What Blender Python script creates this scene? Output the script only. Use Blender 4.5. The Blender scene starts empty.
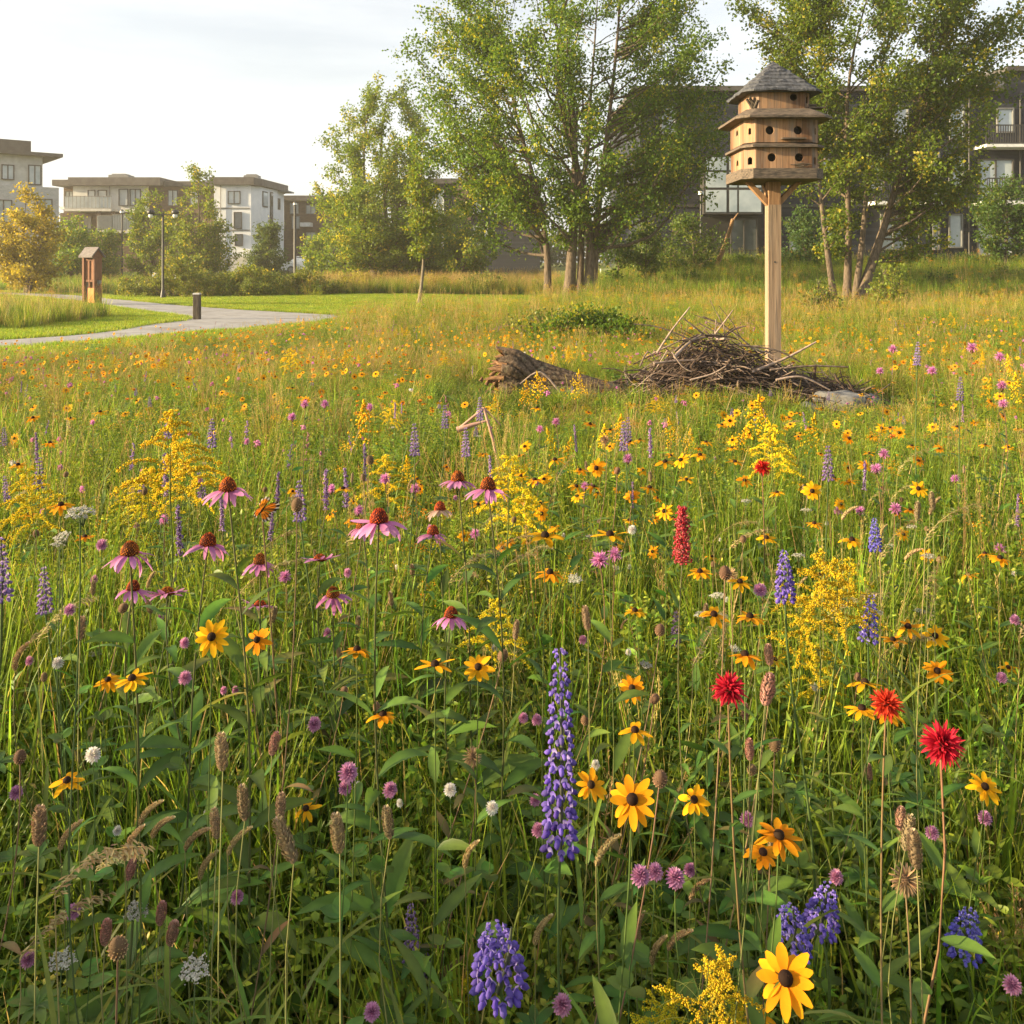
import bpy, math, random
import numpy as np
from mathutils import Vector, Matrix, Euler
from mathutils.geometry import tessellate_polygon

R = math.radians
random.seed(7)
RNG = np.random.default_rng(11)
C = bpy.context.scene.collection
SC = bpy.context.scene

# ------------------------------------------------------------------ camera, sky, sun, exposure
F, H, YH = 900.0, 1.5, 262.0          # focal length in pixels, eye height, horizon row
cam_d = bpy.data.cameras.new('camera')
cam = bpy.data.objects.new('camera', cam_d)
C.objects.link(cam)
cam.location = (0, 0, H)
cam.rotation_euler = (R(90), 0, 0)
cam_d.sensor_width = 36
cam_d.lens = 36 * F / 1024
cam_d.shift_y = -(512 - YH) / 1024
cam_d.clip_start = 0.05
cam_d.clip_end = 2000
SC.camera = cam

SUN_EL, SUN_AZ = 14.5, 99.0           # degrees above the horizon, degrees to the left of the view
SUN_STRENGTH, SKY_STRENGTH, EXPOSURE = 5.0, 0.092, 1.66
HAZE = 0.0009
sd = Vector((-math.sin(R(SUN_AZ)) * math.cos(R(SUN_EL)), math.cos(R(SUN_AZ)) * math.cos(R(SUN_EL)), math.sin(R(SUN_EL))))
sun_d = bpy.data.lights.new('sun', 'SUN')
sun_d.energy = SUN_STRENGTH
sun_d.angle = R(0.6)
sun_d.color = (1.0, 0.78, 0.45)
sun = bpy.data.objects.new('sun', sun_d)
C.objects.link(sun)
sun.location = (-30, 20, 30)
sun.rotation_euler = sd.to_track_quat('Z', 'Y').to_euler()

W = bpy.data.worlds.new('World')
SC.world = W
W.use_nodes = True
nt = W.node_tree
nt.nodes.clear()
N = nt.nodes.new
sky = N('ShaderNodeTexSky')
sky.sky_type = 'NISHITA'
sky.sun_disc = False
sky.sun_elevation = R(SUN_EL)
sky.sun_rotation = R(-SUN_AZ)
sky.air_density = 1.0
sky.dust_density = 2.5
sky.ozone_density = 1.0
hs = N('ShaderNodeHueSaturation')
hs.inputs['Saturation'].default_value = 0.62
hs.inputs['Value'].default_value = 0.88
tc = N('ShaderNodeTexCoord')
mp = N('ShaderNodeMapping')
mp.inputs['Scale'].default_value = (1.3, 1.3, 9.0)
mp.inputs['Location'].default_value = (0.35, 0.1, 0.2)
nz = N('ShaderNodeTexNoise')
nz.inputs['Scale'].default_value = 1.6
nz.inputs['Detail'].default_value = 7
nz.inputs['Roughness'].default_value = 0.55
cr = N('ShaderNodeMapRange')
cr.inputs['From Min'].default_value = 0.35
cr.inputs['From Max'].default_value = 0.8
cr.inputs['To Min'].default_value = 0.25
cr.inputs['To Max'].default_value = 0.6
mx = N('ShaderNodeMix')
mx.data_type = 'RGBA'
mx.inputs[7].default_value = (5.5, 5.42, 5.25, 1)     # thin bright evening veil (same units as the sky)
bg = N('ShaderNodeBackground')
bg.inputs['Strength'].default_value = SKY_STRENGTH
wo = N('ShaderNodeOutputWorld')
L = nt.links.new
L(sky.outputs[0], hs.inputs['Color'])
L(tc.outputs['Generated'], mp.inputs[0])
L(mp.outputs[0], nz.inputs['Vector'])
L(nz.outputs['Fac'], cr.inputs['Value'])
L(cr.outputs[0], mx.inputs[0])
L(hs.outputs[0], mx.inputs[6])
L(mx.outputs[2], bg.inputs['Color'])
L(bg.outputs[0], wo.inputs['Surface'])

SC.view_settings.view_transform = 'Standard'
SC.view_settings.look = 'None'
SC.view_settings.exposure = EXPOSURE
SC.view_settings.gamma = 1
SC.view_settings.use_curve_mapping = False
SC.render.engine = 'CYCLES'
cy = SC.cycles
cy.max_bounces = 8
cy.diffuse_bounces = 4
cy.glossy_bounces = 2
cy.transmission_bounces = 4
cy.transparent_max_bounces = 8
cy.volume_bounces = 1
cy.use_denoising = True
cy.sample_clamp_indirect = 6
cy.caustics_reflective = False
cy.caustics_refractive = False


def at(x, y, d):
    """photo pixel at a real distance -> a point of the place"""
    return Vector(((x - 512) * d / F, d, H - (y - YH) * d / F))


def sstep(a, b, v):
    t = np.clip((np.asarray(v, float) - a) / (b - a), 0, 1)
    return t * t * (3 - 2 * t)


def gh(x, y):
    """height of the terrain"""
    x = np.asarray(x, float); y = np.asarray(y, float)
    right = 1.05 * sstep(31, 43, y) * sstep(1, 8, x)
    left = 0.55 * sstep(40, 80, y) * (1 - sstep(1, 8, x))
    roll = 0.05 * np.sin(x * 0.35 + 1.0) * np.sin(y * 0.27)
    return right + left + roll * sstep(4, 10, y)


PATH = np.array([(-30, -14), (-22, -3), (-16, 5.5), (-10.9, 12.2), (-9.05, 15.8), (-7.9, 17.2), (-7.3, 18.9), (-6.9, 20.6), (-6.5, 24.0), (-8.4, 26.6),
                 (-11.8, 29.8), (-14.2, 32.4), (-17, 36.0), (-20, 39.5), (-26, 42.0), (-40, 46)], float)
PATHW = np.array([1, 1, 1, 1, 1, 1, 1.15, 1.7, 2.1, 1.7, 1.25, 1.1, 1.1, 1.2, 1.2, 1.2])


def catmull(P, n=8):
    out = []
    P = [P[0]] + list(P) + [P[-1]]
    for i in range(1, len(P) - 2):
        p0, p1, p2, p3 = (np.asarray(P[i + k], float) for k in (-1, 0, 1, 2))
        for t in np.linspace(0, 1, n, endpoint=False):
            out.append(0.5 * ((2 * p1) + (-p0 + p2) * t + (2 * p0 - 5 * p1 + 4 * p2 - p3) * t * t + (-p0 + 3 * p1 - 3 * p2 + p3) * t ** 3))
    out.append(np.asarray(P[-2], float))
    return np.array(out)


PATHC = catmull(PATH, 8)
PATHCW = np.interp(np.arange(len(PATHC)) / 8.0, np.arange(len(PATHW)), PATHW)


def path_dist(x, y):
    x = np.asarray(x, float).ravel(); y = np.asarray(y, float).ravel()
    best = np.full(len(x), 1e9)      # distance from the middle line, less what the path is wider than a metre each side
    for a, b, w in zip(PATHC[:-1], PATHC[1:], PATHCW):
        ab = b - a
        t = np.clip(((x - a[0]) * ab[0] + (y - a[1]) * ab[1]) / (ab @ ab + 1e-12), 0, 1)
        best = np.minimum(best, np.hypot(x - a[0] - t * ab[0], y - a[1] - t * ab[1]) - (w - 1))
    return best


# smooth value noise for patches
_NG = np.random.default_rng(5).random((64, 64))


def vnoise(x, y, s):
    x = np.asarray(x, float) / s + 100.3; y = np.asarray(y, float) / s + 57.7
    xi = np.floor(x).astype(int); yi = np.floor(y).astype(int)
    fx = x - xi; fy = y - yi
    fx = fx * fx * (3 - 2 * fx); fy = fy * fy * (3 - 2 * fy)
    g = lambda a, b: _NG[a % 64, b % 64]
    return (g(xi, yi) * (1 - fx) + g(xi + 1, yi) * fx) * (1 - fy) + (g(xi, yi + 1) * (1 - fx) + g(xi + 1, yi + 1) * fx) * fy


# ------------------------------------------------------------------ mesh builder
class MB:
    def __init__(s):
        s.v, s.c, s.f, s.m, s.n = [], [], [], [], 0

    def add(s, verts, faces, col=(0.5, 0.5, 0.5), mi=0):
        verts = np.asarray(verts, float).reshape(-1, 3)
        col = np.asarray(col, float)
        if col.ndim == 1:
            col = np.tile(col, (len(verts), 1))
        faces = np.asarray(faces, int)
        s.v.append(verts); s.c.append(col)
        s.f.append(faces + s.n); s.m.append(mi)
        s.n += len(verts)
        return s

    def merge(s, o, mtx=None, mi_off=0):
        for v, c, f, m, in zip(o.v, o.c, o.f, o.m):
            pass
        V = np.concatenate(o.v)
        if mtx is not None:
            A = np.array(mtx)
            V = V @ A[:3, :3].T + A[:3, 3]
        base = s.n
        s.v.append(V); s.c.append(np.concatenate(o.c))
        for f, m in zip(o.f, o.m):
            s.f.append(f + base); s.m.append(m + mi_off)
        s.n += len(V)
        return s

    def mesh(s, name, mats, smooth=True):
        V = np.concatenate(s.v); Cc = np.concatenate(s.c)
        me = bpy.data.meshes.new(name)
        loops = np.concatenate([f.ravel() for f in s.f])
        tot = np.concatenate([np.full(f.shape[0], f.shape[1]) for f in s.f])
        mi = np.concatenate([np.full(f.shape[0], m) for f, m in zip(s.f, s.m)])
        me.vertices.add(len(V)); me.vertices.foreach_set('co', V.astype(np.float32).ravel())
        me.loops.add(len(loops)); me.loops.foreach_set('vertex_index', loops.astype(np.int32))
        me.polygons.add(len(tot))
        me.polygons.foreach_set('loop_start', np.concatenate([[0], np.cumsum(tot)[:-1]]).astype(np.int32))
        me.polygons.foreach_set('loop_total', tot.astype(np.int32))
        me.polygons.foreach_set('material_index', mi.astype(np.int32))
        me.polygons.foreach_set('use_smooth', np.full(len(tot), smooth))
        a = me.attributes.new('col', 'FLOAT_COLOR', 'POINT')
        a.data.foreach_set('color', np.concatenate([Cc, np.ones((len(Cc), 1))], 1).astype(np.float32).ravel())
        for m in (mats if isinstance(mats, (list, tuple)) else [mats]):
            me.materials.append(m)
        me.update(calc_edges=True)
        me.validate()
        return me


def box(b, x0, y0, z0, x1, y1, z1, col=(.5, .5, .5), mi=0):
    v = [(x0, y0, z0), (x1, y0, z0), (x1, y1, z0), (x0, y1, z0), (x0, y0, z1), (x1, y0, z1), (x1, y1, z1), (x0, y1, z1)]
    f = [(0, 3, 2, 1), (4, 5, 6, 7), (0, 1, 5, 4), (1, 2, 6, 5), (2, 3, 7, 6), (3, 0, 4, 7)]
    return b.add(v, f, col, mi)


def prism(b, pts, z0, z1, col=(.5, .5, .5), mi=0, top_scale=1.0):
    """vertical prism over a convex polygon"""
    n = len(pts)
    v = [(x, y, z0) for x, y in pts] + [(x * top_scale, y * top_scale, z1) for x, y in pts]
    b.add(v, [(i, (i + 1) % n, n + (i + 1) % n, n + i) for i in range(n)], col, mi)
    b.add([(x, y, z0) for x, y in pts][::-1], [tuple(range(n))], col, mi)
    b.add([(x * top_scale, y * top_scale, z1) for x, y in pts], [tuple(range(n))], col, mi)
    return b


def tube(b, pts, rad, sides=6, col=(.5, .5, .5), mi=0, cap=True):
    pts = np.asarray(pts, float); n = len(pts)
    rad = np.broadcast_to(np.asarray(rad, float), (n,))
    tg = np.gradient(pts, axis=0)
    tg /= np.linalg.norm(tg, axis=1)[:, None] + 1e-12
    ref = np.array([0.0, 0, 1]) if abs(tg[0][2]) < 0.9 else np.array([1.0, 0, 0])
    u = np.cross(tg, ref); u /= np.linalg.norm(u, axis=1)[:, None] + 1e-9
    w = np.cross(tg, u)
    a = np.linspace(0, 2 * np.pi, sides, endpoint=False)
    ring = (np.cos(a)[None, :, None] * u[:, None, :] + np.sin(a)[None, :, None] * w[:, None, :]) * rad[:, None, None] + pts[:, None, :]
    i = np.arange(n - 1)[:, None] * sides; j = np.arange(sides)[None, :]; k = (j + 1) % sides
    f = np.stack([i + j, i + k, i + k + sides, i + j + sides], -1).reshape(-1, 4)
    col = np.asarray(col, float)
    if col.ndim == 2:
        col = np.repeat(col, sides, 0)
    b.add(ring.reshape(-1, 3), f, col, mi)
    if cap:
        c2 = col if col.ndim == 1 else col[-sides:]
        c1 = col if col.ndim == 1 else col[:sides]
        b.add(ring[-1], [tuple(range(sides))][::1], c2, mi)
        b.add(ring[0][::-1], [tuple(range(sides))], c1, mi)
    return b


def lathe(b, prof, sides=12, col=(.5, .5, .5), mi=0, z=0):
    """prof: (radius, height) pairs"""
    prof = np.asarray(prof, float)
    a = np.linspace(0, 2 * np.pi, sides, endpoint=False)
    v = np.stack([prof[:, 0][:, None] * np.cos(a), prof[:, 0][:, None] * np.sin(a), np.repeat(prof[:, 1][:, None], sides, 1) + z], -1).reshape(-1, 3)
    n = len(prof)
    i = np.arange(n - 1)[:, None] * sides; j = np.arange(sides)[None, :]; k = (j + 1) % sides
    f = np.stack([i + j, i + k, i + k + sides, i + j + sides], -1).reshape(-1, 4)
    col = np.asarray(col, float)
    if col.ndim == 2:
        col = np.repeat(col, sides, 0)
    return b.add(v, f, col, mi)


def jitter(col, n, rng, amt=0.2, hue=0.1):
    col = np.asarray(col, float)
    k = 1 + rng.normal(0, amt, (n, 1))
    h = 1 + rng.normal(0, hue, (n, 3))
    return np.clip(col * k * h, 0.004, 0.95)


PROF_LANCE = np.array([0.12, 0.75, 1.0, 0.85, 0.5, 0.02])
PROF_PETAL = np.array([0.35, 0.75, 1.0, 1.0, 0.8, 0.25])
PROF_OVAL = np.array([0.1, 0.8, 1.0, 0.95, 0.65, 0.05])
PROF_STRAP = np.array([0.8, 1.0, 0.95, 0.8, 0.55, 0.03])


def blades(b, base, az, elev, length, width, arch, col0, col1, prof=PROF_LANCE, fold=0.25, mi=0, roll=None, rib=1.0):
    """n curved leaf blades at once: base (n,3), azimuth, start elevation, length, half-width, arch (how far the elevation
    falls along the blade), colours (n,3) at base and tip; a folded mid-rib"""
    base = np.asarray(base, float); n = len(base)
    az, elev, length, width, arch = (np.broadcast_to(np.asarray(q, float), (n,)) for q in (az, elev, length, width, arch))
    k = len(prof)
    pos = base.copy()
    side = np.stack([-np.sin(az), np.cos(az), np.zeros(n)], 1)
    if roll is not None:
        roll = np.broadcast_to(np.asarray(roll, float), (n,))
    rings, cols = [], []
    e = elev.copy()
    for i in range(k):
        t = i / (k - 1)
        dirv = np.stack([np.cos(az) * np.cos(e), np.sin(az) * np.cos(e), np.sin(e)], 1)
        nrm = np.cross(dirv, side)
        s_ = side if roll is None else side * np.cos(roll)[:, None] + nrm * np.sin(roll)[:, None]
        n_ = nrm if roll is None else np.cross(dirv, s_)
        w = (width * prof[i])[:, None]
        rings.append(np.stack([pos + s_ * w - n_ * w * 0 , pos + n_ * w * fold * -1.0, pos - s_ * w], 1))
        cc_ = np.repeat(((1 - t) * col0 + t * col1)[:, None, :], 3, 1)
        cc_[:, 1] *= rib
        cols.append(cc_)
        pos = pos + dirv * (length / (k - 1))[:, None]
        e = e - arch / (k - 1)
    V = np.stack(rings, 1).reshape(n, k * 3, 3); CC = np.stack(cols, 1).reshape(n, k * 3, 3)
    f = []
    for i in range(k - 1):
        for j in (0, 1):
            a = i * 3 + j
            f.append((a, a + 1, a + 4, a + 3))
    f = np.array(f)
    Fc = (f[None] + (np.arange(n) * k * 3)[:, None, None]).reshape(-1, 4)
    return b.add(V.reshape(-1, 3), Fc, CC.reshape(-1, 3), mi)


def ribbons(b, base, az, length, width, lean, bend, col0, col1, segs=4, mi=0):
    """grass: n thin ribbons; cheaper than blades"""
    base = np.asarray(base, float); n = len(base)
    az, length, width, lean, bend = (np.broadcast_to(np.asarray(q, float), (n,)) for q in (az, length, width, lean, bend))
    side = np.stack([-np.sin(az), np.cos(az), np.zeros(n)], 1)
    pos = base.copy(); rings, cols = [], []
    for i in range(segs + 1):
        t = i / segs
        e = np.pi / 2 - lean - bend * t * t
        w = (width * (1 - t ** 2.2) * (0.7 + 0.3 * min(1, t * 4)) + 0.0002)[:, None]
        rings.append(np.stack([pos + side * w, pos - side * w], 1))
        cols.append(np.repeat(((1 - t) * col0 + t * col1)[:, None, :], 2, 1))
        dirv = np.stack([np.cos(az) * np.cos(e), np.sin(az) * np.cos(e), np.sin(e)], 1)
        pos = pos + dirv * (length / segs)[:, None]
    k = segs + 1
    V = np.stack(rings, 1).reshape(n, k * 2, 3); CC = np.stack(cols, 1).reshape(n, k * 2, 3)
    f = np.array([(2 * i, 2 * i + 1, 2 * i + 3, 2 * i + 2) for i in range(segs)])
    Fc = (f[None] + (np.arange(n) * k * 2)[:, None, None]).reshape(-1, 4)
    b.add(V.reshape(-1, 3), Fc, CC.reshape(-1, 3), mi)
    return pos                        # the tips


OCT_V = np.array([(1, 0, 0), (-1, 0, 0), (0, 1, 0), (0, -1, 0), (0, 0, 1), (0, 0, -1)], float)
OCT_F = np.array([(0, 2, 4), (2, 1, 4), (1, 3, 4), (3, 0, 4), (2, 0, 5), (1, 2, 5), (3, 1, 5), (0, 3, 5)])


def octs(b, pos, rad, col, mi=0, stretch=None):
    """n little eight-sided grains; stretch (n,3) per-axis"""
    pos = np.asarray(pos, float); n = len(pos)
    rad = np.broadcast_to(np.asarray(rad, float), (n,))
    q = OCT_V[None] * rad[:, None, None]
    if stretch is not None:
        q = q * np.asarray(stretch)[:, None, :]
    V = q + pos[:, None]
    col = np.asarray(col, float)
    col = np.repeat(col[:, None], 6, 1).reshape(-1, 3) if col.ndim == 2 else col
    return b.add(V.reshape(-1, 3), (OCT_F[None] + (np.arange(n) * 6)[:, None, None]).reshape(-1, 3), col, mi)


def ball(b, c, r, col, seg=10, rings=7, mi=0, sx=1, sy=1, sz=1):
    a = np.linspace(0, np.pi, rings)
    prof = np.stack([np.sin(a) * r, -np.cos(a) * r], 1)
    bb = MB(); lathe(bb, prof, seg, col)
    V = bb.v[0] * (sx, sy, sz) + np.asarray(c, float)
    return b.add(V, bb.f[0], bb.c[0], mi)


# ------------------------------------------------------------------ materials
def new_mat(name):
    m = bpy.data.materials.new(name); m.use_nodes = True
    t = m.node_tree
    return m, t, t.nodes, t.links.new, t.nodes['Principled BSDF'], t.nodes['Material Output']


def leaf_mat(name, transl=0.4, rough=0.5, hue_amt=0.05, val_amt=0.45, spec=0.35, boost=(1.25, 1.2, 0.8), vein=0.0):
    """plant tissue: own colour from the mesh, varied per plant; light passes through it"""
    m, t, nd, ln, p, out = new_mat(name)
    a = nd.new('ShaderNodeAttribute'); a.attribute_name = 'col'
    oi = nd.new('ShaderNodeObjectInfo')
    h = nd.new('ShaderNodeHueSaturation')
    mr = nd.new('ShaderNodeMapRange'); mr.inputs['To Min'].default_value = 0.5 - hue_amt; mr.inputs['To Max'].default_value = 0.5 + hue_amt
    ln(oi.outputs['Random'], mr.inputs['Value'])
    ml = nd.new('ShaderNodeMath'); ml.operation = 'MULTIPLY'; ml.inputs[1].default_value = 7.31
    fr = nd.new('ShaderNodeMath'); fr.operation = 'FRACT'
    ln(oi.outputs['Random'], ml.inputs[0]); ln(ml.outputs[0], fr.inputs[0])
    mv = nd.new('ShaderNodeMapRange'); mv.inputs['To Min'].default_value = 1 - val_amt * 0.5; mv.inputs['To Max'].default_value = 1 + val_amt * 0.5
    ln(fr.outputs[0], mv.inputs['Value'])
    ln(mr.outputs[0], h.inputs['Hue']); ln(mv.outputs[0], h.inputs['Value'])
    ln(a.outputs['Color'], h.inputs['Color'])
    n2 = nd.new('ShaderNodeTexNoise'); n2.inputs['Scale'].default_value = 60; n2.inputs['Detail'].default_value = 3
    tcn = nd.new('ShaderNodeTexCoord'); ln(tcn.outputs['Object'], n2.inputs['Vector'])
    r2 = nd.new('ShaderNodeMapRange'); r2.inputs['To Min'].default_value = 0.72; r2.inputs['To Max'].default_value = 1.28
    ln(n2.outputs['Fac'], r2.inputs['Value'])
    mu = nd.new('ShaderNodeMix'); mu.data_type = 'RGBA'; mu.blend_type = 'MULTIPLY'; mu.inputs[0].default_value = 1
    ln(h.outputs[0], mu.inputs[6]); ln(r2.outputs[0], mu.inputs[7])
    p.inputs['Roughness'].default_value = rough
    p.inputs['Specular IOR Level'].default_value = spec
    ln(mu.outputs[2], p.inputs['Base Color'])
    tr = nd.new('ShaderNodeBsdfTranslucent')
    bo = nd.new('ShaderNodeMix'); bo.data_type = 'RGBA'; bo.blend_type = 'MULTIPLY'; bo.inputs[0].default_value = 1
    bo.inputs[7].default_value = (*boost, 1)
    ln(mu.outputs[2], bo.inputs[6]); ln(bo.outputs[2], tr.inputs['Color'])
    mix = nd.new('ShaderNodeMixShader'); mix.inputs[0].default_value = transl
    ln(p.outputs[0], mix.inputs[1]); ln(tr.outputs[0], mix.inputs[2]); ln(mix.outputs[0], out.inputs['Surface'])
    return m


def add_stain(t, src, dst, tcn, scale, stretch, col, lo, hi, amt):
    """weather marks with a shape of their own: runs, lichen, worn patches"""
    nd, ln = t.nodes, t.links.new
    m2 = nd.new('ShaderNodeMapping'); m2.inputs['Scale'].default_value = stretch; ln(tcn.outputs['Object'], m2.inputs[0])
    n2 = nd.new('ShaderNodeTexNoise'); n2.inputs['Scale'].default_value = scale; n2.inputs['Detail'].default_value = 7; n2.inputs['Roughness'].default_value = 0.65
    ln(m2.outputs[0], n2.inputs['Vector'])
    r2 = nd.new('ShaderNodeMapRange'); r2.inputs['From Min'].default_value = lo; r2.inputs['From Max'].default_value = hi; r2.inputs['To Max'].default_value = amt
    ln(n2.outputs['Fac'], r2.inputs['Value'])
    mx_ = nd.new('ShaderNodeMix'); mx_.data_type = 'RGBA'; mx_.inputs[7].default_value = (*col, 1)
    ln(r2.outputs[0], mx_.inputs[0]); ln(src, mx_.inputs[6]); ln(mx_.outputs[2], dst)


def noise_mat(name, c1, c2, scale=8, detail=6, rough=0.8, stretch=(1, 1, 1), bump=0.3, lo=0.35, hi=0.65, spec=0.3, metal=0.0, bscale=None, coords='Object', stain=None):
    m, t, nd, ln, p, out = new_mat(name)
    tcn = nd.new('ShaderNodeTexCoord'); mpn = nd.new('ShaderNodeMapping'); mpn.inputs['Scale'].default_value = stretch
    ln(tcn.outputs[coords], mpn.inputs[0])
    n = nd.new('ShaderNodeTexNoise'); n.inputs['Scale'].default_value = scale; n.inputs['Detail'].default_value = detail
    n.inputs['Roughness'].default_value = 0.6
    ln(mpn.outputs[0], n.inputs['Vector'])
    r = nd.new('ShaderNodeValToRGB')
    r.color_ramp.elements[0].position = lo; r.color_ramp.elements[1].position = hi
    r.color_ramp.elements[0].color = (*c1, 1); r.color_ramp.elements[1].color = (*c2, 1)
    ln(n.outputs['Fac'], r.inputs[0]); ln(r.outputs[0], p.inputs['Base Color'])
    if stain:
        add_stain(t, r.outputs[0], p.inputs['Base Color'], tcn, *stain)
    p.inputs['Roughness'].default_value = rough; p.inputs['Specular IOR Level'].default_value = spec; p.inputs['Metallic'].default_value = metal
    if bump:
        bn = nd.new('ShaderNodeBump'); bn.inputs['Strength'].default_value = bump; bn.inputs['Distance'].default_value = 0.02
        n3 = n
        if bscale:
            n3 = nd.new('ShaderNodeTexNoise'); n3.inputs['Scale'].default_value = bscale; n3.inputs['Detail'].default_value = 4
            ln(mpn.outputs[0], n3.inputs['Vector'])
        ln(n3.outputs['Fac'], bn.inputs['Height']); ln(bn.outputs[0], p.inputs['Normal'])
    return m


def plank_mat(name, c1, c2, width=0.09, axis='X', rough=0.75, gap=0.06, stain=None):
    """vertical boards: tone per board, grain and dark joints"""
    m, t, nd, ln, p, out = new_mat(name)
    tcn = nd.new('ShaderNodeTexCoord'); sp = nd.new('ShaderNodeSeparateXYZ')
    ln(tcn.outputs['Object'], sp.inputs[0])
    ad = nd.new('ShaderNodeMath'); ad.operation = 'ADD'
    if axis == 'XY':
        ln(sp.outputs['X'], ad.inputs[0]); ln(sp.outputs['Y'], ad.inputs[1])
    else:
        ln(sp.outputs[axis], ad.inputs[0]); ad.inputs[1].default_value = 0
    dv = nd.new('ShaderNodeMath'); dv.operation = 'DIVIDE'; dv.inputs[1].default_value = width; ln(ad.outputs[0], dv.inputs[0])
    fl = nd.new('ShaderNodeMath'); fl.operation = 'FLOOR'; ln(dv.outputs[0], fl.inputs[0])
    frc = nd.new('ShaderNodeMath'); frc.operation = 'FRACT'; ln(dv.outputs[0], frc.inputs[0])
    wn = nd.new('ShaderNodeTexWhiteNoise'); wn.noise_dimensions = '1D'; ln(fl.outputs[0], wn.inputs['W'])
    mpn = nd.new('ShaderNodeMapping'); mpn.inputs['Scale'].default_value = (30, 30, 2.2) if axis != 'Z' else (2.2, 2.2, 30)
    ln(tcn.outputs['Object'], mpn.inputs[0])
    n = nd.new('ShaderNodeTexNoise'); n.inputs['Scale'].default_value = 2.0; n.inputs['Detail'].default_value = 6
    ln(mpn.outputs[0], n.inputs['Vector'])
    s = nd.new('ShaderNodeMath'); s.operation = 'ADD'; ln(wn.outputs['Value'], s.inputs[0]); ln(n.outputs['Fac'], s.inputs[1])
    r = nd.new('ShaderNodeValToRGB'); r.color_ramp.elements[0].position = 0.35; r.color_ramp.elements[1].position = 1.3 / 1.5
    r.color_ramp.elements[0].color = (*c1, 1); r.color_ramp.elements[1].color = (*c2, 1)
    h = nd.new('ShaderNodeMath'); h.operation = 'MULTIPLY'; h.inputs[1].default_value = 0.62; ln(s.outputs[0], h.inputs[0]); ln(h.outputs[0], r.inputs[0])
    lt = nd.new('ShaderNodeMath'); lt.operation = 'GREATER_THAN'; lt.inputs[1].default_value = gap; ln(frc.outputs[0], lt.inputs[0])
    mr = nd.new('ShaderNodeMapRange'); mr.inputs['To Min'].default_value = 0.35; ln(lt.outputs[0], mr.inputs['Value'])
    mu = nd.new('ShaderNodeMix'); mu.data_type = 'RGBA'; mu.blend_type = 'MULTIPLY'; mu.inputs[0].default_value = 1
    ln(r.outputs[0], mu.inputs[6]); ln(mr.outputs[0], mu.inputs[7]); ln(mu.outputs[2], p.inputs['Base Color'])
    if stain:
        add_stain(t, mu.outputs[2], p.inputs['Base Color'], tcn, *stain)
    bn = nd.new('ShaderNodeBump'); bn.inputs['Strength'].default_value = 0.5; bn.inputs['Distance'].default_value = 0.006
    ln(lt.outputs[0], bn.inputs['Height']); ln(bn.outputs[0], p.inputs['Normal'])
    p.inputs['Roughness'].default_value = rough; p.inputs['Specular IOR Level'].default_value = 0.25
    return m


def flat_mat(name, col, rough=0.6, metal=0, spec=0.4):
    return noise_mat(name, tuple(c * 0.86 for c in col), tuple(min(0.95, c * 1.12) for c in col), 6, 5, rough, bump=0.05, spec=spec, metal=metal)


MT = {}
MT['grass'] = leaf_mat('grass_blade', 0.5, 0.45, 0.025, 0.5, 0.25)
MT['leaf'] = leaf_mat('plant_leaf', 0.42, 0.45, 0.022, 0.5, 0.28)
MT['tree'] = leaf_mat('tree_leaf', 0.5, 0.45, 0.012, 0.2, 0.3, boost=(1.5, 1.3, 0.5))
MT['petal'] = leaf_mat('flower_petal', 0.42, 0.75, 0.012, 0.32, 0.1, boost=(1.1, 1.05, 1.0))
MT['seed'] = leaf_mat('seed_head', 0.2, 0.8, 0.015, 0.35, 0.15, boost=(1.1, 1.0, 0.9))
MT['stem'] = leaf_mat('plant_stem', 0.15, 0.6, 0.02, 0.3, 0.25, boost=(1.1, 1.1, 0.9))
MT['bark'] = noise_mat('bark', (0.055, 0.04, 0.028), (0.17, 0.13, 0.095), 9, 8, 0.9, (3, 3, 0.5), 0.8)
MT['bark_pale'] = noise_mat('pale_bark', (0.10, 0.08, 0.06), (0.24, 0.2, 0.15), 9, 8, 0.9, (3, 3, 0.5), 0.6)


# ------------------------------------------------------------------ objects
def tag(o, label=None, cat=None, group=None, kind=None):
    if label: o['label'] = label
    if cat and not kind: o['kind'] = 'thing'
    if cat: o['category'] = cat
    if group: o['group'] = group
    if kind: o['kind'] = kind
    return o


def obj(name, mesh, parent=None):
    o = bpy.data.objects.new(name, mesh); C.objects.link(o)
    if parent: o.parent = parent
    return o


def part(name, b, mats, parent=None, smooth=True):
    return obj(name, b.mesh(name, mats, smooth), parent)


def empty(name, loc, label, cat, group=None, rz=0, size=0.2):
    o = bpy.data.objects.new(name, None); C.objects.link(o)
    o.location = loc; o.rotation_euler = (0, 0, rz); o.empty_display_size = size
    return tag(o, label, cat, group)
# ------------------------------------------------------------------ the ground
gx = np.unique(np.concatenate([np.linspace(-400, -60, 12), np.linspace(-60, 60, 81), np.linspace(60, 400, 12)]))
gy = np.unique(np.concatenate([np.linspace(-60, -4, 8), np.linspace(-4, 90, 95), np.linspace(90, 600, 14)]))
GX, GY = np.meshgrid(gx, gy)
GZ = gh(GX, GY)
gb = MB()
nx, ny = len(gx), len(gy)
ii, jj = np.meshgrid(np.arange(nx - 1), np.arange(ny - 1))
q = (jj * nx + ii).ravel()
gb.add(np.stack([GX.ravel(), GY.ravel(), GZ.ravel()], 1), np.stack([q, q + 1, q + nx + 1, q + nx], 1), (0.05, 0.08, 0.02))
MT['ground'] = noise_mat('short_grass_ground', (0.06, 0.085, 0.018), (0.16, 0.17, 0.042), 0.9, 10, 0.95, bump=0.6, lo=0.3, hi=0.7, spec=0.1, bscale=40)
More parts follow.
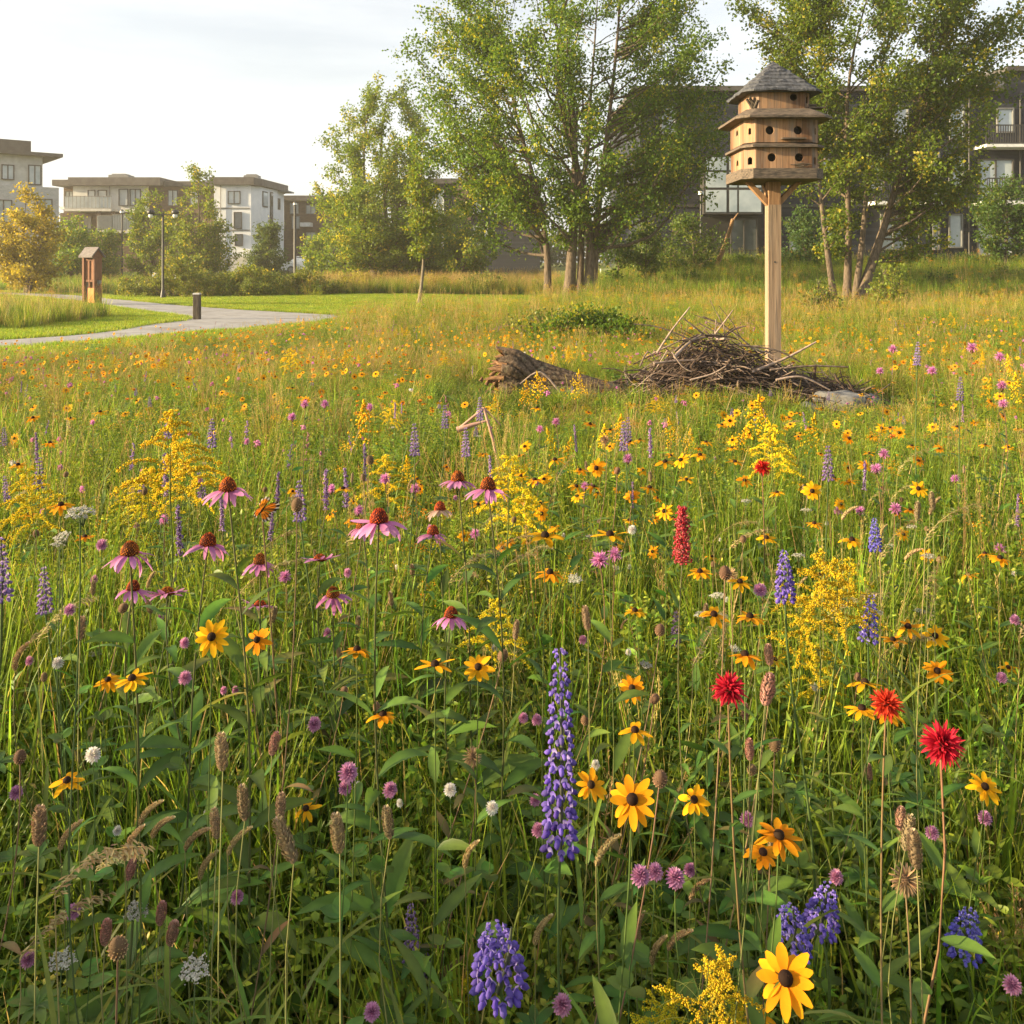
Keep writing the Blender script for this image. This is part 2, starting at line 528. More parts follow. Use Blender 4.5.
ground = part('ground', gb, MT['ground'])
tag(ground, 'grassy ground running under the meadow and the lawns', 'ground', kind='structure')

pb = MB()
tg = np.gradient(PATHC, axis=0); tg /= np.linalg.norm(tg, axis=1)[:, None]
nr = np.stack([-tg[:, 1], tg[:, 0]], 1)
cols = 7
offs = np.linspace(-1.0, 1.0, cols)
rows = []
prng = np.random.default_rng(3)
for i, (c, n) in enumerate(zip(PATHC, nr)):
    w = PATHCW[i] + 0.05 * math.sin(i * 0.9)
    for k, o in enumerate(offs):
        e = prng.normal(0, 0.06) if abs(o) > 0.99 else 0
        x, y = c + n * (o * w + e)
        rows.append((x, y, float(gh(x, y)) + 0.012 + (0.012 if abs(o) < 0.99 else 0)))
nrow = len(PATHC)
ii, jj = np.meshgrid(np.arange(cols - 1), np.arange(nrow - 1))
q = (jj * cols + ii).ravel()
pb.add(rows, np.stack([q, q + cols, q + cols + 1, q + 1], 1), (.4, .4, .4))
MT['path'] = noise_mat('pale_path', (0.22, 0.215, 0.22), (0.34, 0.33, 0.33), 3, 10, 0.9, bump=0.2, lo=0.3, hi=0.7, bscale=90, stain=(.9, (1, 1, 1), (0.16, 0.14, 0.11), .5, .68, .7))
tag(part('path', pb, MT['path']), 'pale grey gravel path bending through the lawn', 'path', kind='structure')

# ------------------------------------------------------------------ buildings
MT['glass'] = noise_mat('window_glass', (0.32, 0.36, 0.38), (0.5, 0.53, 0.53), 0.8, 3, 0.08, bump=0.0, spec=0.9)
MT['glass_dark'] = noise_mat('dark_glass', (0.05, 0.06, 0.065), (0.11, 0.12, 0.125), 0.8, 3, 0.07, bump=0.0, spec=0.8)
MT['glass_pale'] = noise_mat('pale_window_glass', (0.30, 0.36, 0.40), (0.46, 0.52, 0.55), 0.9, 3, 0.12, bump=0.0, spec=0.8)  # glossy pane with a pale blue-grey colour of its own
MT['frame_dark'] = flat_mat('dark_frame', (0.045, 0.042, 0.04), 0.5)
MT['frame_grey'] = flat_mat('grey_frame', (0.17, 0.17, 0.165), 0.5)
MT['frame_white'] = flat_mat('white_frame', (0.7, 0.7, 0.68), 0.5)
MT['slate'] = plank_mat('slate_siding', (0.014, 0.017, 0.026), (0.03, 0.034, 0.048), 0.16, 'Z', 0.7, 0.05)
MT['slate_dark'] = flat_mat('dark_recess', (0.022, 0.021, 0.02), 0.8)
MT['cream'] = noise_mat('cream_render', (0.5, 0.49, 0.46), (0.6, 0.585, 0.55), 1.5, 8, 0.85, bump=0.1, stain=(1.1, (1.5, 1.5, .25), (0.36, 0.35, 0.33), .55, .8, .5))
MT['white'] = noise_mat('white_render', (0.6, 0.62, 0.65), (0.7, 0.71, 0.73), 1.2, 8, 0.85, bump=0.1, stain=(1.1, (1.5, 1.5, .25), (0.36, 0.35, 0.33), .55, .8, .5))
MT['roof'] = noise_mat('roof_fascia', (0.06, 0.053, 0.05), (0.10, 0.09, 0.083), 2, 6, 0.7, bump=0.1)
MT['brown'] = noise_mat('brown_panel', (0.075, 0.05, 0.037), (0.14, 0.09, 0.06), 2, 6, 0.8, (1, 1, 4), bump=0.1)
MT['concrete'] = noise_mat('pale_concrete', (0.4, 0.39, 0.37), (0.52, 0.51, 0.49), 2, 8, 0.9, bump=0.1)


def brick_mat(name, c1, c2, cm):
    m, t, nd, ln, p, out = new_mat(name)
    tcn = nd.new('ShaderNodeTexCoord'); mpn = nd.new('ShaderNodeMapping')
    mpn.inputs['Rotation'].default_value = (R(90), 0, 0)
    ln(tcn.outputs['Object'], mpn.inputs[0])
    b = nd.new('ShaderNodeTexBrick'); b.inputs['Scale'].default_value = 2.2
    b.inputs['Color1'].default_value = (*c1, 1); b.inputs['Color2'].default_value = (*c2, 1); b.inputs['Mortar'].default_value = (*cm, 1)
    b.inputs['Mortar Size'].default_value = 0.015
    ln(mpn.outputs[0], b.inputs['Vector']); ln(b.outputs['Color'], p.inputs['Base Color'])
    p.inputs['Roughness'].default_value = 0.9
    return m


MT['brick'] = brick_mat('grey_brick', (0.34, 0.335, 0.33), (0.42, 0.41, 0.4), (0.46, 0.45, 0.44))


def window(parent, x0, z0, x1, z1, y, fm, gm, mull=1, transom=0, fw=0.07, depth=0.12, face='front'):
    """a framed window standing on a facade whose plane is local y (front) or local x (side)"""
    b = MB(); g = MB()

    def bx(bb, a0, c0, a1, c1, d0, d1):
        if face == 'front':
            box(bb, a0, y - d1, c0, a1, y - d0, c1)
        else:
            box(bb, y + d0, a0, c0, y + d1, a1, c1)
    bx(b, x0, z0, x0 + fw, z1, -0.02, depth); bx(b, x1 - fw, z0, x1, z1, -0.02, depth)
    bx(b, x0 + fw, z1 - fw, x1 - fw, z1, -0.02, depth); bx(b, x0 + fw, z0, x1 - fw, z0 + fw, -0.02, depth + 0.04)
    for k in range(mull):
        c = x0 + (x1 - x0) * (k + 1) / (mull + 1)
        bx(b, c - fw / 2, z0 + fw, c + fw / 2, z1 - fw, -0.02, depth - 0.02)
    for k in range(transom):
        c = z0 + (z1 - z0) * (k + 1) / (transom + 2)
        bx(b, x0 + fw, c - fw / 2, x1 - fw, c + fw / 2, -0.02, depth - 0.03)
    bx(g, x0 + fw * 0.6, z0 + fw * 0.6, x1 - fw * 0.6, z1 - fw * 0.6, -0.02, 0.03)
    w = part('window', b, fm, parent, False)
    part('pane', g, gm, w, False)
    return w


def railing(parent, x0, x1, z0, z1, y, mat, n=14, glass=None):
    b = MB()
    box(b, x0, y - 0.03, z1 - 0.06, x1, y + 0.03, z1)
    box(b, x0, y - 0.025, z0, x1, y + 0.025, z0 + 0.05)
    for k in range(n + 1):
        x = x0 + (x1 - x0) * k / n
        box(b, x - 0.018, y - 0.018, z0 + 0.05, x + 0.018, y + 0.018, z1 - 0.06)
    r = part('railing', b, mat, parent, False)
    if glass:
        g = MB(); box(g, x0, y + 0.03, z0 + 0.08, x1, y + 0.05, z1 - 0.08)
        part('glass_panel', g, glass, r, False)


def loc(x, y, d, ox, oz):
    p = at(x, y, d)
    return p.x - ox, p.z - oz


# --- dark slate block behind the birdhouse
D6 = 45.0
b6 = empty('apartment_building', (0, D6, 0), 'dark slate-clad apartment block behind the birdhouse with pale windows and a white bay', 'building')
X6 = lambda px: (px - 512) * D6 / F
Z6 = lambda py: H - (py - YH) * D6 / F
b = MB()
box(b, X6(640), 0.0, 0.5, X6(1004), 14, Z6(92))
box(b, X6(1004), 0.0, 0.5, X6(1180), 14, Z6(72))
part('wall', b, MT['slate'], b6, False)
b = MB(); box(b, X6(632), -0.35, Z6(92), X6(1002), 14.3, Z6(87)); box(b, X6(1004), -0.3, Z6(72), X6(1190), 14.3, Z6(67))
part('roof', b, MT['roof'], b6, False)
b = MB(); box(b, X6(1000), 2.2, Z6(87), X6(1016), 4.2, Z6(62))
part('chimney', b, MT['cream'], b6, False)
b = MB()
box(b, X6(700), -0.9, Z6(215), X6(758), -0.002, Z6(158))
bay = part('bay', b, MT['frame_dark'], b6, False)
for (a0, a1) in ((702, 722), (725, 732.5), (734.5, 756)):
    for (c0, c1) in ((159.5, 172), (174, 189), (191.5, 213)):
        g = MB(); box(g, X6(a0), -0.93, Z6(c1), X6(a1), -0.9, Z6(c0)); part('pane', g, MT['glass_pale'], bay, False)
b = MB(); box(b, X6(690), -0.25, 0.9, X6(760), -0.003, Z6(217)); part('ground_floor_recess', b, MT['slate_dark'], b6, False)
for r_, gm in (((996, 108, 1013, 133), 'glass_pale'), ((949, 105, 964, 140), 'glass_pale'), ((933, 152, 939, 203), 'glass_pale'), ((948, 155, 963, 189), 'glass_pale'),
               ((932, 222, 939, 250), 'glass_pale'), ((948, 214, 962, 248), 'glass_pale'), ((815, 104, 830, 135), 'glass'), ((815, 158, 830, 190), 'glass_pale'),
               ((789, 222, 806, 252), 'glass_pale'), ((820, 214, 835, 248), 'glass'), ((865, 104, 880, 135), 'glass'), ((868, 158, 883, 190), 'glass'), ((893, 105, 908, 138), 'glass'),
               ((770, 105, 786, 135), 'glass'), ((880, 214, 906, 250), 'glass'), ((660, 105, 676, 135), 'glass'), ((655, 160, 676, 190), 'glass'), ((1040, 108, 1057, 133), 'glass'),
               ((1050, 158, 1080, 203), 'glass'), ((1050, 215, 1080, 252), 'glass')):
    window(b6, X6(r_[0]), Z6(r_[3]), X6(r_[2]), Z6(r_[1]), 0, MT['frame_grey'], MT[gm], 0 if r_[2] - r_[0] < 20 else 1, 0)
window(b6, X6(977), Z6(204), X6(1013), Z6(159), 0, MT['frame_dark'], MT['glass_pale'], 1, 1)
window(b6, X6(976), Z6(256), X6(1013), Z6(216), 0, MT['frame_dark'], MT['glass'], 1, 1)
window(b6, X6(729), Z6(266), X6(756), Z6(219), -0.26, MT['frame_dark'], MT['glass_dark'], 1, 1)
b = MB(); box(b, X6(972), -1.3, Z6(206), X6(1040), -0.003, Z6(202.5)); box(b, X6(922), -0.8, Z6(206), X6(946), -0.003, Z6(202.5))
bal = part('balcony', b, MT['frame_white'], b6, False)
railing(bal, X6(974), X6(1038), Z6(202), Z6(180), -1.25, MT['frame_dark'], 26)
b = MB(); box(b, 4.2, D6 - 2.6, 0.6, 14, D6 - 2.0, Z6(268.5))
tag(part('kerb', b, MT['concrete'], None, False), 'pale concrete kerb in front of the dark apartment block', 'kerb', kind='structure')

# --- dark block seen between the two middle trees
D5 = 75.0
b5 = empty('apartment_building', (0, D5, 0), 'low dark grey block glimpsed between the airy tree and the big tree', 'building')
X5 = lambda px: (px - 512) * D5 / F
Z5 = lambda py: H - (py - YH) * D5 / F
b = MB(); box(b, X5(392), 0, 0.2, X5(540), 12, Z5(184)); part('wall', b, MT['slate'], b5, False)
b = MB(); box(b, X5(388), -0.6, Z5(184), X5(545), 12.4, Z5(179)); part('roof', b, MT['roof'], b5, False)
for r_ in ((400, 190, 412, 212), (428, 190, 444, 214), (473, 190, 481, 214), (490, 190, 504, 214), (428, 226, 444, 250), (473, 226, 488, 250), (400, 226, 412, 250)):
    window(b5, X5(r_[0]), Z5(r_[3]), X5(r_[2]), Z5(r_[1]), 0, MT['frame_white'], MT['glass'], 1, 0)
b = MB(); box(b, X5(455), -0.5, Z5(220), X5(471), -0.003, Z5(186)); part('bay', b, MT['brown'], b5, False)

# --- brown block right of the white corner
D4 = 98.0
b4 = empty('apartment_building', (0, D4, 0), 'small brown flat-roofed block standing behind the white corner building', 'building')
X4 = lambda px: (px - 512) * D4 / F
Z4 = lambda py: H - (py - YH) * D4 / F
b = MB(); box(b, X4(284), 0, 0.2, X4(372), 10, Z4(201)); part('wall', b, MT['brown'], b4, False)
b = MB(); box(b, X4(282), -0.8, Z4(201), X4(376), 10.4, Z4(196)); part('roof', b, MT['roof'], b4, False)
for r_ in ((290, 203, 299, 214), (292, 216, 300, 229), (306, 205, 316, 214), (330, 205, 342, 216), (330, 226, 342, 240), (306, 232, 316, 244)):
    window(b4, X4(r_[0]), Z4(r_[3]), X4(r_[2]), Z4(r_[1]), 0, MT['frame_grey'], MT['glass'], 1, 0)
b = MB(); box(b, X4(303), -1.4, Z4(227), X4(313), -0.003, Z4(223)); part('balcony', b, MT['frame_white'], b4, False)

# --- white corner building (front face and a side face that recedes)
D3 = 85.0
o3 = at(251, 262, D3)
b3 = empty('apartment_building', (o3.x, D3, 0), 'white rendered corner building with a dark flat roof and tall windows', 'building')
S3 = D3 / F
X3 = lambda px: (px - 251) * S3
Z3 = lambda py: H - (py - YH) * S3
b = MB()
box(b, X3(214), 0, 0.2, 0, 11, Z3(185))
part('wall', b, MT['white'], b3, False)
b = MB()
prism(b, [(0.002, 0.0), (0.7, 0.7), (1.2, 7.5), (0.002, 7.5)], 0.2, Z3(186))
part('side_wall', b, MT['white'], b3, False)
b = MB(); box(b, X3(211), -0.5, Z3(185), 0.4, 11.3, Z3(177.5))
prism(b, [(0.402, -0.5), (1.0, 0.2), (1.55, 7.9), (0.402, 7.9)], Z3(185.5), Z3(178.6))
rf = part('roof', b, MT['roof'], b3, False)
b = MB(); box(b, 0.6, 5.6, Z3(187), 2.1, 8.2, Z3(185.6)); part('canopy', b, MT['frame_grey'], rf, False)
for (x0, y0, x1, y1, mu) in ((228, 191, 240.5, 204, 1), (234, 212, 242, 229, 0), (235, 234, 243, 246, 0)):
    window(b3, X3(x0), Z3(y1), X3(x1), Z3(y0), 0, MT['frame_dark'], MT['glass_dark' if y0 > 205 else 'glass'], mu, 0)
for (a0, a1, y0, y1, gm) in ((1.2, 2.6, 190, 206, 'glass_pale'), (3.3, 4.1, 189, 235, 'glass_dark'), (5.6, 6.3, 194, 206, 'glass_dark')):
    b = MB(); g = MB()
    for bb, gr in ((b, 0.0), (g, 0.12)):
        f0, f1 = a0 + gr, a1 - gr
        xx = lambda t: 0.7 + (t - 0.7) * 0.0735
        o_ = 0.06 if gr == 0 else 0.09
        bb.add([(xx(f0) - .05, f0, Z3(y1) + gr), (xx(f1) - .05, f1, Z3(y1) + gr), (xx(f1) - .05, f1, Z3(y0) - gr), (xx(f0) - .05, f0, Z3(y0) - gr),
                (xx(f0) + o_, f0, Z3(y1) + gr), (xx(f1) + o_, f1, Z3(y1) + gr), (xx(f1) + o_, f1, Z3(y0) - gr), (xx(f0) + o_, f0, Z3(y0) - gr)],
               [(0, 3, 2, 1), (4, 5, 6, 7), (0, 1, 5, 4), (1, 2, 6, 5), (2, 3, 7, 6), (3, 0, 4, 7)])
    w = part('window', b, MT['frame_dark'], b3, False); part('pane', g, MT[gm], w, False)
b = MB(); box(b, X3(243), -0.9, Z3(257), 0.9, -0.004, Z3(254.5)); part('canopy', b, MT['frame_white'], b3, False)
b = MB(); box(b, X3(214), -0.02, 0.1, -0.01, 0.0, Z3(256)); part('plinth', b, MT['concrete'], b3, False)

# --- cream building with balconies
D2 = 88.0
b2 = empty('apartment_building', (0, D2, 0), 'cream apartment building with glass balconies over brown recesses', 'building')
X2 = lambda px: (px - 512) * D2 / F
Z2 = lambda py: H - (py - YH) * D2 / F
b = MB(); box(b, X2(73), 0, Z2(212), X2(147), 12, Z2(186)); part('wall', b, MT['cream'], b2, False)
b = MB(); box(b, X2(56), 0.8, 0.2, X2(214), 12, Z2(212.5)); box(b, X2(147), 0.5, Z2(212.4), X2(214), 12, Z2(186)); box(b, X2(56), 1.5, Z2(212.4), X2(73), 12, Z2(186))
part('recess_wall', b, MT['brown'], b2, False)
b = MB(); box(b, X2(54), -0.4, Z2(186), X2(72), 12.4, Z2(180)); box(b, X2(72), -0.8, Z2(186), X2(163), 12.4, Z2(178)); box(b, X2(163), 0.2, Z2(186), X2(216), 12.4, Z2(181)); part('roof', b, MT['roof'], b2, False)
for r_ in ((88, 190, 95.5, 207, 0), (98, 190, 107, 207, 0), (119, 189, 128.5, 206, 0), (130, 189, 141, 206, 1), (168, 190, 178, 206, 1), (190, 190, 200, 206, 1), (58, 190, 66, 202, 1)):
    window(b2, X2(r_[0]), Z2(r_[3]), X2(r_[2]), Z2(r_[1]), 0 if r_[0] > 70 else 1.5, MT['frame_dark'], MT['glass'], r_[4], 0)
for r_ in ((78, 216, 88, 233), (94, 216, 104, 233), (124, 216, 138, 231), (78, 242, 90, 262), (128, 244, 134, 252), (104, 246, 112, 262)):
    window(b2, X2(r_[0]), Z2(r_[3]), X2(r_[2]), Z2(r_[1]), 0.8, MT['frame_dark'], MT['glass_dark'], 0, 0)
for (x0, x1, z, zt) in ((72, 118, 209.5, 197), (119, 140, 231, 215), (104, 119, 231, 216)):
    b = MB(); box(b, X2(x0), -1.5, Z2(z + 2.5), X2(x1), 0.79, Z2(z)); bl = part('balcony', b, MT['concrete'], b2, False)
    railing(bl, X2(x0), X2(x1), Z2(z), Z2(zt), -1.45, MT['frame_grey'], 12, MT['glass'])
for px in (104, 118):
    b = MB(); box(b, X2(px) - 0.15, -1.3, 0.1, X2(px) + 0.15, -1.0, Z2(212)); part('column', b, MT['brown'], b2, False)
b = MB(); box(b, X2(63), -0.6, Z2(209.5), X2(73), 1.45, Z2(207)); part('canopy', b, MT['frame_white'], b2, False)

# --- grey brick building at the frame edge, turned away
D1 = 70.0
p1 = at(-14, 262, D1)
b1 = empty('apartment_building', (p1.x, D1, 0), 'pale grey brick building with a set-back top storey and overhanging dark roof', 'building', rz=R(40))
b = MB(); box(b, -9, 0, 0.2, 5.2, 9, 7.55); part('wall', b, MT['brick'], b1, False)
b = MB(); box(b, -9, 0.25, 7.551, 4.05, 8.5, 10.0); part('upper_wall', b, MT['concrete'], b1, False)
b = MB(); box(b, -10, -0.5, 10.0, 5.4, 9, 10.28); box(b, -10, 0.2, 10.28, 3.2, 8.5, 11.2); part('roof', b, MT['roof'], b1, False)
b = MB(); box(b, -0.4, 0.05, 7.56, -0.1, 0.24, 9.99); part('post', b, MT['frame_dark'], b1, False)
for (x0, z0, x1, z1, y, gm) in ((1.1, 8.0, 2.0, 9.2, 0.25, 'glass_pale'), (3.0, 7.7, 3.95, 9.3, 0.25, 'glass_pale'), (3.6, 4.3, 4.7, 6.6, 0, 'glass_pale'), (0.6, 4.6, 1.8, 6.4, 0, 'glass'), (-3, 4.6, -1.6, 6.4, 0, 'glass'), (1.0, 1.6, 2.4, 3.4, 0, 'glass')):
    window(b1, x0, z0, x1, z1, y, MT['frame_dark'], MT[gm], 1, 0)

def roof_unit(parent, x, y, z, w, h):
    b = MB(); box(b, x, y, z, x + w, y + w * .8, z + h); box(b, x + w * .15, y + .1, z + h + .001, x + w * .85, y + w * .7, z + h + .12)
    part('roof_vent', b, MT['frame_grey'], parent, False)


def downpipe(parent, x, y, z0, z1):
    b = MB(); tube(b, [(x, y - .12, z0), (x, y - .12, z1)], .045, 6); part('downpipe', b, MT['frame_dark' if parent is b6 else 'frame_grey'], parent)


roof_unit(b6, X6(845), 4, Z6(87) + .002, 1.6, .7); roof_unit(b6, X6(690), 5, Z6(87) + .002, 1.2, .55)
roof_unit(b2, X2(90), 4, Z2(178) + .002, 2.0, .7); roof_unit(b3, X3(231), 4, Z3(177.5) + .002, 1.4, .6)
for xx in (918, 968, 1019, 775): downpipe(b6, X6(xx), 0, .8, Z6(92) - .02)
downpipe(b3, X3(221), 0, .3, Z3(185) - .02); downpipe(b2, X2(110), 0, Z2(212) + .01, Z2(186) - .02)
for (z0, z1) in ((152, 150), (207, 204.5)):
    b = MB(); box(b, X6(642), -.06, Z6(z0), X6(699), -.003, Z6(z1)); box(b, X6(760), -.06, Z6(z0), X6(930), -.003, Z6(z1)); part('string_course', b, MT['frame_dark'], b6, False)
b = MB(); box(b, X6(866), -1.2, Z6(206), X6(912), -.003, Z6(202.5)); bal = part('balcony', b, MT['frame_white'], b6, False); railing(bal, X6(866), X6(912), Z6(202), Z6(182), -1.15, MT['frame_dark'], 20)
b = MB(); box(b, X6(974), -1.2, Z6(150), X6(1036), -.003, Z6(147)); bal = part('balcony', b, MT['frame_white'], b6, False); railing(bal, X6(974), X6(1036), Z6(146.5), Z6(128), -1.15, MT['frame_dark'], 26)
for (z0, z1) in ((209, 207.6), (231, 229.6)):
    b = MB(); box(b, X3(214), -.05, Z3(z0), X3(250), -.003, Z3(z1)); part('string_course', b, MT['frame_grey'], b3, False)

# ------------------------------------------------------------------ path furniture
MT['rustwood'] = plank_mat('red_brown_boards', (0.2, 0.09, 0.05), (0.38, 0.19, 0.105), 0.12, 'XY', 0.8, 0.05)
MT['rustwood_dark'] = noise_mat('dark_red_wood', (0.13, 0.06, 0.037), (0.22, 0.105, 0.06), 5, 6, 0.8, (6, 6, 0.8), 0.2)
MT['orange'] = noise_mat('orange_panel', (0.5, 0.17, 0.04), (0.66, 0.26, 0.07), 4, 6, 0.7, (5, 5, 0.8), 0.1)
MT['shingle_grey'] = noise_mat('grey_roof_boards', (0.13, 0.115, 0.11), (0.22, 0.195, 0.185), 6, 6, 0.85, (1, 5, 1), 0.3)
kd = 31.0
kp = at(92, 305, kd); kz = float(gh(kp.x, kd))
k = empty('information_kiosk', (kp.x, kd, kz), 'narrow wooden trail kiosk with a small pitched grey roof and an orange lower panel', 'kiosk', rz=R(-22))
k.scale = (.82, .82, .93)
b = MB(); box(b, -0.34, -0.2, 0.0, -0.24, 0.2, 1.74); part('post', b, MT['rustwood_dark'], k, False)
b = MB(); box(b, 0.24, -0.2, 0.0, 0.34, 0.2, 1.74); part('post', b, MT['rustwood_dark'], k, False)
b = MB(); box(b, -0.238, -0.12, 0.92, 0.238, 0.12, 1.62); part('upper_panel', b, MT['rustwood'], k, False)
b = MB(); box(b, -0.238, -0.15, 0.84, 0.238, 0.15, 0.918); box(b, -0.238, -0.15, 1.622, 0.238, 0.15, 1.70); part('crossbar', b, MT['rustwood_dark'], k, False)
b = MB(); box(b, -0.238, -0.1, 0.08, 0.0, 0.1, 0.838); part('lower_panel', b, MT['bark_pale'], k, False)
b = MB(); box(b, 0.02, -0.24, 0.02, 0.36, -0.203, 0.62); part('orange_panel', b, MT['orange'], k, False)
b = MB(); box(b, -0.025, -0.16, 0.08, 0.025, -0.122, 1.62); part('mullion', b, MT['rustwood_dark'], k, False)
b = MB(); box(b, 0.342, -0.06, 0.78, 0.46, 0.06, 0.90); box(b, 0.342, -0.02, 0.70, 0.37, 0.02, 0.78); part('leaflet_box', b, MT['frame_grey'], k, False)
b = MB()
for s in (-1, 1):
    v = [(-0.38, 0, 2.08), (0.38, 0, 2.08), (0.38, s * 0.36, 1.74), (-0.38, s * 0.36, 1.74)]
    v2 = [(x, y, z + 0.05) for x, y, z in v]
    b.add(v + v2, [(0, 1, 2, 3), (4, 5, 6, 7), (0, 1, 5, 4), (1, 2, 6, 5), (2, 3, 7, 6), (3, 0, 4, 7)])
part('roof', b, MT['shingle_grey'], k, False)
for xx in (-0.33, 0.29):
    b = MB(); b.add([(xx, -0.3, 1.745), (xx, 0.3, 1.745), (xx, 0, 2.02), (xx + .04, -0.3, 1.745), (xx + .04, 0.3, 1.745), (xx + .04, 0, 2.02)], [(0, 1, 2), (3, 4, 5)]).add(
        [(xx, -0.3, 1.745), (xx, 0.3, 1.745), (xx, 0, 2.02), (xx + .04, -0.3, 1.745), (xx + .04, 0.3, 1.745), (xx + .04, 0, 2.02)], [(0, 1, 4, 3), (1, 2, 5, 4), (2, 0, 3, 5)])
    part('gable', b, MT['rustwood_dark'], k, False)

MT['iron'] = flat_mat('dark_painted_steel', (0.03, 0.03, 0.032), 0.45)
MT['lampglass'] = flat_mat('frosted_lamp_glass', (0.75, 0.75, 0.73), 0.3)


def lamp_post(x, ybase, ytop, d, label, heads=2, r=0.055, wood=False):
    p = at(x, ybase, d); z0 = float(gh(p.x, d)); h = at(x, ytop, d).z - z0
    o = empty('street_lamp', (p.x, d, z0), label, 'street lamp', 'lamp posts around the lawns')
    m = MT['iron']
    b = MB(); lathe(b, [(r * 2.2, 0), (r * 2.2, 0.02), (r * 1.6, 0.25), (r, 0.4), (r * 0.85, h - 0.12), (r * 0.85, h)], 10); b.add([(r * .85 * math.cos(a), r * .85 * math.sin(a), h) for a in np.linspace(0, 2 * np.pi, 10, endpoint=False)], [tuple(range(10))])
    part('pole', b, m, o)
    if heads == 2:
        b = MB(); box(b, -0.55, -0.03, h - 0.1, 0.55, 0.03, h - 0.05); part('crossarm', b, m, o, False)
        for s in (-1, 1):
            b = MB(); lathe(b, [(0.001, 0.22), (0.13, 0.16), (0.16, 0.05), (0.10, 0.0), (0.001, 0.0)], 12, z=h - 0.06)
            hd = part('lamp_head', b, m, o); hd.location.x = s * 0.5
            b = MB(); lathe(b, [(0.09, 0.0), (0.1, -0.08), (0.06, -0.14), (0.001, -0.15)], 12, z=h - 0.06)
            part('lamp_glass', b, MT['lampglass'], hd)
    elif heads == 1:
        b = MB(); lathe(b, [(0.001, 0.3), (0.1, 0.26), (0.12, 0.02), (0.05, 0), (0.001, 0)], 12, z=h); hd = part('lamp_head', b, m, o)
        b = MB(); lathe(b, [(0.126, 0.06), (0.126, 0.2)], 12, z=h); part('lamp_glass', b, MT['lampglass'], hd)
    return o


lamp_post(163, 297, 213, 37, 'black two-headed lamp post on the lawn beside the wide shrub', 2)
lamp_post(295, 274, 206, 60, 'thin dark pole lamp in front of the brown block', 1, 0.1)
lamp_post(122, 282, 214, 58, 'dark pole lamp in front of the cream balconies', 1, 0.06)
lamp_post(701, 277, 196, 40, 'slender black lamp post under the white bay beside the big tree', 1, 0.06)

bp = at(197, 319, 23.3); bz = float(gh(bp.x, bp.y))
MT['bollwood'] = noise_mat('dark_weathered_wood', (0.035, 0.028, 0.022), (0.1, 0.08, 0.06), 6, 7, 0.85, (5, 5, 0.8), 0.4)
bo = empty('bollard', (bp.x, bp.y, bz), 'dark wooden bollard with a pale cap on the grass tip where the path bends', 'bollard')
b = MB(); c = 0.085; prism(b, [(-c, -c * .8), (-c * .8, -c), (c * .8, -c), (c, -c * .8), (c, c * .8), (c * .8, c), (-c * .8, c), (-c, c * .8)], 0, 0.66); part('post', b, MT['bollwood'], bo, False)
b = MB(); c = 0.09; prism(b, [(-c, -c), (c, -c), (c, c), (-c, c)], 0.662, 0.70, top_scale=0.85); part('cap', b, MT['concrete'], bo, False)


# little things far off across the lawn
def sign_post(x, y, d, h, w, label):
    p = at(x, y, d); z0 = float(gh(p.x, d))
    o = empty('sign_post', (p.x, d, z0), label, 'sign', 'little white signs on the far lawn')
    hh = p.z - z0 + h
    b = MB(); tube(b, [(0, 0, 0), (0, 0, hh)], 0.03, 6); part('post', b, MT['iron'], o)
    b = MB(); box(b, -w / 2, -0.06, hh - h, w / 2, -0.032, hh); part('panel', b, MT['frame_white'], o, False)


sign_post(155, 278, 52, 0.32, 0.26, 'small square white sign beyond the wide shrub')
sign_post(175, 280, 52, 0.36, 0.16, 'narrow white sign on a dark stake beside the lamp post')
sign_post(866, 285, 36, 0.42, 0.2, 'white marker standing in the tall grass beyond the bushy tree')
pp = at(127, 287, 47); pz = float(gh(pp.x, pp.y))
to = empty('traffic_cone', (pp.x, pp.y, pz), 'tiny orange cone on the verge where the far path curves', 'traffic cone')
b = MB(); lathe(b, [(0.2, 0.05), (0.17, 0.1), (0.05, 0.62), (0.001, 0.62)], 12); part('body', b, flat_mat('orange_plastic', (0.75, 0.13, 0.03), 0.5), to)
b = MB(); box(b, -0.25, -0.25, 0, 0.25, 0.25, 0.05); part('foot', b, MT['iron'], to, False)


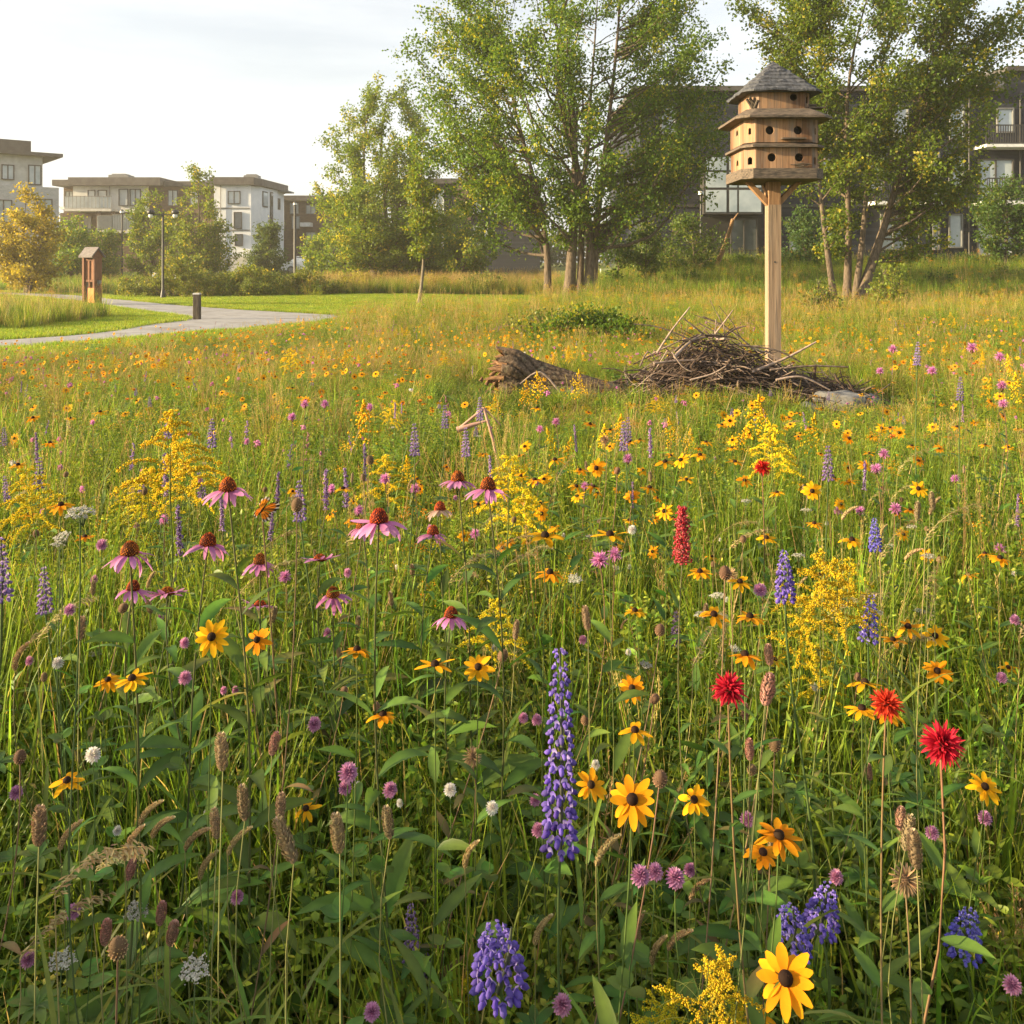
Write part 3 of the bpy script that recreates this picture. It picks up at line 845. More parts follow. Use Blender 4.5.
def car(x, y, d, paint, label, rz):
    p = at(x, y, d); z0 = float(gh(p.x, d))
    o = empty('parked_car', (p.x, d, z0), label, 'car', 'cars parked in front of the far buildings', R(rz))
    b = MB()
    prof = [(-2.1, 0.3), (2.1, 0.3), (2.15, 0.62), (2.0, 0.8), (1.1, 0.92), (0.4, 1.42), (-1.2, 1.45), (-1.95, 0.98), (-2.12, 0.85)]
    n = len(prof)
    ins = lambda z: 0.86 - 0.22 * max(0, z - 0.9)
    v = [(x_, -ins(z_), z_) for x_, z_ in prof] + [(x_, ins(z_), z_) for x_, z_ in prof]
    b.add(v, [(i, (i + 1) % n, n + (i + 1) % n, n + i) for i in range(n)])
    b.add(v[:n][::-1], [tuple(range(n))]); b.add(v[n:], [tuple(range(n))])
    part('body', b, paint, o, False)
    for s in (-1, 1):
        b = MB(); y0 = s * 0.83
        b.add([(0.95, y0, 0.95), (0.38, y0 * .92, 1.36), (-1.1, y0 * .92, 1.38), (-1.75, y0, 0.98)], [(0, 1, 2, 3)])
        part('side_window', b, MT['glass_dark'], o, False)
        for xx in (-1.3, 1.35):
            b = MB(); tube(b, [(xx, s * 0.68, 0.32), (xx, s * 0.89, 0.32)], 0.32, 16); wh = part('wheel', b, MT['iron'], o)
            b = MB(); tube(b, [(xx, s * 0.89, 0.32), (xx, s * 0.9, 0.32)], 0.2, 12); part('rim', b, MT['frame_grey'], wh)
    b = MB(); b.add([(1.09, -.8, .95), (1.09, .8, .95), (.43, .72, 1.40), (.43, -.72, 1.40)], [(0, 1, 2, 3)]); part('windscreen', b, MT['glass_dark'], o, False)
    for s in (-1, 1):
        b = MB(); box(b, 2.02, s * 0.62 - 0.16, 0.62, 2.12, s * 0.62 + 0.16, 0.76); part('headlight', b, MT['lampglass'], o, False)


car(273, 272, 74, flat_mat('silver_paint', (0.55, 0.57, 0.6), 0.3), 'pale silver car parked in front of the thin dark pole', 20)
car(305, 272, 78, flat_mat('white_paint', (0.75, 0.75, 0.74), 0.3), 'white car parked just past the thin dark pole', 170)
# ------------------------------------------------------------------ trees
def smooth_path(p0, p1, rng, n=6, sag=0.0, wob=0.05, up=0.0):
    t = np.linspace(0, 1, n)[:, None]
    p0 = np.asarray(p0, float); p1 = np.asarray(p1, float)
    L_ = np.linalg.norm(p1 - p0)
    P = p0 * (1 - t) + p1 * t
    w = rng.normal(0, wob * L_, 3)
    w2 = rng.normal(0, wob * L_ * 0.5, 3)
    P += np.sin(t * np.pi) * w + np.sin(2 * np.pi * t) * w2
    P[:, 2] += (-np.sin(t[:, 0] * np.pi) * sag * L_)
    return P


def tree(name, base, stems, profile, n_limbs, n_leaves, leaf, cols, label, cat='tree', group='trees around the meadow', seed=1, centre=(0, 0), depth=1.0,
         bark='bark', r0=0.13, clump=0.16, gap=0.0, lobes=None, sink=0.1, upper=1.0, droop=0.3, twigs_per=7, part_names=('trunk', 'crown'), inner=0.35):
    """stems: (foot dx, dy, top dx, dy, height, radius); profile: (height, half width) outline of the crown; limbs run from the stems to
    points spread through the crown, twigs leave the limbs, leaves sit along the twigs"""
    rng = np.random.default_rng(seed)
    bx_, by_ = base
    z0 = float(gh(bx_, by_)) - sink
    o = empty(name, (bx_, by_, z0), label, cat, group)
    tb = MB(); stem_paths = []
    for (fx, fy, tx, ty, hh, rr) in stems:
        P = smooth_path((fx, fy, 0), (tx, ty, hh), rng, 12, 0, 0.025)
        t = np.linspace(0, 1, 12)
        rad = rr * (1 - 0.86 * t ** 0.8) * (1 + 0.5 * np.exp(-t * 16))
        tube(tb, P, rad, 9, (.2, .15, .1))
        stem_paths.append((P, rad, hh))
    zs = np.array([p[0] for p in profile]); rs = np.array([p[1] for p in profile])
    zmin, zmax = zs[0], zs[-1]
    zz = np.linspace(zmin, zmax, 60); wgt = np.interp(zz, zs, rs) ** 1.6 + 0.02; wgt /= wgt.sum()
    tips = []; tipw = []
    for i in range(n_limbs):
        for _ in range(20):
            z = rng.choice(zz, p=wgt) + rng.normal(0, 0.08)
            rr = np.interp(z, zs, rs)
            a = rng.uniform(0, 2 * np.pi)
            rad = rr * (inner + (1 - inner) * math.sqrt(rng.random()))
            lob = 1 + 0.22 * math.sin(3 * a + z * 1.7 + seed) * math.sin(2.3 * z + seed * 2)
            tgt = np.array([centre[0] + rad * lob * math.cos(a), centre[1] + rad * lob * depth * math.sin(a), z])
            if vnoise(tgt[0] * 3 + seed * 9, tgt[1] * 3 + z * 5.1, 3.0) >= gap:
                break
        # start low on the nearest stem
        best = None
        for (P, R_, hh) in stem_paths:
            hd = math.hypot(*(tgt[:2] - np.array([np.interp(tgt[2], P[:, 2], P[:, 0]), np.interp(tgt[2], P[:, 2], P[:, 1])])))
            if best is None or hd < best[0]:
                best = (hd, P, R_, hh)
        hd, P, R_, hh = best
        zs0 = min(max(tgt[2] - hd * rng.uniform(0.5, 1.0) * upper, min(0.16 * hh, 1.7) + 0.3 * rng.random()), 0.97 * hh)
        s = np.array([np.interp(zs0, P[:, 2], P[:, 0]), np.interp(zs0, P[:, 2], P[:, 1]), zs0])
        sr = np.interp(zs0, P[:, 2], R_)
        Q = smooth_path(s, tgt, rng, 7, 0.08, 0.05)
        Lq = np.linalg.norm(tgt - s)
        lr = min(sr * 0.6, 0.012 + 0.013 * Lq)
        tube(tb, Q, np.linspace(lr, 0.006, 7), 5, (.2, .15, .1), cap=False)
        for k in range(twigs_per):
            t = rng.uniform(0.3, 1.0)
            p = np.array([np.interp(t, np.linspace(0, 1, 7), Q[:, j]) for j in range(3)])
            dr = (tgt - s) / (Lq + 1e-6) + rng.normal(0, 0.75, 3); dr[2] += 0.25
            dr /= np.linalg.norm(dr)
            tl = (0.25 + 0.22 * Lq * rng.random()) * 0.9
            e = p + dr * tl
            if k < 4:
                tube(tb, [p, (p + e) / 2 + rng.normal(0, 0.02, 3), e], [0.009, 0.007, 0.004], 3, (.2, .15, .1), cap=False)
            tips.append(np.stack([p, e])); tipw.append(tl)
        tips.append(np.stack([Q[5], tgt])); tipw.append(0.5 * Lq / 5 + 0.2)
    part(part_names[0], tb, MT[bark], o)
    T = np.array(tips); tw = np.array(tipw); tw /= tw.sum()
    idx = rng.choice(len(T), n_leaves, p=tw)
    t = rng.random((n_leaves, 1)) ** 0.8
    pos = T[idx, 0] * (1 - t) + T[idx, 1] * t + rng.normal(0, clump, (n_leaves, 3)) * np.array([1, 1, 0.8])
    # leaf quads
    dr = rng.normal(0, 1, (n_leaves, 3)); dr[:, 2] -= droop; dr /= np.linalg.norm(dr, axis=1)[:, None]
    up = rng.normal(0, 1, (n_leaves, 3)) + np.array([0, 0, 0.6])
    sd_ = np.cross(dr, up); sd_ /= np.linalg.norm(sd_, axis=1)[:, None] + 1e-9
    nn = np.cross(sd_, dr)
    ln = leaf * rng.uniform(0.65, 1.3, (n_leaves, 1)); wd = ln * rng.uniform(0.3, 0.42, (n_leaves, 1))
    V = np.stack([pos, pos + dr * ln * 0.5 + sd_ * wd - nn * wd * 0.35, pos + dr * ln, pos + dr * ln * 0.5 - sd_ * wd - nn * wd * 0.35], 1)
    # tone per twig and per leaf, some turning yellow
    c0, c1, c2 = (np.array(c) for c in cols)
    tone = rng.random(len(T))[idx][:, None] * 0.6 + rng.random((n_leaves, 1)) * 0.4
    CC = c0 * (1 - tone) + c1 * tone
    yl = (rng.random(len(T)) < 0.10)[idx] & (rng.random(n_leaves) < 0.7) | (rng.random(n_leaves) < 0.05)
    CC[yl] = c2
    CC = CC * (1 + rng.normal(0, 0.14, (n_leaves, 1)))
    lb = MB()
    lb.add(V.reshape(-1, 3), np.arange(n_leaves * 4).reshape(-1, 4), np.repeat(np.clip(CC, .005, .9)[:, None], 4, 1).reshape(-1, 3))
    part(part_names[1], lb, MT['tree'], o, False)
    return o


GREEN = ((0.06, 0.125, 0.012), (0.14, 0.215, 0.02), (0.34, 0.33, 0.03))
OLIVE = ((0.08, 0.145, 0.016), (0.18, 0.255, 0.028), (0.36, 0.34, 0.035))
DEEP = ((0.045, 0.095, 0.016), (0.11, 0.17, 0.025), (0.19, 0.22, 0.035))
YELL = ((0.20, 0.20, 0.025), (0.34, 0.30, 0.035), (0.46, 0.37, 0.04))
COOL = ((0.045, 0.095, 0.03), (0.095, 0.16, 0.045), (0.14, 0.19, 0.04))

d = 31.0
bigp = at(578, 303, d)
tree('multi_stem_tree', (bigp.x, d),
     [(-0.32, 0, -1.1, 0.2, 11.0, 0.2), (0.28, -0.15, 0.3, 0.0, 12.5, 0.18), (0.5, 0.1, 1.5, -0.2, 11.5, 0.16), (-1.05, 0.3, -2.6, 0.5, 9.5, 0.14), (0.1, 0.4, 0.8, 1.4, 11, 0.13)],
     [(2.3, 0.9), (3.0, 2.8), (3.9, 4.6), (4.6, 5.6), (7, 5.9), (9, 5.7), (11, 5.0), (13.8, 2.2)], 225, 96000, 0.11, GREEN,
     'tall dense multi-stemmed tree in the middle, its crown running out of the frame top', seed=3, centre=(-0.2, 0), depth=0.65, clump=0.17, gap=0.45, upper=1.0, inner=.4, twigs_per=9)
K9 = 27.5 / 32
rtp = at(846, 300, 27.5)
tree('multi_stem_tree', (rtp.x, 27.5),
     [tuple(v * K9 for v in q) for q in ((-0.35, 0, -0.9, 0, 10.2, 0.13), (0.05, 0.15, 0.9, 0.3, 11.5, 0.15), (0.25, -0.1, 3.2, 0, 9.8, 0.2), (0.3, 0.2, 2.0, 0.5, 11, 0.13))],
     [(a_ * K9, b_ * K9) for a_, b_ in ((1.9, 1.2), (2.6, 2.5), (4, 3.2), (6, 3.8), (8, 4.5), (10, 5.0), (11.5, 4.6), (13.6, 1.8))], 190, 70000, 0.105, GREEN,
     'leaning multi-stemmed tree behind the birdhouse, in front of the dark apartment block', seed=8, centre=(1.15, 0), depth=0.65, clump=0.15, gap=0.42, upper=1.0, twigs_per=9)
p = at(380, 288, 50)
tree('multi_stem_tree', (p.x, 50), [(-0.2, 0, -0.8, 0, 9.5, 0.17), (0.2, 0.1, 0.5, 0.2, 11.2, 0.17), (0.3, 0, 2.0, 0.3, 9, 0.13), (-.25, .2, -1.8, .2, 8.5, .11)],
     [(0.7, 2.8), (1.4, 3.9), (3, 4.1), (5, 4.0), (7.5, 3.4), (9.5, 2.6), (11.2, 1.5), (12.2, 0.3)], 210, 62000, 0.14, OLIVE,
     'airy wide tree beside the path with daylight showing through its upper boughs', seed=5, centre=(0.2, 0), clump=0.18, gap=0.32, upper=1.0, twigs_per=8)
p = at(419, 304, 32)
tree('young_tree', (p.x, 32), [(0, 0, 0.05, 0, 5.2, 0.075)], [(1.9, 0.2), (2.6, 0.55), (3.6, 0.6), (4.8, 0.4), (5.5, 0.1)], 26, 2600, 0.12, OLIVE,
     'slim young tree with one straight bare trunk at the meadow edge', seed=6, clump=0.1, bark='bark_pale')
p = at(463, 283, 48)
tree('young_tree', (p.x, 48), [(0, 0, 0.1, 0, 3.6, 0.12), (0.5, 0.1, 0.7, 0, 3.2, 0.09)], [(1.0, 0.8), (1.8, 1.8), (3, 1.9), (4.2, 1.2), (5, 0.3)], 46, 7000, 0.15, OLIVE,
     'small round tree half hidden behind the big multi-stemmed tree', seed=7)
p = at(28, 292, 42)
tree('small_tree', (p.x, 42), [(0, 0, -0.1, 0, 4.3, 0.1), (0.1, 0, 0.7, 0, 3.8, 0.07), (-.1, 0, -.8, 0, 3.8, .07)], [(0.4, 0.9), (1.1, 1.7), (2.4, 1.8), (3.8, 1.2), (4.8, 0.5), (5.3, 0.1)], 80, 13000, 0.13, YELL,
     'golden sunlit tree in front of the grey brick building', seed=9)
p = at(72, 284, 56)
tree('small_tree', (p.x, 56), [(0, 0, 0, 0, 3.6, 0.1)], [(0.6, 0.9), (1.6, 1.6), (2.8, 1.5), (4.0, 0.7), (4.6, 0.1)], 50, 6500, 0.15, OLIVE, 'shaded tree just behind the golden tree and the kiosk', seed=10)
p = at(101, 284, 58)
tree('small_tree', (p.x, 58), [(0, 0, 0, 0, 3.6, 0.1)], [(0.5, 1.0), (1.4, 1.5), (2.6, 1.3), (3.8, 0.7), (4.9, 0.1)], 50, 6500, 0.15, OLIVE, 'pointed green tree between the kiosk and the cream balconies', seed=11)
p = at(150, 286, 56)
tree('small_tree', (p.x, 56), [(0, 0, 0, 0, 5, 0.12), (0.2, 0, 0.6, 0, 4.5, 0.1)], [(0.6, 1.2), (1.6, 1.8), (3.2, 1.6), (5, 1.0), (6.2, 0.2)], 60, 8500, 0.15, OLIVE, 'leafy tree standing behind the two-headed lamp post', seed=12)
p = at(198, 286, 55)
tree('small_tree', (p.x, 55), [(0, 0, 0, 0, 6.2, 0.13), (0.2, 0, 0.4, 0, 5.6, 0.1)], [(0.5, 1.5), (1.4, 2.2), (3, 2.1), (4.6, 1.6), (5.8, 0.9), (6.6, 0.65), (7.4, 0.5), (7.7, 0.1)], 90, 13000, 0.15, OLIVE,
     'tallest tree before the pale buildings, its narrow top poking above the roofline', seed=13)
p = at(268, 278, 62)
tree('conifer_like_tree', (p.x, 62), [(0, 0, 0, 0, 4.6, 0.12)], [(0.4, 1.1), (1.1, 1.5), (2.5, 1.2), (4, 0.7), (5.4, 0.12)], 60, 9000, 0.15, COOL, 'dark pointed tree in front of the white corner building', seed=14)
p = at(325, 280, 66)
tree('small_tree', (p.x, 66), [(0, 0, 0, 0, 3.4, 0.1)], [(0.4, 1.2), (1.4, 1.7), (2.6, 1.5), (3.8, 0.4)], 40, 5000, 0.17, OLIVE, 'small tree in front of the brown block', seed=15)
p = at(806, 282, 40)
tree('small_tree', (p.x, 40), [(0, 0, 0, 0, 3.0, 0.06), (0.1, 0, 0.4, 0, 2.6, 0.05)], [(0.2, 0.8), (0.8, 1.25), (1.8, 1.2), (2.8, 0.7), (3.5, 0.1)], 44, 6500, 0.13, COOL, 'bushy blue-green young tree seen just past the birdhouse post', seed=16)
p = at(1004, 282, 40)
tree('small_tree', (p.x, 40), [(0, 0, 0.1, 0, 3.6, 0.1)], [(0.9, 0.5), (1.6, 1.1), (2.8, 1.4), (3.9, 1.1), (4.8, 0.3)], 44, 6500, 0.13, DEEP, 'small dark tree before the balcony of the dark apartment block', seed=17)
p = at(672, 286, 38)
tree('small_tree', (p.x, 38), [(0, 0, 0, 0, 3.2, 0.07), (0.8, 0.2, 1.1, 0, 3.0, 0.05), (-.9, 0, -1, 0, 2.8, .05)], [(0.5, 1.2), (1.1, 2.2), (1.9, 2.3), (2.6, 1.7), (3.2, 0.5)], 50, 6000, 0.13, DEEP, 'low spreading dark tree beside the pale kerb', seed=18)
for i, (px, h_) in enumerate(((618, 2.3), (646, 2.6))):
    p = at(px, 300, 34)
    tree('sapling', (p.x, 34), [(0, 0, 0.06, 0, h_, 0.045)], [(0.9, 0.3), (1.6, 0.7), (2.4, 0.7), (3.0, 0.2)], 16, 1600, 0.11, DEEP,
         ('thin sapling nearest the big tree trunks', 'thin sapling nearer the low spreading dark tree')[i], 'sapling', 'saplings by the big tree', seed=19 + i, clump=.1)


# ------------------------------------------------------------------ shrubs
def shrub(x, y, d, w, h, n, cols, label, seed, leaf=0.09, grass=False, depth=0.8, name='shrub'):
    p = at(x, y, d)
    st = [(0.12 * math.cos(a), 0.12 * math.sin(a), w * 0.3 * math.cos(a), w * 0.3 * math.sin(a), h * 0.8, 0.02) for a in np.linspace(0, 6.28, 6)[:-1]]
    return tree(name, (p.x, d), st, [(0.02, w * 0.42), (h * 0.35, w * 0.5), (h * 0.7, w * 0.36), (h, 0.06)], 46, n, leaf, cols, label, 'shrub', 'shrubs round the lawns', seed=seed, clump=0.1,
                depth=depth, sink=0.02, droop=-0.5, upper=0.8, part_names=('branches', 'foliage'), inner=0.2)


MEADOWG = ((0.09, 0.14, 0.022), (0.18, 0.22, 0.04), (0.34, 0.3, 0.06))
shrub(172, 292, 38.5, 4.6, 1.6, 9000, MEADOWG, 'wide low shrub on the lawn behind the lamp post', 31)
shrub(212, 290, 40.5, 3.8, 1.2, 5500, MEADOWG, 'low lighter shrub between the wide shrub and the rounded shrub', 32)
shrub(252, 291, 39, 3.2, 1.45, 8000, MEADOWG, 'rounded green shrub on the lawn before the dark pointed tree', 33)
shrub(308, 290, 40, 3.4, 1.1, 7000, MEADOWG, 'grey-green shrub between the rounded shrub and the airy tree', 34)
shrub(432, 285, 43, 3.8, 0.9, 5000, YELL, 'straw-yellow thicket at the foot of the airy tree', 35)
shrub(356, 287, 42, 2.6, 0.9, 4000, YELL, 'golden thicket on the path side of the airy tree', 36)
shrub(138, 290, 41, 2.2, 1.0, 3500, MEADOWG, 'small shrub at the verge between the orange cone and the wide shrub', 45)
shrub(482, 287, 42, 3.0, 1.0, 4500, MEADOWG, 'grassy thicket under the small round tree', 46)
shrub(582, 335, 16.6, 2.5, 0.55, 9000, GREEN, 'bright green bush in the meadow before the big tree trunks', 37, leaf=0.07)
shrub(540, 333, 17.4, 1.3, 0.5, 4000, MEADOWG, 'smaller yellowish bush next to the bright green bush', 38, leaf=0.06)
shrub(888, 305, 24, 0.85, 1.4, 1800, ((0.14, 0.2, 0.03), (0.25, 0.3, 0.05), (0.34, 0.34, 0.05)), 'bright lime sapling bush standing before the dark bank', 39, leaf=0.085)
shrub(822, 322, 22, 0.9, 0.95, 1500, MEADOWG, 'small pale bush just behind the birdhouse post', 40, leaf=0.07)
shrub(958, 270, 41, 3.0, 0.9, 4500, DEEP, 'dark low shrub under the windows of the dark block', 41)
shrub(890, 270, 41, 3.6, 1.0, 5500, DEEP, 'dark shrub at the wall behind the lime sapling', 42)
shrub(690, 300, 34, 2.6, 0.95, 4500, DEEP, 'dark shrub in the tall grass between the big tree and the birdhouse post', 51)
shrub(935, 298, 33, 3.0, 1.0, 5000, DEEP, 'broad dark shrub in the tall grass beyond the leaning tree', 52)
shrub(1000, 296, 34, 2.4, 1.1, 4500, MEADOWG, 'lighter shrub at the frame edge before the dark block', 53)
shrub(790, 274, 41, 2.4, 0.9, 4000, DEEP, 'dark shrub at the wall behind the birdhouse post', 43)
shrub(742, 280, 40, 2.2, 0.8, 3500, GREEN, 'green shrub at the foot of the leaning broken branch', 44)

# two added bushes out of view, put in to shade the nearest plants
for bx_, by_, w_, h_, sd0, lb in ((-6.0, -0.35, 3.0, 2.5, 61, 'unseen tall bush added out of view to shade the nearest plants'), (-7.6, -1.6, 2.8, 2.7, 62, 'unseen tall bush added behind the first shading bush')):
    st = [(0.12 * math.cos(a), 0.12 * math.sin(a), w_ * 0.3 * math.cos(a), w_ * 0.3 * math.sin(a), h_ * 0.8, 0.02) for a in np.linspace(0, 6.28, 6)[:-1]]
    tree('shrub', (bx_, by_), st, [(0.1, w_ * 0.40), (h_ * 0.4, w_ * 0.5), (h_ * 0.75, w_ * 0.42), (h_, 0.1)], 90, 24000, 0.08, GREEN, lb, 'shrub', 'shrubs round the lawns', seed=sd0, clump=0.1,
         sink=0.02, droop=-0.3, upper=0.8, part_names=('branches', 'foliage'), inner=0.2)

# ------------------------------------------------------------------ the far belt of trees, one mass
rng = np.random.default_rng(77)
n = 26000
fx = rng.uniform(-75, 75, n); ang = vnoise(fx, 0, 6.0); top = 2.5 + 4.0 * ang + 1.5 * vnoise(fx, 9, 1.6)
pos = np.stack([fx, 112 + rng.uniform(-4, 4, n), 0.4 + top * rng.random(n) ** 0.7], 1)
dr = rng.normal(0, 1, (n, 3)); dr /= np.linalg.norm(dr, axis=1)[:, None]
sd_ = np.cross(dr, rng.normal(0, 1, (n, 3))); sd_ /= np.linalg.norm(sd_, axis=1)[:, None]
V = np.stack([pos, pos + dr * .3 + sd_ * .22, pos + dr * .65, pos + dr * .3 - sd_ * .22], 1)
b = MB(); b.add(V.reshape(-1, 3), np.arange(n * 4).reshape(-1, 4), np.repeat(jitter((0.06, 0.09, 0.02), n, rng, .25, .08)[:, None], 4, 1).reshape(-1, 3))
tag(part('distant_woods', b, MT['tree'], None, False), 'hazy belt of distant trees behind the buildings', 'woods', kind='stuff')
# ------------------------------------------------------------------ the birdhouse
MT['cedar'] = plank_mat('cedar_boards', (0.13, 0.066, 0.034), (0.42, 0.245, 0.135), 0.075, 'XY', 0.75, 0.05, stain=(2.2, (4, 4, .7), (0.17, 0.145, 0.125), .44, .68, .85))
MT['cedar_plain'] = noise_mat('cedar', (0.22, 0.12, 0.06), (0.36, 0.21, 0.11), 3, 8, 0.75, (14, 14, 1.0), 0.25)
MT['post_wood'] = noise_mat('pale_post_wood', (0.21, 0.14, 0.088), (0.37, 0.26, 0.17), 2.2, 8, 0.75, (14, 14, 0.7), 0.3, stain=(2.0, (5, 5, .5), (0.17, 0.145, 0.12), .44, .7, .8))
MT['weathered'] = noise_mat('weathered_board', (0.05, 0.042, 0.037), (0.17, 0.13, 0.098), 4, 8, 0.85, (3, 12, 12), 0.4)
MT['cedar_shingle'] = noise_mat('cedar_shingle', (0.028, 0.031, 0.04), (0.105, 0.108, 0.122), 9, 8, 0.9, (3, 3, 0.8), 0.6)
MT['hole'] = flat_mat('painted_inside_shade', (0.012, 0.009, 0.007), 0.95)  # inside shade put into the colour: near-black lining of the entrance holes

D = 11.0
bpos = at(773, 262, D)
S = D / F
zb = lambda py: H - (py - YH) * S
bh = empty('birdhouse', (bpos.x, D, float(gh(bpos.x, D))), 'three-storey wooden birdhouse with shingled roof on a tall square post', 'birdhouse')
g0 = bh.location.z
zl = lambda py: zb(py) - g0
b = MB(); c = 0.077
prism(b, [(-c, -c), (c, -c), (c, c), (-c, c)], -0.3, zl(205)); part('post', b, MT['post_wood'], bh, False)
b = MB(); c = 0.072; prism(b, [(-c, -c), (c, -c), (c, c), (-c, c)], zl(204.9), zl(182.3)); part('post_top', b, MT['cedar_plain'], bh, False)
for s, ax in ((-1, 0), (1, 0), (1, 1)):
    b = MB(); w = 0.045
    P = [(0.078, zl(206)), (0.078, zl(198.5)), (0.27, zl(182.4)), (0.34, zl(182.4))]
    v = []
    for y in (-w, w):
        for (x, z) in P:
            v.append((s * x, y, z) if ax == 0 else (y, s * x, z))
    b.add(v, [(0, 1, 2, 3), (7, 6, 5, 4), (0, 4, 5, 1), (1, 5, 6, 2), (2, 6, 7, 3), (3, 7, 4, 0)])
    part('brace', b, MT['cedar_plain'], bh, False)


def chamf(bs, dx=0.0):
    bs = bs * 0.87 if bs < 0.99 else bs
    a = bs * 0.76
    return [(-a + dx, -bs), (a + dx, -bs), (bs + dx, -a), (bs + dx, a), (a + dx, bs), (-a + dx, bs), (-bs + dx, a), (-bs + dx, -a)]


def deck(bs, z0, z1, name, lip=0.0):
    b = MB()
    pts = chamf(bs); n = len(pts)
    if lip:
        v = [(x * 0.72, y * 0.72, z1) for x, y in pts] + [(x, y, z0 + 0.028) for x, y in pts] + [(x, y, z0) for x, y in pts]
        b.add(v, [(i, n + i, n + (i + 1) % n, (i + 1) % n) for i in range(n)] + [(n + i, 2 * n + i, 2 * n + (i + 1) % n, n + (i + 1) % n) for i in range(n)])
        b.add([(x, y, z0) for x, y in pts], [tuple(range(n))][::1])
    else:
        prism(b, pts, z0, z1)
    return part(name, b, MT['weathered'], bh, False)


def storey(bs, z0, z1, holes, arch_holes):
    """walls with real round openings; holes: (x, z, r) in the front face, arch_holes: face index -> (half width, height)"""
    b = MB(); dk = MB(); pts = chamf(bs); n = len(pts)
    for i in range(n):
        a = Vector((*pts[i], 0)); e = Vector((*pts[(i + 1) % n], 0)); ex = (e - a).normalized(); ln = (e - a).length; nrm = Vector((ex.y, -ex.x, 0))
        hl = []
        if i == 0 or i == 4:
            hl = [[(x + ln / 2 + r * math.cos(t), z + r * math.sin(t)) for t in np.linspace(0, 2 * np.pi, 20, endpoint=False)] for x, z, r in holes]
        elif i in arch_holes:
            hw, hz, hh = arch_holes[i]
            hl = [[(ln / 2 - hw, hz), (ln / 2 + hw, hz)] + [(ln / 2 + hw * math.cos(t), hz + hh + hw * math.sin(t)) for t in np.linspace(0, np.pi, 9)]]
        loop = [(0, z0), (ln, z0), (ln, z1), (0, z1)]
        polys = [[Vector((x, z, 0)) for x, z in loop]] + [[Vector((x, z, 0)) for x, z in h_] for h_ in hl]
        flat = [q for pl in polys for q in pl]
        tri = tessellate_polygon(polys)
        P3 = [a + ex * q.x + Vector((0, 0, q.y)) for q in flat]
        tt = []
        for t in tri:
            nn = (P3[t[1]] - P3[t[0]]).cross(P3[t[2]] - P3[t[0]])
            tt.append(t if nn.dot(nrm) > 0 else t[::-1])
        b.add([tuple(q) for q in P3], tt)
        for h_ in hl:
            m = len(h_)
            o_ = [a + ex * x + Vector((0, 0, z)) for x, z in h_]; in_ = [q - nrm * 0.02 for q in o_]; ii_ = [q - nrm * 0.09 for q in o_]
            b.add([tuple(q) for q in o_ + in_], [(k, (k + 1) % m, m + (k + 1) % m, m + k) for k in range(m)])
            dk.add([tuple(q) for q in in_ + ii_], [(k, (k + 1) % m, m + (k + 1) % m, m + k) for k in range(m)])
            dk.add([tuple(q) for q in ii_], [tuple(range(m))])
    w = part('storey', b, MT['cedar'], bh, False)
    part('entrance_hole', dk, MT['hole'], w, False)
    return w


deck(0.56, zl(182), zl(172.2), 'platform')
storey(0.50, zl(172.1), zl(150), [(-0.14, zl(161.5), 0.05), (0.18, zl(161.5), 0.05)], {7: (0.03, zl(168), 0.06), 1: (0.03, zl(168), 0.06), 2: (0.05, zl(166), 0.02), 6: (0.05, zl(166), 0.02)})
deck(0.57, zl(152), zl(145.5), 'shelf', 1)
storey(0.505, zl(147), zl(120), [(-0.165, zl(135.5), 0.05), (0.165, zl(135.5), 0.05)], {7: (0.018, zl(139), 0.06), 1: (0.018, zl(139), 0.06), 2: (0.05, zl(136), 0.02), 6: (0.05, zl(136), 0.02)})
deck(0.655, zl(124.5), zl(114), 'shelf', 1)
storey(0.41, zl(118), zl(91), [(0.14, zl(102.5), 0.044)], {1: (0.03, zl(108), 0.06)})
# shingled roof, eight courses, each lapping over the one below
b = MB(); prng = np.random.default_rng(4)
NC = 8; be, ze, za = 0.475, zl(97), zl(62)
for i in range(NC):
    t0, t1 = i / NC, (i + 1.25) / NC
    r0_, r1_ = be * (1 - t0) ** 1.0, max(0.004, be * (1 - min(t1, 0.995)))
    za0, za1 = ze + (za - ze) * t0 + 0.012, ze + (za - ze) * min(t1, 1.0) + 0.0
    lo_, hi_ = chamf(1.0), chamf(1.0)
    n = 8; v = []; m = 6
    ring0 = []
    for k in range(n):
        a, c_ = np.array(lo_[k]), np.array(lo_[(k + 1) % n])
        mm = m if k % 2 == 0 else 2
        for j in range(mm):
            ring0.append(a + (c_ - a) * j / mm)
    ring0 = np.array(ring0); nn = len(ring0)
    jit = prng.normal(0, 0.007, nn)
    A = np.concatenate([ring0 * r0_ * (1 + 0.012), (za0 + jit)[:, None]], 1)
    B_ = np.concatenate([ring0 * r0_ * (1 + 0.012), (za0 + jit - 0.022)[:, None]], 1)
    T_ = np.concatenate([ring0 * r1_, np.full((nn, 1), za1)], 1)
    f = [(j, (j + 1) % nn, nn + (j + 1) % nn, nn + j) for j in range(nn)]
    b.add(np.concatenate([A, T_]), f); b.add(np.concatenate([B_, A]), f)
b.add([(x * be, y * be, ze - 0.01) for x, y in chamf(1.0)], [tuple(range(8))])
rf = part('roof', b, MT['cedar_shingle'], bh, False)
b = MB(); lathe(b, [(0.04, za - 0.05), (0.025, za - 0.005), (0.001, za + 0.012)], 8); part('finial', b, MT['cedar_shingle'], rf)
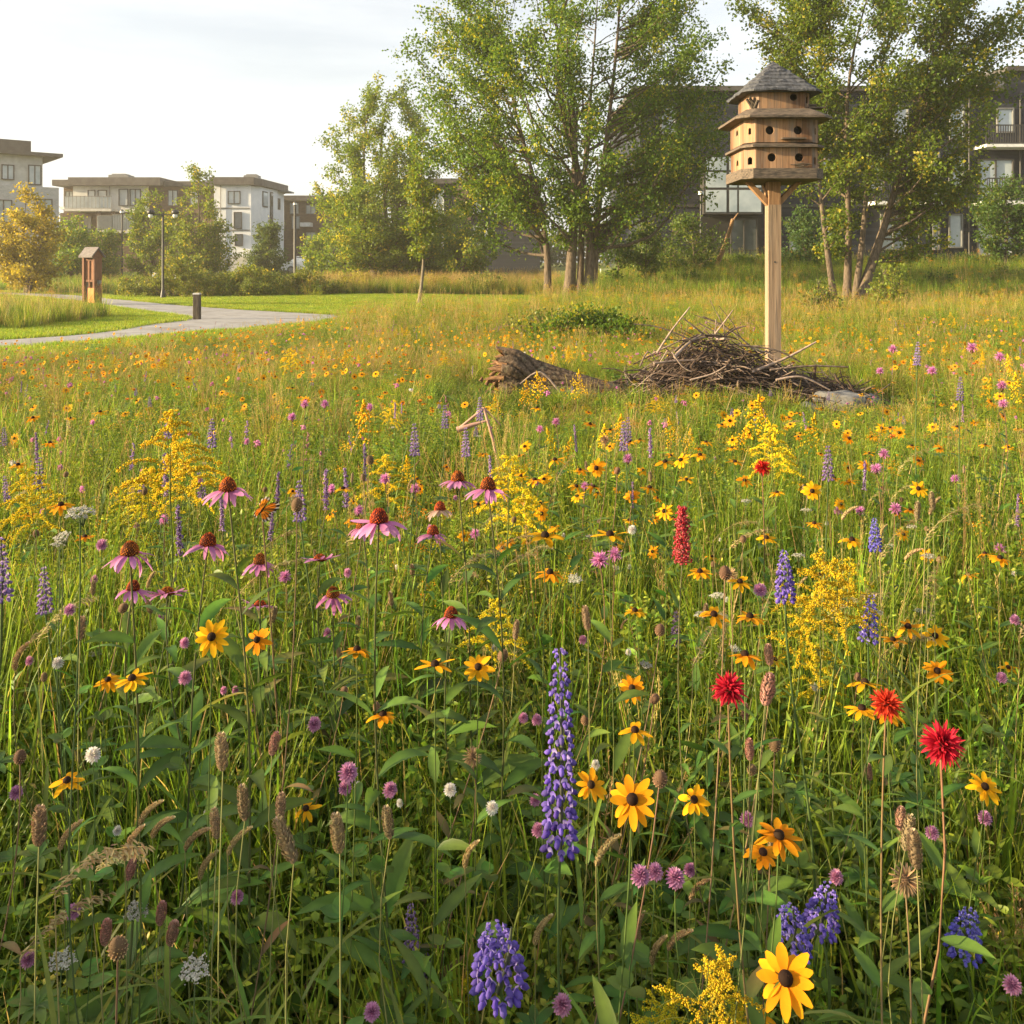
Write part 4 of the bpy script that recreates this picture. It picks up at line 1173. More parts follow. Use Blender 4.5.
# ragged nest twigs and a crooked perch board on the storeys
b = MB()
for (x, y, z, l, a) in ((-0.36, -0.30, zl(109), 0.16, 2.2), (-0.33, -0.32, zl(107), 0.13, 2.4), (-0.35, -0.31, zl(106), .12, 1.9), (-0.30, -0.33, zl(109), .1, 1.2)):
    tube(b, [(x - l / 2 * math.cos(a), y, z - l / 2 * math.sin(a)), (x + l / 2 * math.cos(a), y - 0.02, z + l / 2 * math.sin(a))], 0.017, 5)
part('nest_twig', b, MT['bollwood'], bh)
b = MB(); box(b, 0.33, -0.33, zl(112.5), 0.52, -0.18, zl(111)); box(b, 0.31, -0.29, zl(109.5), 0.44, -0.21, zl(108.2)); part('perch', b, MT['weathered'], bh, False)
b = MB(); box(b, -0.04, -0.52, zl(144.5), 0.24, -0.445, zl(143.2)); part('perch', b, MT['weathered'], bh, False)
b = MB(); prng = np.random.default_rng(12)
for k in range(10):
    x = 0.2 + prng.normal(0, .04); z = zl(168 + prng.random() * 3); a = prng.uniform(-0.4, 0.4)
    tube(b, [(x - .05, -0.455, z), (x + .05 * math.cos(a), -0.475, z + 0.05 * math.sin(a))], 0.005, 4)
part('nest_twig', b, MT['bollwood'], bh)
b = MB(); tube(b, [(0.0, -0.0775, zl(262)), (0.0, -0.081, zl(262))], 0.011, 8); part('nail', b, MT['iron'], bh)

# ------------------------------------------------------------------ log
def bark_mat(name, c1, c2):
    m, t, nd, ln, pr, out = new_mat(name)
    a = nd.new('ShaderNodeAttribute'); a.attribute_name = 'col'
    tcn = nd.new('ShaderNodeTexCoord')
    n = nd.new('ShaderNodeTexNoise'); n.inputs['Scale'].default_value = 28; n.inputs['Detail'].default_value = 9; n.inputs['Roughness'].default_value = .7
    ln(tcn.outputs['Object'], n.inputs['Vector'])
    r = nd.new('ShaderNodeValToRGB'); r.color_ramp.elements[0].position = .32; r.color_ramp.elements[1].position = .7
    r.color_ramp.elements[0].color = (*c1, 1); r.color_ramp.elements[1].color = (*c2, 1)
    ln(n.outputs['Fac'], r.inputs[0])
    mu = nd.new('ShaderNodeMix'); mu.data_type = 'RGBA'; mu.blend_type = 'MULTIPLY'; mu.inputs[0].default_value = 1
    ln(r.outputs[0], mu.inputs[6]); ln(a.outputs['Color'], mu.inputs[7])
    add_stain(t, mu.outputs[2], pr.inputs['Base Color'], tcn, 7, (1, 1, 1), (.13, .14, .09), .56, .7, .8)
    bn = nd.new('ShaderNodeBump'); bn.inputs['Strength'].default_value = 1; bn.inputs['Distance'].default_value = .02
    ln(n.outputs['Fac'], bn.inputs['Height']); ln(bn.outputs[0], pr.inputs['Normal']); pr.inputs['Roughness'].default_value = .95; pr.inputs['Specular IOR Level'].default_value = .15
    return m


MT['logbark'] = bark_mat('rough_log_bark', (.035, .024, .017), (.21, .15, .105))
MT['rotwood'] = noise_mat('rotten_wood', (0.06, 0.03, 0.018), (0.33, 0.18, 0.085), 8, 8, 0.9, (1.0, 5, 5), 0.9, lo=0.32, hi=0.7)
DL = 9.5
lp0 = at(503, 371, DL); lp1 = at(618, 396, DL - 0.2)
lg = empty('fallen_log', (lp0.x, DL, lp0.z), 'rotting brown log with a broken raised end lying in front of the brush pile', 'log')
v0 = Vector((0, 0, 0)); v1 = lp1 - lp0
prng = np.random.default_rng(21)
b = MB(); rg = 110; sg = 90
ax = (v1).normalized(); u = Vector((0, 0, 1)).cross(ax).normalized(); w_ = ax.cross(u)
V = []; LC = []
for i in range(sg):
    t = i / (sg - 1)
    c_ = v0 + v1 * t + Vector((0, 0, -0.03 * math.sin(t * 3.1)))
    rad = 0.235 * (1 - t) ** 1.0 + 0.105 * t + 0.035 * math.exp(-((t - 0.1) / 0.1) ** 2)
    for j in range(rg):
        a = 2 * math.pi * j / rg
        k_ = 1 + 0.11 * math.sin(3 * a + 1 + t * 2) + 0.07 * math.sin(7 * a + 5 * t) + prng.normal(0, 0.012)
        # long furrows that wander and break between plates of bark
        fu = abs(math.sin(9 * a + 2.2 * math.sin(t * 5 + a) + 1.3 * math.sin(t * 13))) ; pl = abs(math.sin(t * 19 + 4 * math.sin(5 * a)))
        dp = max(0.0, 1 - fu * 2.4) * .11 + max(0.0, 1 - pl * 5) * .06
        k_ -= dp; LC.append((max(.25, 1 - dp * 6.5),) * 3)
        endj = (prng.normal(0, 0.02) + 0.07 * math.sin(2 * a + 1) + .04 * math.sin(9 * a) + .03 * math.sin(17 * a)) if i == 0 else 0
        V.append(c_ + u * (rad * k_ * math.cos(a)) + w_ * (rad * k_ * math.sin(a)) + ax * endj)
V = np.array([tuple(q) for q in V])
ii, jj = np.meshgrid(np.arange(sg - 1), np.arange(rg), indexing='ij')
f = np.stack([ii * rg + jj, ii * rg + (jj + 1) % rg, (ii + 1) * rg + (jj + 1) % rg, (ii + 1) * rg + jj], -1).reshape(-1, 4)
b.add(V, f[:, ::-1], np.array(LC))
b.add(V[-rg:], [tuple(range(rg))])
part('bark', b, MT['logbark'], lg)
b = MB()
ring = V[:rg]; cen = ring.mean(0)
r2 = cen + (ring - cen) * 0.8 + np.array([0.04, 0, 0]) + prng.normal(0, 0.02, ring.shape); r3 = cen + (ring - cen) * 0.4 + np.array([0.16, 0, 0]) + prng.normal(0, 0.03, ring.shape)
jn = np.arange(rg); f = np.stack([jn, (jn + 1) % rg, rg + (jn + 1) % rg, rg + jn], 1)
b.add(np.concatenate([ring, r2]), f); b.add(np.concatenate([r2, r3]), f); b.add(r3, [tuple(range(rg))])
for k in range(26):                                     # splinters and crumbling slabs at the broken end
    a = prng.uniform(0, 6.28); rr = prng.uniform(0.06, 0.23)
    p0 = cen + np.array(u) * rr * math.cos(a) + np.array(w_) * rr * math.sin(a)
    p1 = p0 - np.array(ax) * prng.uniform(0.03, 0.16) + prng.normal(0, 0.02, 3) + np.array([0, 0, -0.02])
    tube(b, [p0 + np.array(ax) * 0.06, (p0 + p1) / 2, p1], [0.03, 0.022, 0.005], 5)
for k in range(14):                                     # crumbled flakes below the end
    p0 = cen + np.array([prng.uniform(-.24, -.02), prng.uniform(-.16, .05), prng.uniform(-.24, -.05)])
    p1 = p0 + np.array([prng.uniform(-.02, .14), 0, prng.uniform(.03, .14)])
    tube(b, [p0, p1], [0.025, 0.008], 5)
part('broken_end', b, MT['rotwood'], lg)

# ------------------------------------------------------------------ brush pile
MT['stick'] = noise_mat('grey_brown_sticks', (0.055, 0.04, 0.032), (0.21, 0.155, 0.125), 5, 7, 0.9, (4, 4, 4), 0.4)
MT['stick_dark'] = noise_mat('dark_brown_sticks', (0.03, 0.02, 0.016), (0.115, 0.075, 0.055), 5, 7, 0.9, (4, 4, 4), 0.4)
MT['stick_pale'] = noise_mat('bleached_sticks', (0.18, 0.13, 0.105), (0.38, 0.29, 0.24), 5, 7, 0.85, (4, 4, 4), 0.3)
DP = 9.7


def pile_h(x, y):
    """surface of the heap, x along the picture from its peak"""
    a = np.where(x < 0, np.exp(-(np.abs(x) / 0.72) ** 2.4), np.exp(-(np.abs(x) / 0.76) ** 2.4))
    tail = 0.16 * np.exp(-((x - 1.05) / 0.5) ** 2)
    return (0.67 * a * (1 + .07 * np.sin(x * 7 + 1) + .05 * np.sin(x * 17)) + tail) * np.exp(-(y / 0.6) ** 2)


pk = at(708, 262, DP)
prng = np.random.default_rng(31)


def stick(b, c_, az, el, l, r, bend=0.06, sides=5):
    dv = np.array([math.cos(az) * math.cos(el), math.sin(az) * math.cos(el), math.sin(el)])
    n_ = 6
    P = np.array(c_) + np.linspace(-0.5, 0.5, n_)[:, None] * l * dv
    P = P + np.sin(np.linspace(0, np.pi, n_))[:, None] * prng.normal(0, bend * l, 3) + prng.normal(0, 0.008 * l, (n_, 3))
    tube(b, P, np.linspace(r, r * 0.5, n_), sides)
    return P


hb = {'stick': MB(), 'stick_dark': MB()}
for k in range(2600):
    x = prng.uniform(-1.2, 1.65); y = prng.normal(0, 0.36)
    hz = float(pile_h(x, y))
    if hz < 0.03: continue
    z = hz * prng.uniform(0.1, 0.97)
    slope = math.atan(float(pile_h(x + 0.05, y) - pile_h(x - 0.05, y)) / 0.1)
    az = prng.choice([0, math.pi]) + prng.normal(0, 0.7)
    stick(hb['stick' if prng.random() < 0.35 else 'stick_dark'], (pk.x + x, DP + y, z), az, slope * math.cos(az) * prng.uniform(.2, 1.0) + prng.normal(0, 0.34), prng.uniform(0.2, 0.75), prng.choice([.0025, .0035, .005, .007, .011]), prng.uniform(.03, .13), sides=4)
mb = hb['stick_dark']; off = MB(); off.merge(mb); off.merge(hb['stick'], None, 1)
tag(part('heaped_twigs', off, [MT['stick_dark'], MT['stick']]), 'tangled brown mass of twigs heaped behind the log', 'brush', kind='stuff')

LAB = []                 # things that get their label from the landmarks around them: (object, noun phrase, point)
for k in range(64):      # the larger branches lying on the heap
    x = prng.uniform(-1.0, 1.6); y = -abs(prng.normal(0.1, 0.25))
    hz = float(pile_h(x, y)) + 0.015
    if hz < 0.05: hz = 0.06
    slope = math.atan(float(pile_h(x + 0.05, y) - pile_h(x - 0.05, y)) / 0.1)
    b = MB(); az = prng.choice([0, math.pi]) + prng.normal(0, 0.5)
    rr = prng.choice([.004, .006, .009, .013, .018], p=[.3, .3, .22, .12, .06])
    P = stick(b, (0, 0, 0), az, slope * math.cos(az) * 0.8 + prng.normal(0, 0.28), prng.uniform(0.35, 1.0), rr, .09)
    for q in range(int(prng.integers(0, 4))):
        s0 = P[int(prng.integers(1, 5))]; dv = (P[-1] - P[0]) * prng.uniform(.15, .4) + prng.normal(0, .09, 3)
        tube(b, [s0, s0 + dv * .5 + prng.normal(0, .015, 3), s0 + dv], [rr * .6, rr * .45, rr * .25], 4)
    o = part('branch', b, MT[('stick', 'stick_pale', 'stick_dark')[k % 3]])
    o.location = (pk.x + x, DP + y - 0.05, hz)
    tag(o, None, 'branch', 'branches lying on the brush pile')
    LAB.append((o, ('grey-brown branch', 'bleached branch', 'dark branch')[k % 3] + ' of the brush pile', o.location.copy()))


def poke(pts, d, r, m, label, dz=0):
    P = [at(x, y, d + i * dz) for i, (x, y) in enumerate(pts)]
    P = np.array([tuple(p) for p in P]); b = MB()
    Q = catmull(P, 5) if len(P) > 2 else np.linspace(P[0], P[1], 8) + prng.normal(0, 0.006, (8, 3))
    c_ = Q[0].copy()
    tube(b, Q - c_, np.linspace(r, r * 0.55, len(Q)), 6)
    o = part('branch', b, MT[m]); o.location = c_
    tag(o, label, 'branch', 'branches jutting from the brush pile')
    return o


poke([(657, 353), (672, 330), (690, 307)], 9.35, 0.013, 'stick_pale', 'pale branch jutting steeply up at the log side of the brush pile')
poke([(700, 344), (662, 328), (634, 324)], 9.4, 0.010, 'stick', 'thin dark branch reaching low towards the log over the brush pile')
poke([(706, 336), (692, 325), (683, 318)], 9.4, 0.012, 'stick', 'short stub beside the steep pale branch on the brush pile')
poke([(715, 334), (725, 321), (733, 310)], 9.5, 0.011, 'stick_pale', 'short pale branch standing up at the peak of the brush pile')
poke([(722, 338), (735, 329), (746, 326)], 9.5, 0.012, 'stick', 'crooked branch bending towards the birdhouse post')
poke([(752, 372), (786, 358), (816, 342)], 9.3, 0.018, 'stick_pale', 'stout pale branch sloping up past the birdhouse post')
poke([(740, 345), (775, 350), (800, 362)], 9.2, 0.012, 'stick', 'arched dark branch crossing in front of the birdhouse post')
poke([(770, 370), (810, 366), (848, 367)], 9.2, 0.014, 'stick', 'long flat branch pointing away from the pile above the grey rock')
poke([(690, 380), (712, 374), (726, 366)], 9.0, 0.011, 'stick_pale', 'pale branch lying low on the front of the brush pile')
poke([(672, 352), (682, 366), (692, 372)], 9.05, 0.010, 'stick_pale', 'short pale branch hanging down the front of the brush pile')
poke([(640, 366), (648, 352), (656, 362)], 9.1, 0.01, 'stick', 'hooked twig at the foot of the heap near the log')
poke([(776, 380), (802, 377), (830, 390)], 9.0, 0.014, 'stick_pale', 'bleached forked branch lying against the grey rock')
poke([(560, 392), (540, 372), (520, 384)], 9.0, 0.012, 'stick_pale', 'pale bent twig leaning on the broken end of the log')

# ------------------------------------------------------------------ rocks
MT['rock'] = noise_mat('grey_rock', (0.09, 0.09, 0.092), (0.22, 0.215, 0.212), 5, 10, 0.9, bump=0.6)


def rock(x, y, d, w, h, seed, label):
    p = at(x, y, d); b = MB(); r_ = np.random.default_rng(seed)
    a = np.linspace(0.001, np.pi - .001, 22); q = MB(); lathe(q, np.stack([np.sin(a), -np.cos(a)], 1), 34)
    V = q.v[0]
    for _ in range(11):                       # flat facets knocked off a boulder
        nrm = r_.normal(0, 1, 3); nrm /= np.linalg.norm(nrm); k_ = r_.uniform(.45, .8)
        t = V @ nrm; V = V - np.outer(np.maximum(t - k_, 0) * .92, nrm)
    ph = r_.uniform(0, 6, 6)
    V = V * (1 + .05 * np.sin(7 * V[:, 0] + ph[0]) * np.sin(6 * V[:, 1] + ph[1]) + .03 * np.sin(13 * V[:, 2] + ph[2] + 5 * V[:, 0]) + r_.normal(0, .008, len(V)))[:, None]
    b.add(V * np.array([w / 2, w * .36, h / 2]), q.f[0])
    o = part('rock', b, MT['rock']); o.location = (p.x, d, h * .2); o.rotation_euler = (r_.normal(0, .15), r_.normal(0, .15), r_.uniform(-.5, .5))
    return tag(o, label, 'rock', 'grey rocks by the brush pile')


rock(838, 393, 9.05, 0.55, 0.36, 1, 'largest grey rock at the far end of the brush pile')
rock(872, 392, 9.3, 0.3, 0.24, 2, 'grey rock in the grass beyond the largest rock')
rock(812, 398, 8.8, 0.24, 0.22, 3, 'grey rock tucked under the bleached forked branch')

# leaning broken branch by the dark building, and a bent dead stalk out in the meadow
q = [at(714, 272, 39), at(722, 252, 38.6), at(728, 236, 38.4), at(733, 219, 38)]
P = catmull(np.array([tuple(p) for p in q]), 5); b = MB(); c_ = P[0].copy(); tube(b, P - c_, np.linspace(0.12, 0.075, len(P)), 8)
tube(b, [P[-2] - c_, P[-2] - c_ + np.array([0.25, 0, 0.35])], [0.05, 0.02], 6)
o = part('broken_branch', b, MT['cedar_plain']); o.location = c_; tag(o, 'pale broken bough leaning in front of the dark ground floor', 'branch')
b = MB(); ds = 5.2
q = [np.array(tuple(at(x, y, ds))) for x, y in ((457, 430), (472, 425), (486, 421), (484, 408), (492, 436), (498, 462))]
c_ = q[-1].copy()
tube(b, [q[0] - c_, q[1] - c_, q[2] - c_], [0.02, 0.014, 0.006], 6); tube(b, [q[0] - c_, q[3] - c_], [0.008, 0.008], 5); tube(b, [q[3] - c_, q[4] - c_, q[5] - c_, q[5] - c_ + np.array((0.02, 0, -0.3))], [0.009, 0.009, 0.01, 0.01], 6)
tube(b, [q[3] - c_, q[4] - c_ + np.array((0.05, 0.02, 0.06))], [0.007, 0.004], 5)
o = part('dead_stalk', b, noise_mat('pink_dead_stalk', (0.3, 0.16, 0.13), (0.48, 0.3, 0.24), 8, 5, 0.8, bump=0.1)); o.location = c_; tag(o, 'pinkish dead stalk bent over like a fold in front of the log', 'dead stalk')
# ------------------------------------------------------------------ flowers: each kind is built once or twice with its parts
PM = [MT['stem'], MT['leaf'], MT['petal'], MT['seed']]
STEM, LEAF, PETAL, SEED = 0, 1, 2, 3
GRN = np.array((0.11, 0.18, 0.028)); DGRN = np.array((0.055, 0.115, 0.022)); YGRN = np.array((0.22, 0.27, 0.04))
GA = math.pi * (3 - math.sqrt(5))


def arr(c, n):
    return np.tile(np.asarray(c, float), (n, 1))


def stem_mb(rng, r=0.0022, col=GRN, bend=0.05, sides=5, col_top=None):
    b = MB(); t = np.linspace(0, 1, 12)
    a, a2 = rng.uniform(0, 6.28, 2)
    r = r * .66; bend = bend * rng.uniform(.6, 4.2); off = bend * (1 - t) ** 2.0 + 0.022 * np.sin(t * rng.uniform(3, 7) + a)
    P = np.stack([off * math.cos(a2), off * math.sin(a2) + .014 * np.sin(t * 5 + a2), t], 1)
    P[:, :2] -= P[-1, :2]
    ct = np.asarray(col if col_top is None else col_top, float)
    cc = np.asarray(col, float)[None] * (1 - t[:, None]) + ct[None] * t[:, None]
    tube(b, P, r * (1.25 - 0.45 * t), sides, cc)
    return b, P


def on_stem(P, t):
    tt = np.linspace(0, 1, len(P))
    return np.stack([np.interp(t, tt, P[:, k]) for k in range(3)], 1)


def leaves_mb(rng, P, n, t0, t1, length, width, arch=0.9, elev=0.75, c0=DGRN, c1=GRN, fold=0.3, prof=PROF_LANCE):
    b = MB(); t = np.linspace(t0, t1, n) + rng.normal(0, 0.015, n)
    t = np.clip(t, 0.02, 0.98)
    tipc = jitter(c1, n, rng, .22, .07); old = rng.random(n) < .05; tipc[old] = jitter((.24, .17, .06), int(old.sum()), rng, .2)   # a few withered tips
    ln = length * (1.05 - 0.6 * (t - t0) / max(1e-3, (1 - t0))) * rng.uniform(0.75, 1.2, n)
    blades(b, on_stem(P, t), np.arange(n) * 2.4 + rng.uniform(0, 6.28) + rng.normal(0, .3, n), elev + rng.normal(0, .15, n), ln, width * ln / length, arch + rng.normal(0, .3, n),
           jitter(c0, n, rng, .2, .06), tipc, prof, fold, roll=rng.normal(0, .35, n), rib=1.3)
    return b


def k_susan(rng, n=None):
    n = n or int(rng.integers(10, 14))
    s, P = stem_mb(rng, 0.0018, (0.09, 0.13, 0.03))
    lf = leaves_mb(rng, P, 11, 0.1, 0.8, 0.12, 0.014)
    p = MB(); a = np.arange(n) * 2 * np.pi / n + rng.normal(0, .07, n)
    base = np.stack([0.006 * np.cos(a), 0.006 * np.sin(a), np.zeros(n)], 1)
    keep = rng.random(n) > (.14 if rng.random() < .5 else 0); a = a[keep]; base = base[keep]; n = len(a)
    blades(p, base, a, rng.normal(-0.05, .2, n), 0.031 * rng.uniform(.76, 1.1, n), 0.0062 * rng.uniform(.8, 1.12, n), 0.42 + rng.normal(0, .3, n), jitter((0.66, 0.27, 0.006), n, rng, .07, .04),
           jitter((0.86, 0.42, 0.012), n, rng, .06, .04), PROF_PETAL, 0.18, roll=rng.normal(0, .12, n))
    c = MB(); lathe(c, [(0.0075, -0.001), (0.0082, 0.002), (0.007, 0.006), (0.0042, 0.0085), (0.0004, 0.0093)], 14, (0.028, 0.014, 0.008))
    i = np.arange(60); rr = 0.0078 * np.sqrt((i + .5) / 60); z = 0.0093 - 0.0085 * (rr / 0.0082) ** 2
    octs(c, np.stack([rr * np.cos(i * GA), rr * np.sin(i * GA), z], 1), 0.0008, jitter((0.05, 0.022, 0.01), 60, rng, .3))
    g = MB(); a = np.arange(9) * 0.698; blades(g, np.stack([.004 * np.cos(a), .004 * np.sin(a), -0.002 + 0 * a], 1), a, -0.25, 0.012, 0.002, .3, arr(GRN, 9), arr(GRN, 9))
    return [('stem', s, STEM, 's'), ('leaves', lf, LEAF, 'l'), ('petals', p, PETAL, 'h'), ('flower_center', c, SEED, 'h'), ('sepals', g, LEAF, 'h')]


def k_cone(rng, flat=False, faded=False):
    n = int(rng.integers(13, 18))
    s, P = stem_mb(rng, 0.0030, (0.06, 0.10, 0.025), 0.06, 6, (0.10, 0.10, 0.04))
    lf = leaves_mb(rng, P, 18, 0.12, 0.88, 0.165, 0.019, 1.2, 0.75)
    p = MB(); a = np.arange(n) * 2 * np.pi / n + rng.normal(0, .08, n)
    base = np.stack([0.012 * np.cos(a), 0.012 * np.sin(a), np.zeros(n)], 1)
    c0, c1 = ((0.40, 0.11, 0.30), (0.62, 0.28, 0.52)) if not faded else ((0.42, 0.24, 0.2), (0.55, 0.4, 0.33))
    blades(p, base, a, (0.12 if flat else -0.28) + rng.normal(0, .12, n), 0.044 * rng.uniform(.68, 1.1, n), 0.0066 * rng.uniform(.65, 1.1, n), (0.15 if flat else 0.75) + rng.normal(0, .38, n),
           jitter(c0, n, rng, .1, .05), jitter(c1, n, rng, .1, .05), PROF_PETAL, 0.22, roll=rng.normal(0, .2, n))
    c = MB(); hh = 0.014 if flat else 0.024; r_ = 0.0155
    lathe(c, [(0.008, -0.004), (r_, 0.001), (r_ * 1.02, hh * .3), (r_ * .85, hh * .66), (r_ * .5, hh * .92), (0.0005, hh)], 14, (0.09, 0.025, 0.012))
    m = 150; i = np.arange(m); ph = np.arccos(1 - (i + .5) / m)
    pos = np.stack([r_ * np.sin(ph) * np.cos(i * GA), r_ * np.sin(ph) * np.sin(i * GA), hh * np.cos(ph)], 1)
    cc = np.where((rng.random((m, 1)) < .6), np.array([[0.50, 0.10, 0.015]]), np.array([[0.16, 0.028, 0.012]]))
    octs(c, pos, 0.0011, cc * rng.uniform(.7, 1.3, (m, 1)), 0, np.stack([1 + 1.8 * np.sin(ph) * np.abs(np.cos(i * GA)), 1 + 1.8 * np.sin(ph) * np.abs(np.sin(i * GA)), 1.2 + 2 * np.cos(ph)], 1))
    return [('stem', s, STEM, 's'), ('leaves', lf, LEAF, 'l'), ('petals', p, PETAL, 'h'), ('seed_cone', c, SEED, 'h')]


def palmate(b, rng, pos, az, el, n, ln, w, c):
    for k in range(n):
        pass


def lupine_leaves(rng, n=9, spread=0.16):
    b = MB()
    for k in range(n):
        az = k * 2.4 + rng.normal(0, .3); t = rng.uniform(.12, .62); rad = spread * rng.uniform(.5, 1.1)
        p0 = np.array([0, 0, t * 0.75]); p1 = np.array([rad * math.cos(az), rad * math.sin(az), t + rng.uniform(-.02, .08)])
        tube(b, [p0, (p0 + p1) / 2 + (0, 0, .01), p1], 0.0013, 4, GRN)
        m = 8; a = np.arange(m) * 2 * np.pi / m + rng.normal(0, .1, m)
        blades(b, np.tile(p1, (m, 1)), a, 0.35, 0.045 * rng.uniform(.8, 1.2, m), 0.0075, 0.9, jitter(DGRN * 1.2, m, rng, .2), jitter(GRN, m, rng, .2), PROF_OVAL, 0.35)
    return b


def k_lupine(rng, dull=False, short=False, Lr=None):
    s, P = stem_mb(rng, 0.0035, (0.07, 0.11, 0.03), 0.04, 6)
    rows = 15 if not short else 8
    if Lr: rows = 9
    Lr = Lr or (0.26 if not short else 0.075)
    sp = MB(); tube(sp, [(0, 0, -0.01), (0.003, 0, Lr * .5), (0, 0.002, Lr)], [.003, .0025, .001], 5, (0.09, 0.10, 0.07))
    f = MB()
    c_a, c_b, c_w = (np.array(q) for q in (((0.15, 0.115, 0.48), (0.31, 0.26, 0.70), (0.60, 0.55, 0.80)) if not dull else ((0.22, 0.15, 0.34), (0.34, 0.25, 0.44), (0.55, 0.47, 0.52))))
    for i in range(rows):
        t = i / (rows - 1); m = 8 if not short else 11
        if t > .9: m = 6
        rad = 0.0158 * (1 - 0.62 * t ** 1.7) if not short else 0.021 * (1 - 0.6 * t ** 1.6)
        sz = (0.0066 if not short else 0.0058) * (1 - 0.5 * t ** 1.5)
        for j in range(m):
            a = 2 * np.pi * (j + 0.5 * (i % 2)) / m + rng.normal(0, .14)
            z = Lr * (0.02 + 0.97 * t) + rng.normal(0, .0015)
            c_ = np.array([rad * math.cos(a), rad * math.sin(a), z])
            o_ = np.array([math.cos(a), math.sin(a), 0])
            col = (c_a * (1 - t * .3) + c_b * t * .3) * rng.uniform(.8, 1.2)
            # two puffed wings and an upright banner
            q = MB(); ball(q, (0, 0, 0), 1, col, 6, 5)
            v = q.v[0] * (1.05, .62, .72)
            v = v[:, [0]] * o_ + v[:, [1]] * np.array([-o_[1], o_[0], 0]) + v[:, [2]] * np.array([0, 0, 1.0]) + v[:, [0]] * np.array([0, 0, -.25])
            f.add(c_ + o_ * sz * .5 + v * sz * np.array((1, 1, rng.uniform(.75, 1.1))) * rng.uniform(.75, 1.12), q.f[0], np.clip(q.c[0] * rng.uniform(.8, 1.25) + rng.normal(0, .02), .01, 1))
            cb = c_b * rng.uniform(.85, 1.3) if rng.random() > .38 else c_w
            blades(f, [c_], a, 1.15, sz * 1.5, sz * .78, -0.9, cb[None], (c_a * 1.1)[None], PROF_OVAL, -.3)
    lf = lupine_leaves(rng)
    return [('stem', s, STEM, 's'), ('leaves', lf, LEAF, 'l'), ('flower_spike', sp, STEM, 'h'), ('florets', f, PETAL, 'h')]


def k_goldenrod(rng, tall=True):
    s, P = stem_mb(rng, 0.0028, (0.09, 0.12, 0.03), 0.05, 5)
    lf = leaves_mb(rng, P, 26, 0.1, 0.95, 0.085, 0.008, .8, .7, GRN, YGRN)
    pl = MB(); br = MB(); nb = 26; hh = 0.24
    tube(br, [(0, 0, -.01), (0, 0, hh * .6), (.015, 0, hh)], [.002, .0015, .0008], 4, (.13, .15, .03))
    for i in range(nb):
        t = i / nb; a = i * 2.4 + rng.normal(0, .3); ln = (0.13 * (1 - t) ** .8 + .02) * rng.uniform(.75, 1.2)
        u = np.linspace(0, 1, 8)
        P_ = np.stack([ln * u * math.cos(a), ln * u * math.sin(a), hh * t + ln * (0.75 * u - 0.75 * u ** 2.2)], 1)
        tube(br, P_, .0007, 3, (.16, .17, .03), cap=False)
        m = int(34 + 620 * ln)
        w = rng.uniform(0.12, 1, m); pos = np.stack([np.interp(w, u, P_[:, k]) for k in range(3)], 1) + rng.normal(0, .0032, (m, 3)) + np.array([0, 0, .004])
        octs(pl, pos, rng.uniform(.0016, .0034, m), jitter((0.70, 0.565, 0.03), m, rng, .16, .06))
    m = 60; octs(pl, np.stack([rng.normal(0, .004, m) + .012, rng.normal(0, .004, m), rng.uniform(hh * .75, hh * 1.03, m)], 1), .002, jitter((0.68, 0.545, 0.03), m, rng, .15, .05))
    return [('stem', s, STEM, 's'), ('leaves', lf, LEAF, 'l'), ('plume_branches', br, STEM, 'h'), ('plume', pl, PETAL, 'h')]


def k_beebalm(rng, col=((0.28, 0.008, 0.015), (0.64, 0.03, 0.035)), dense=125):
    s, P = stem_mb(rng, 0.0022, (0.10, 0.12, 0.035), 0.13, 5, (0.20, 0.11, 0.06))
    lf = leaves_mb(rng, P, 16, .2, .93, .085, .014, .9, .7)
    p = MB(); n = dense; i = np.arange(n); u = (i + .5) / n; el = 1.45 - 1.95 * u ** 0.9
    az = i * GA
    base = np.stack([.006 * np.cos(az) * np.cos(el), .006 * np.sin(az) * np.cos(el), .004 + .006 * np.sin(el)], 1)
    blades(p, base, az + rng.normal(0, .12, n), el + rng.normal(0, .12, n), (.0165 * rng.uniform(.6, 1.15, n)), .0018, .6 + rng.normal(0, .4, n), jitter(col[0], n, rng, .15, .03),
           jitter(col[1], n, rng, .14, .04), PROF_STRAP, .5, roll=rng.normal(0, .6, n))
    c = MB(); ball(c, (0, 0, 0), .0075, (.14, .05, .03), 9, 7); lathe(c, [(.002, -.016), (.006, -.011), (.0072, -.003)], 8, (.16, .1, .05))
    return [('stem', s, STEM, 's'), ('leaves', lf, LEAF, 'l'), ('petals', p, PETAL, 'h'), ('calyx', c, SEED, 'h')]


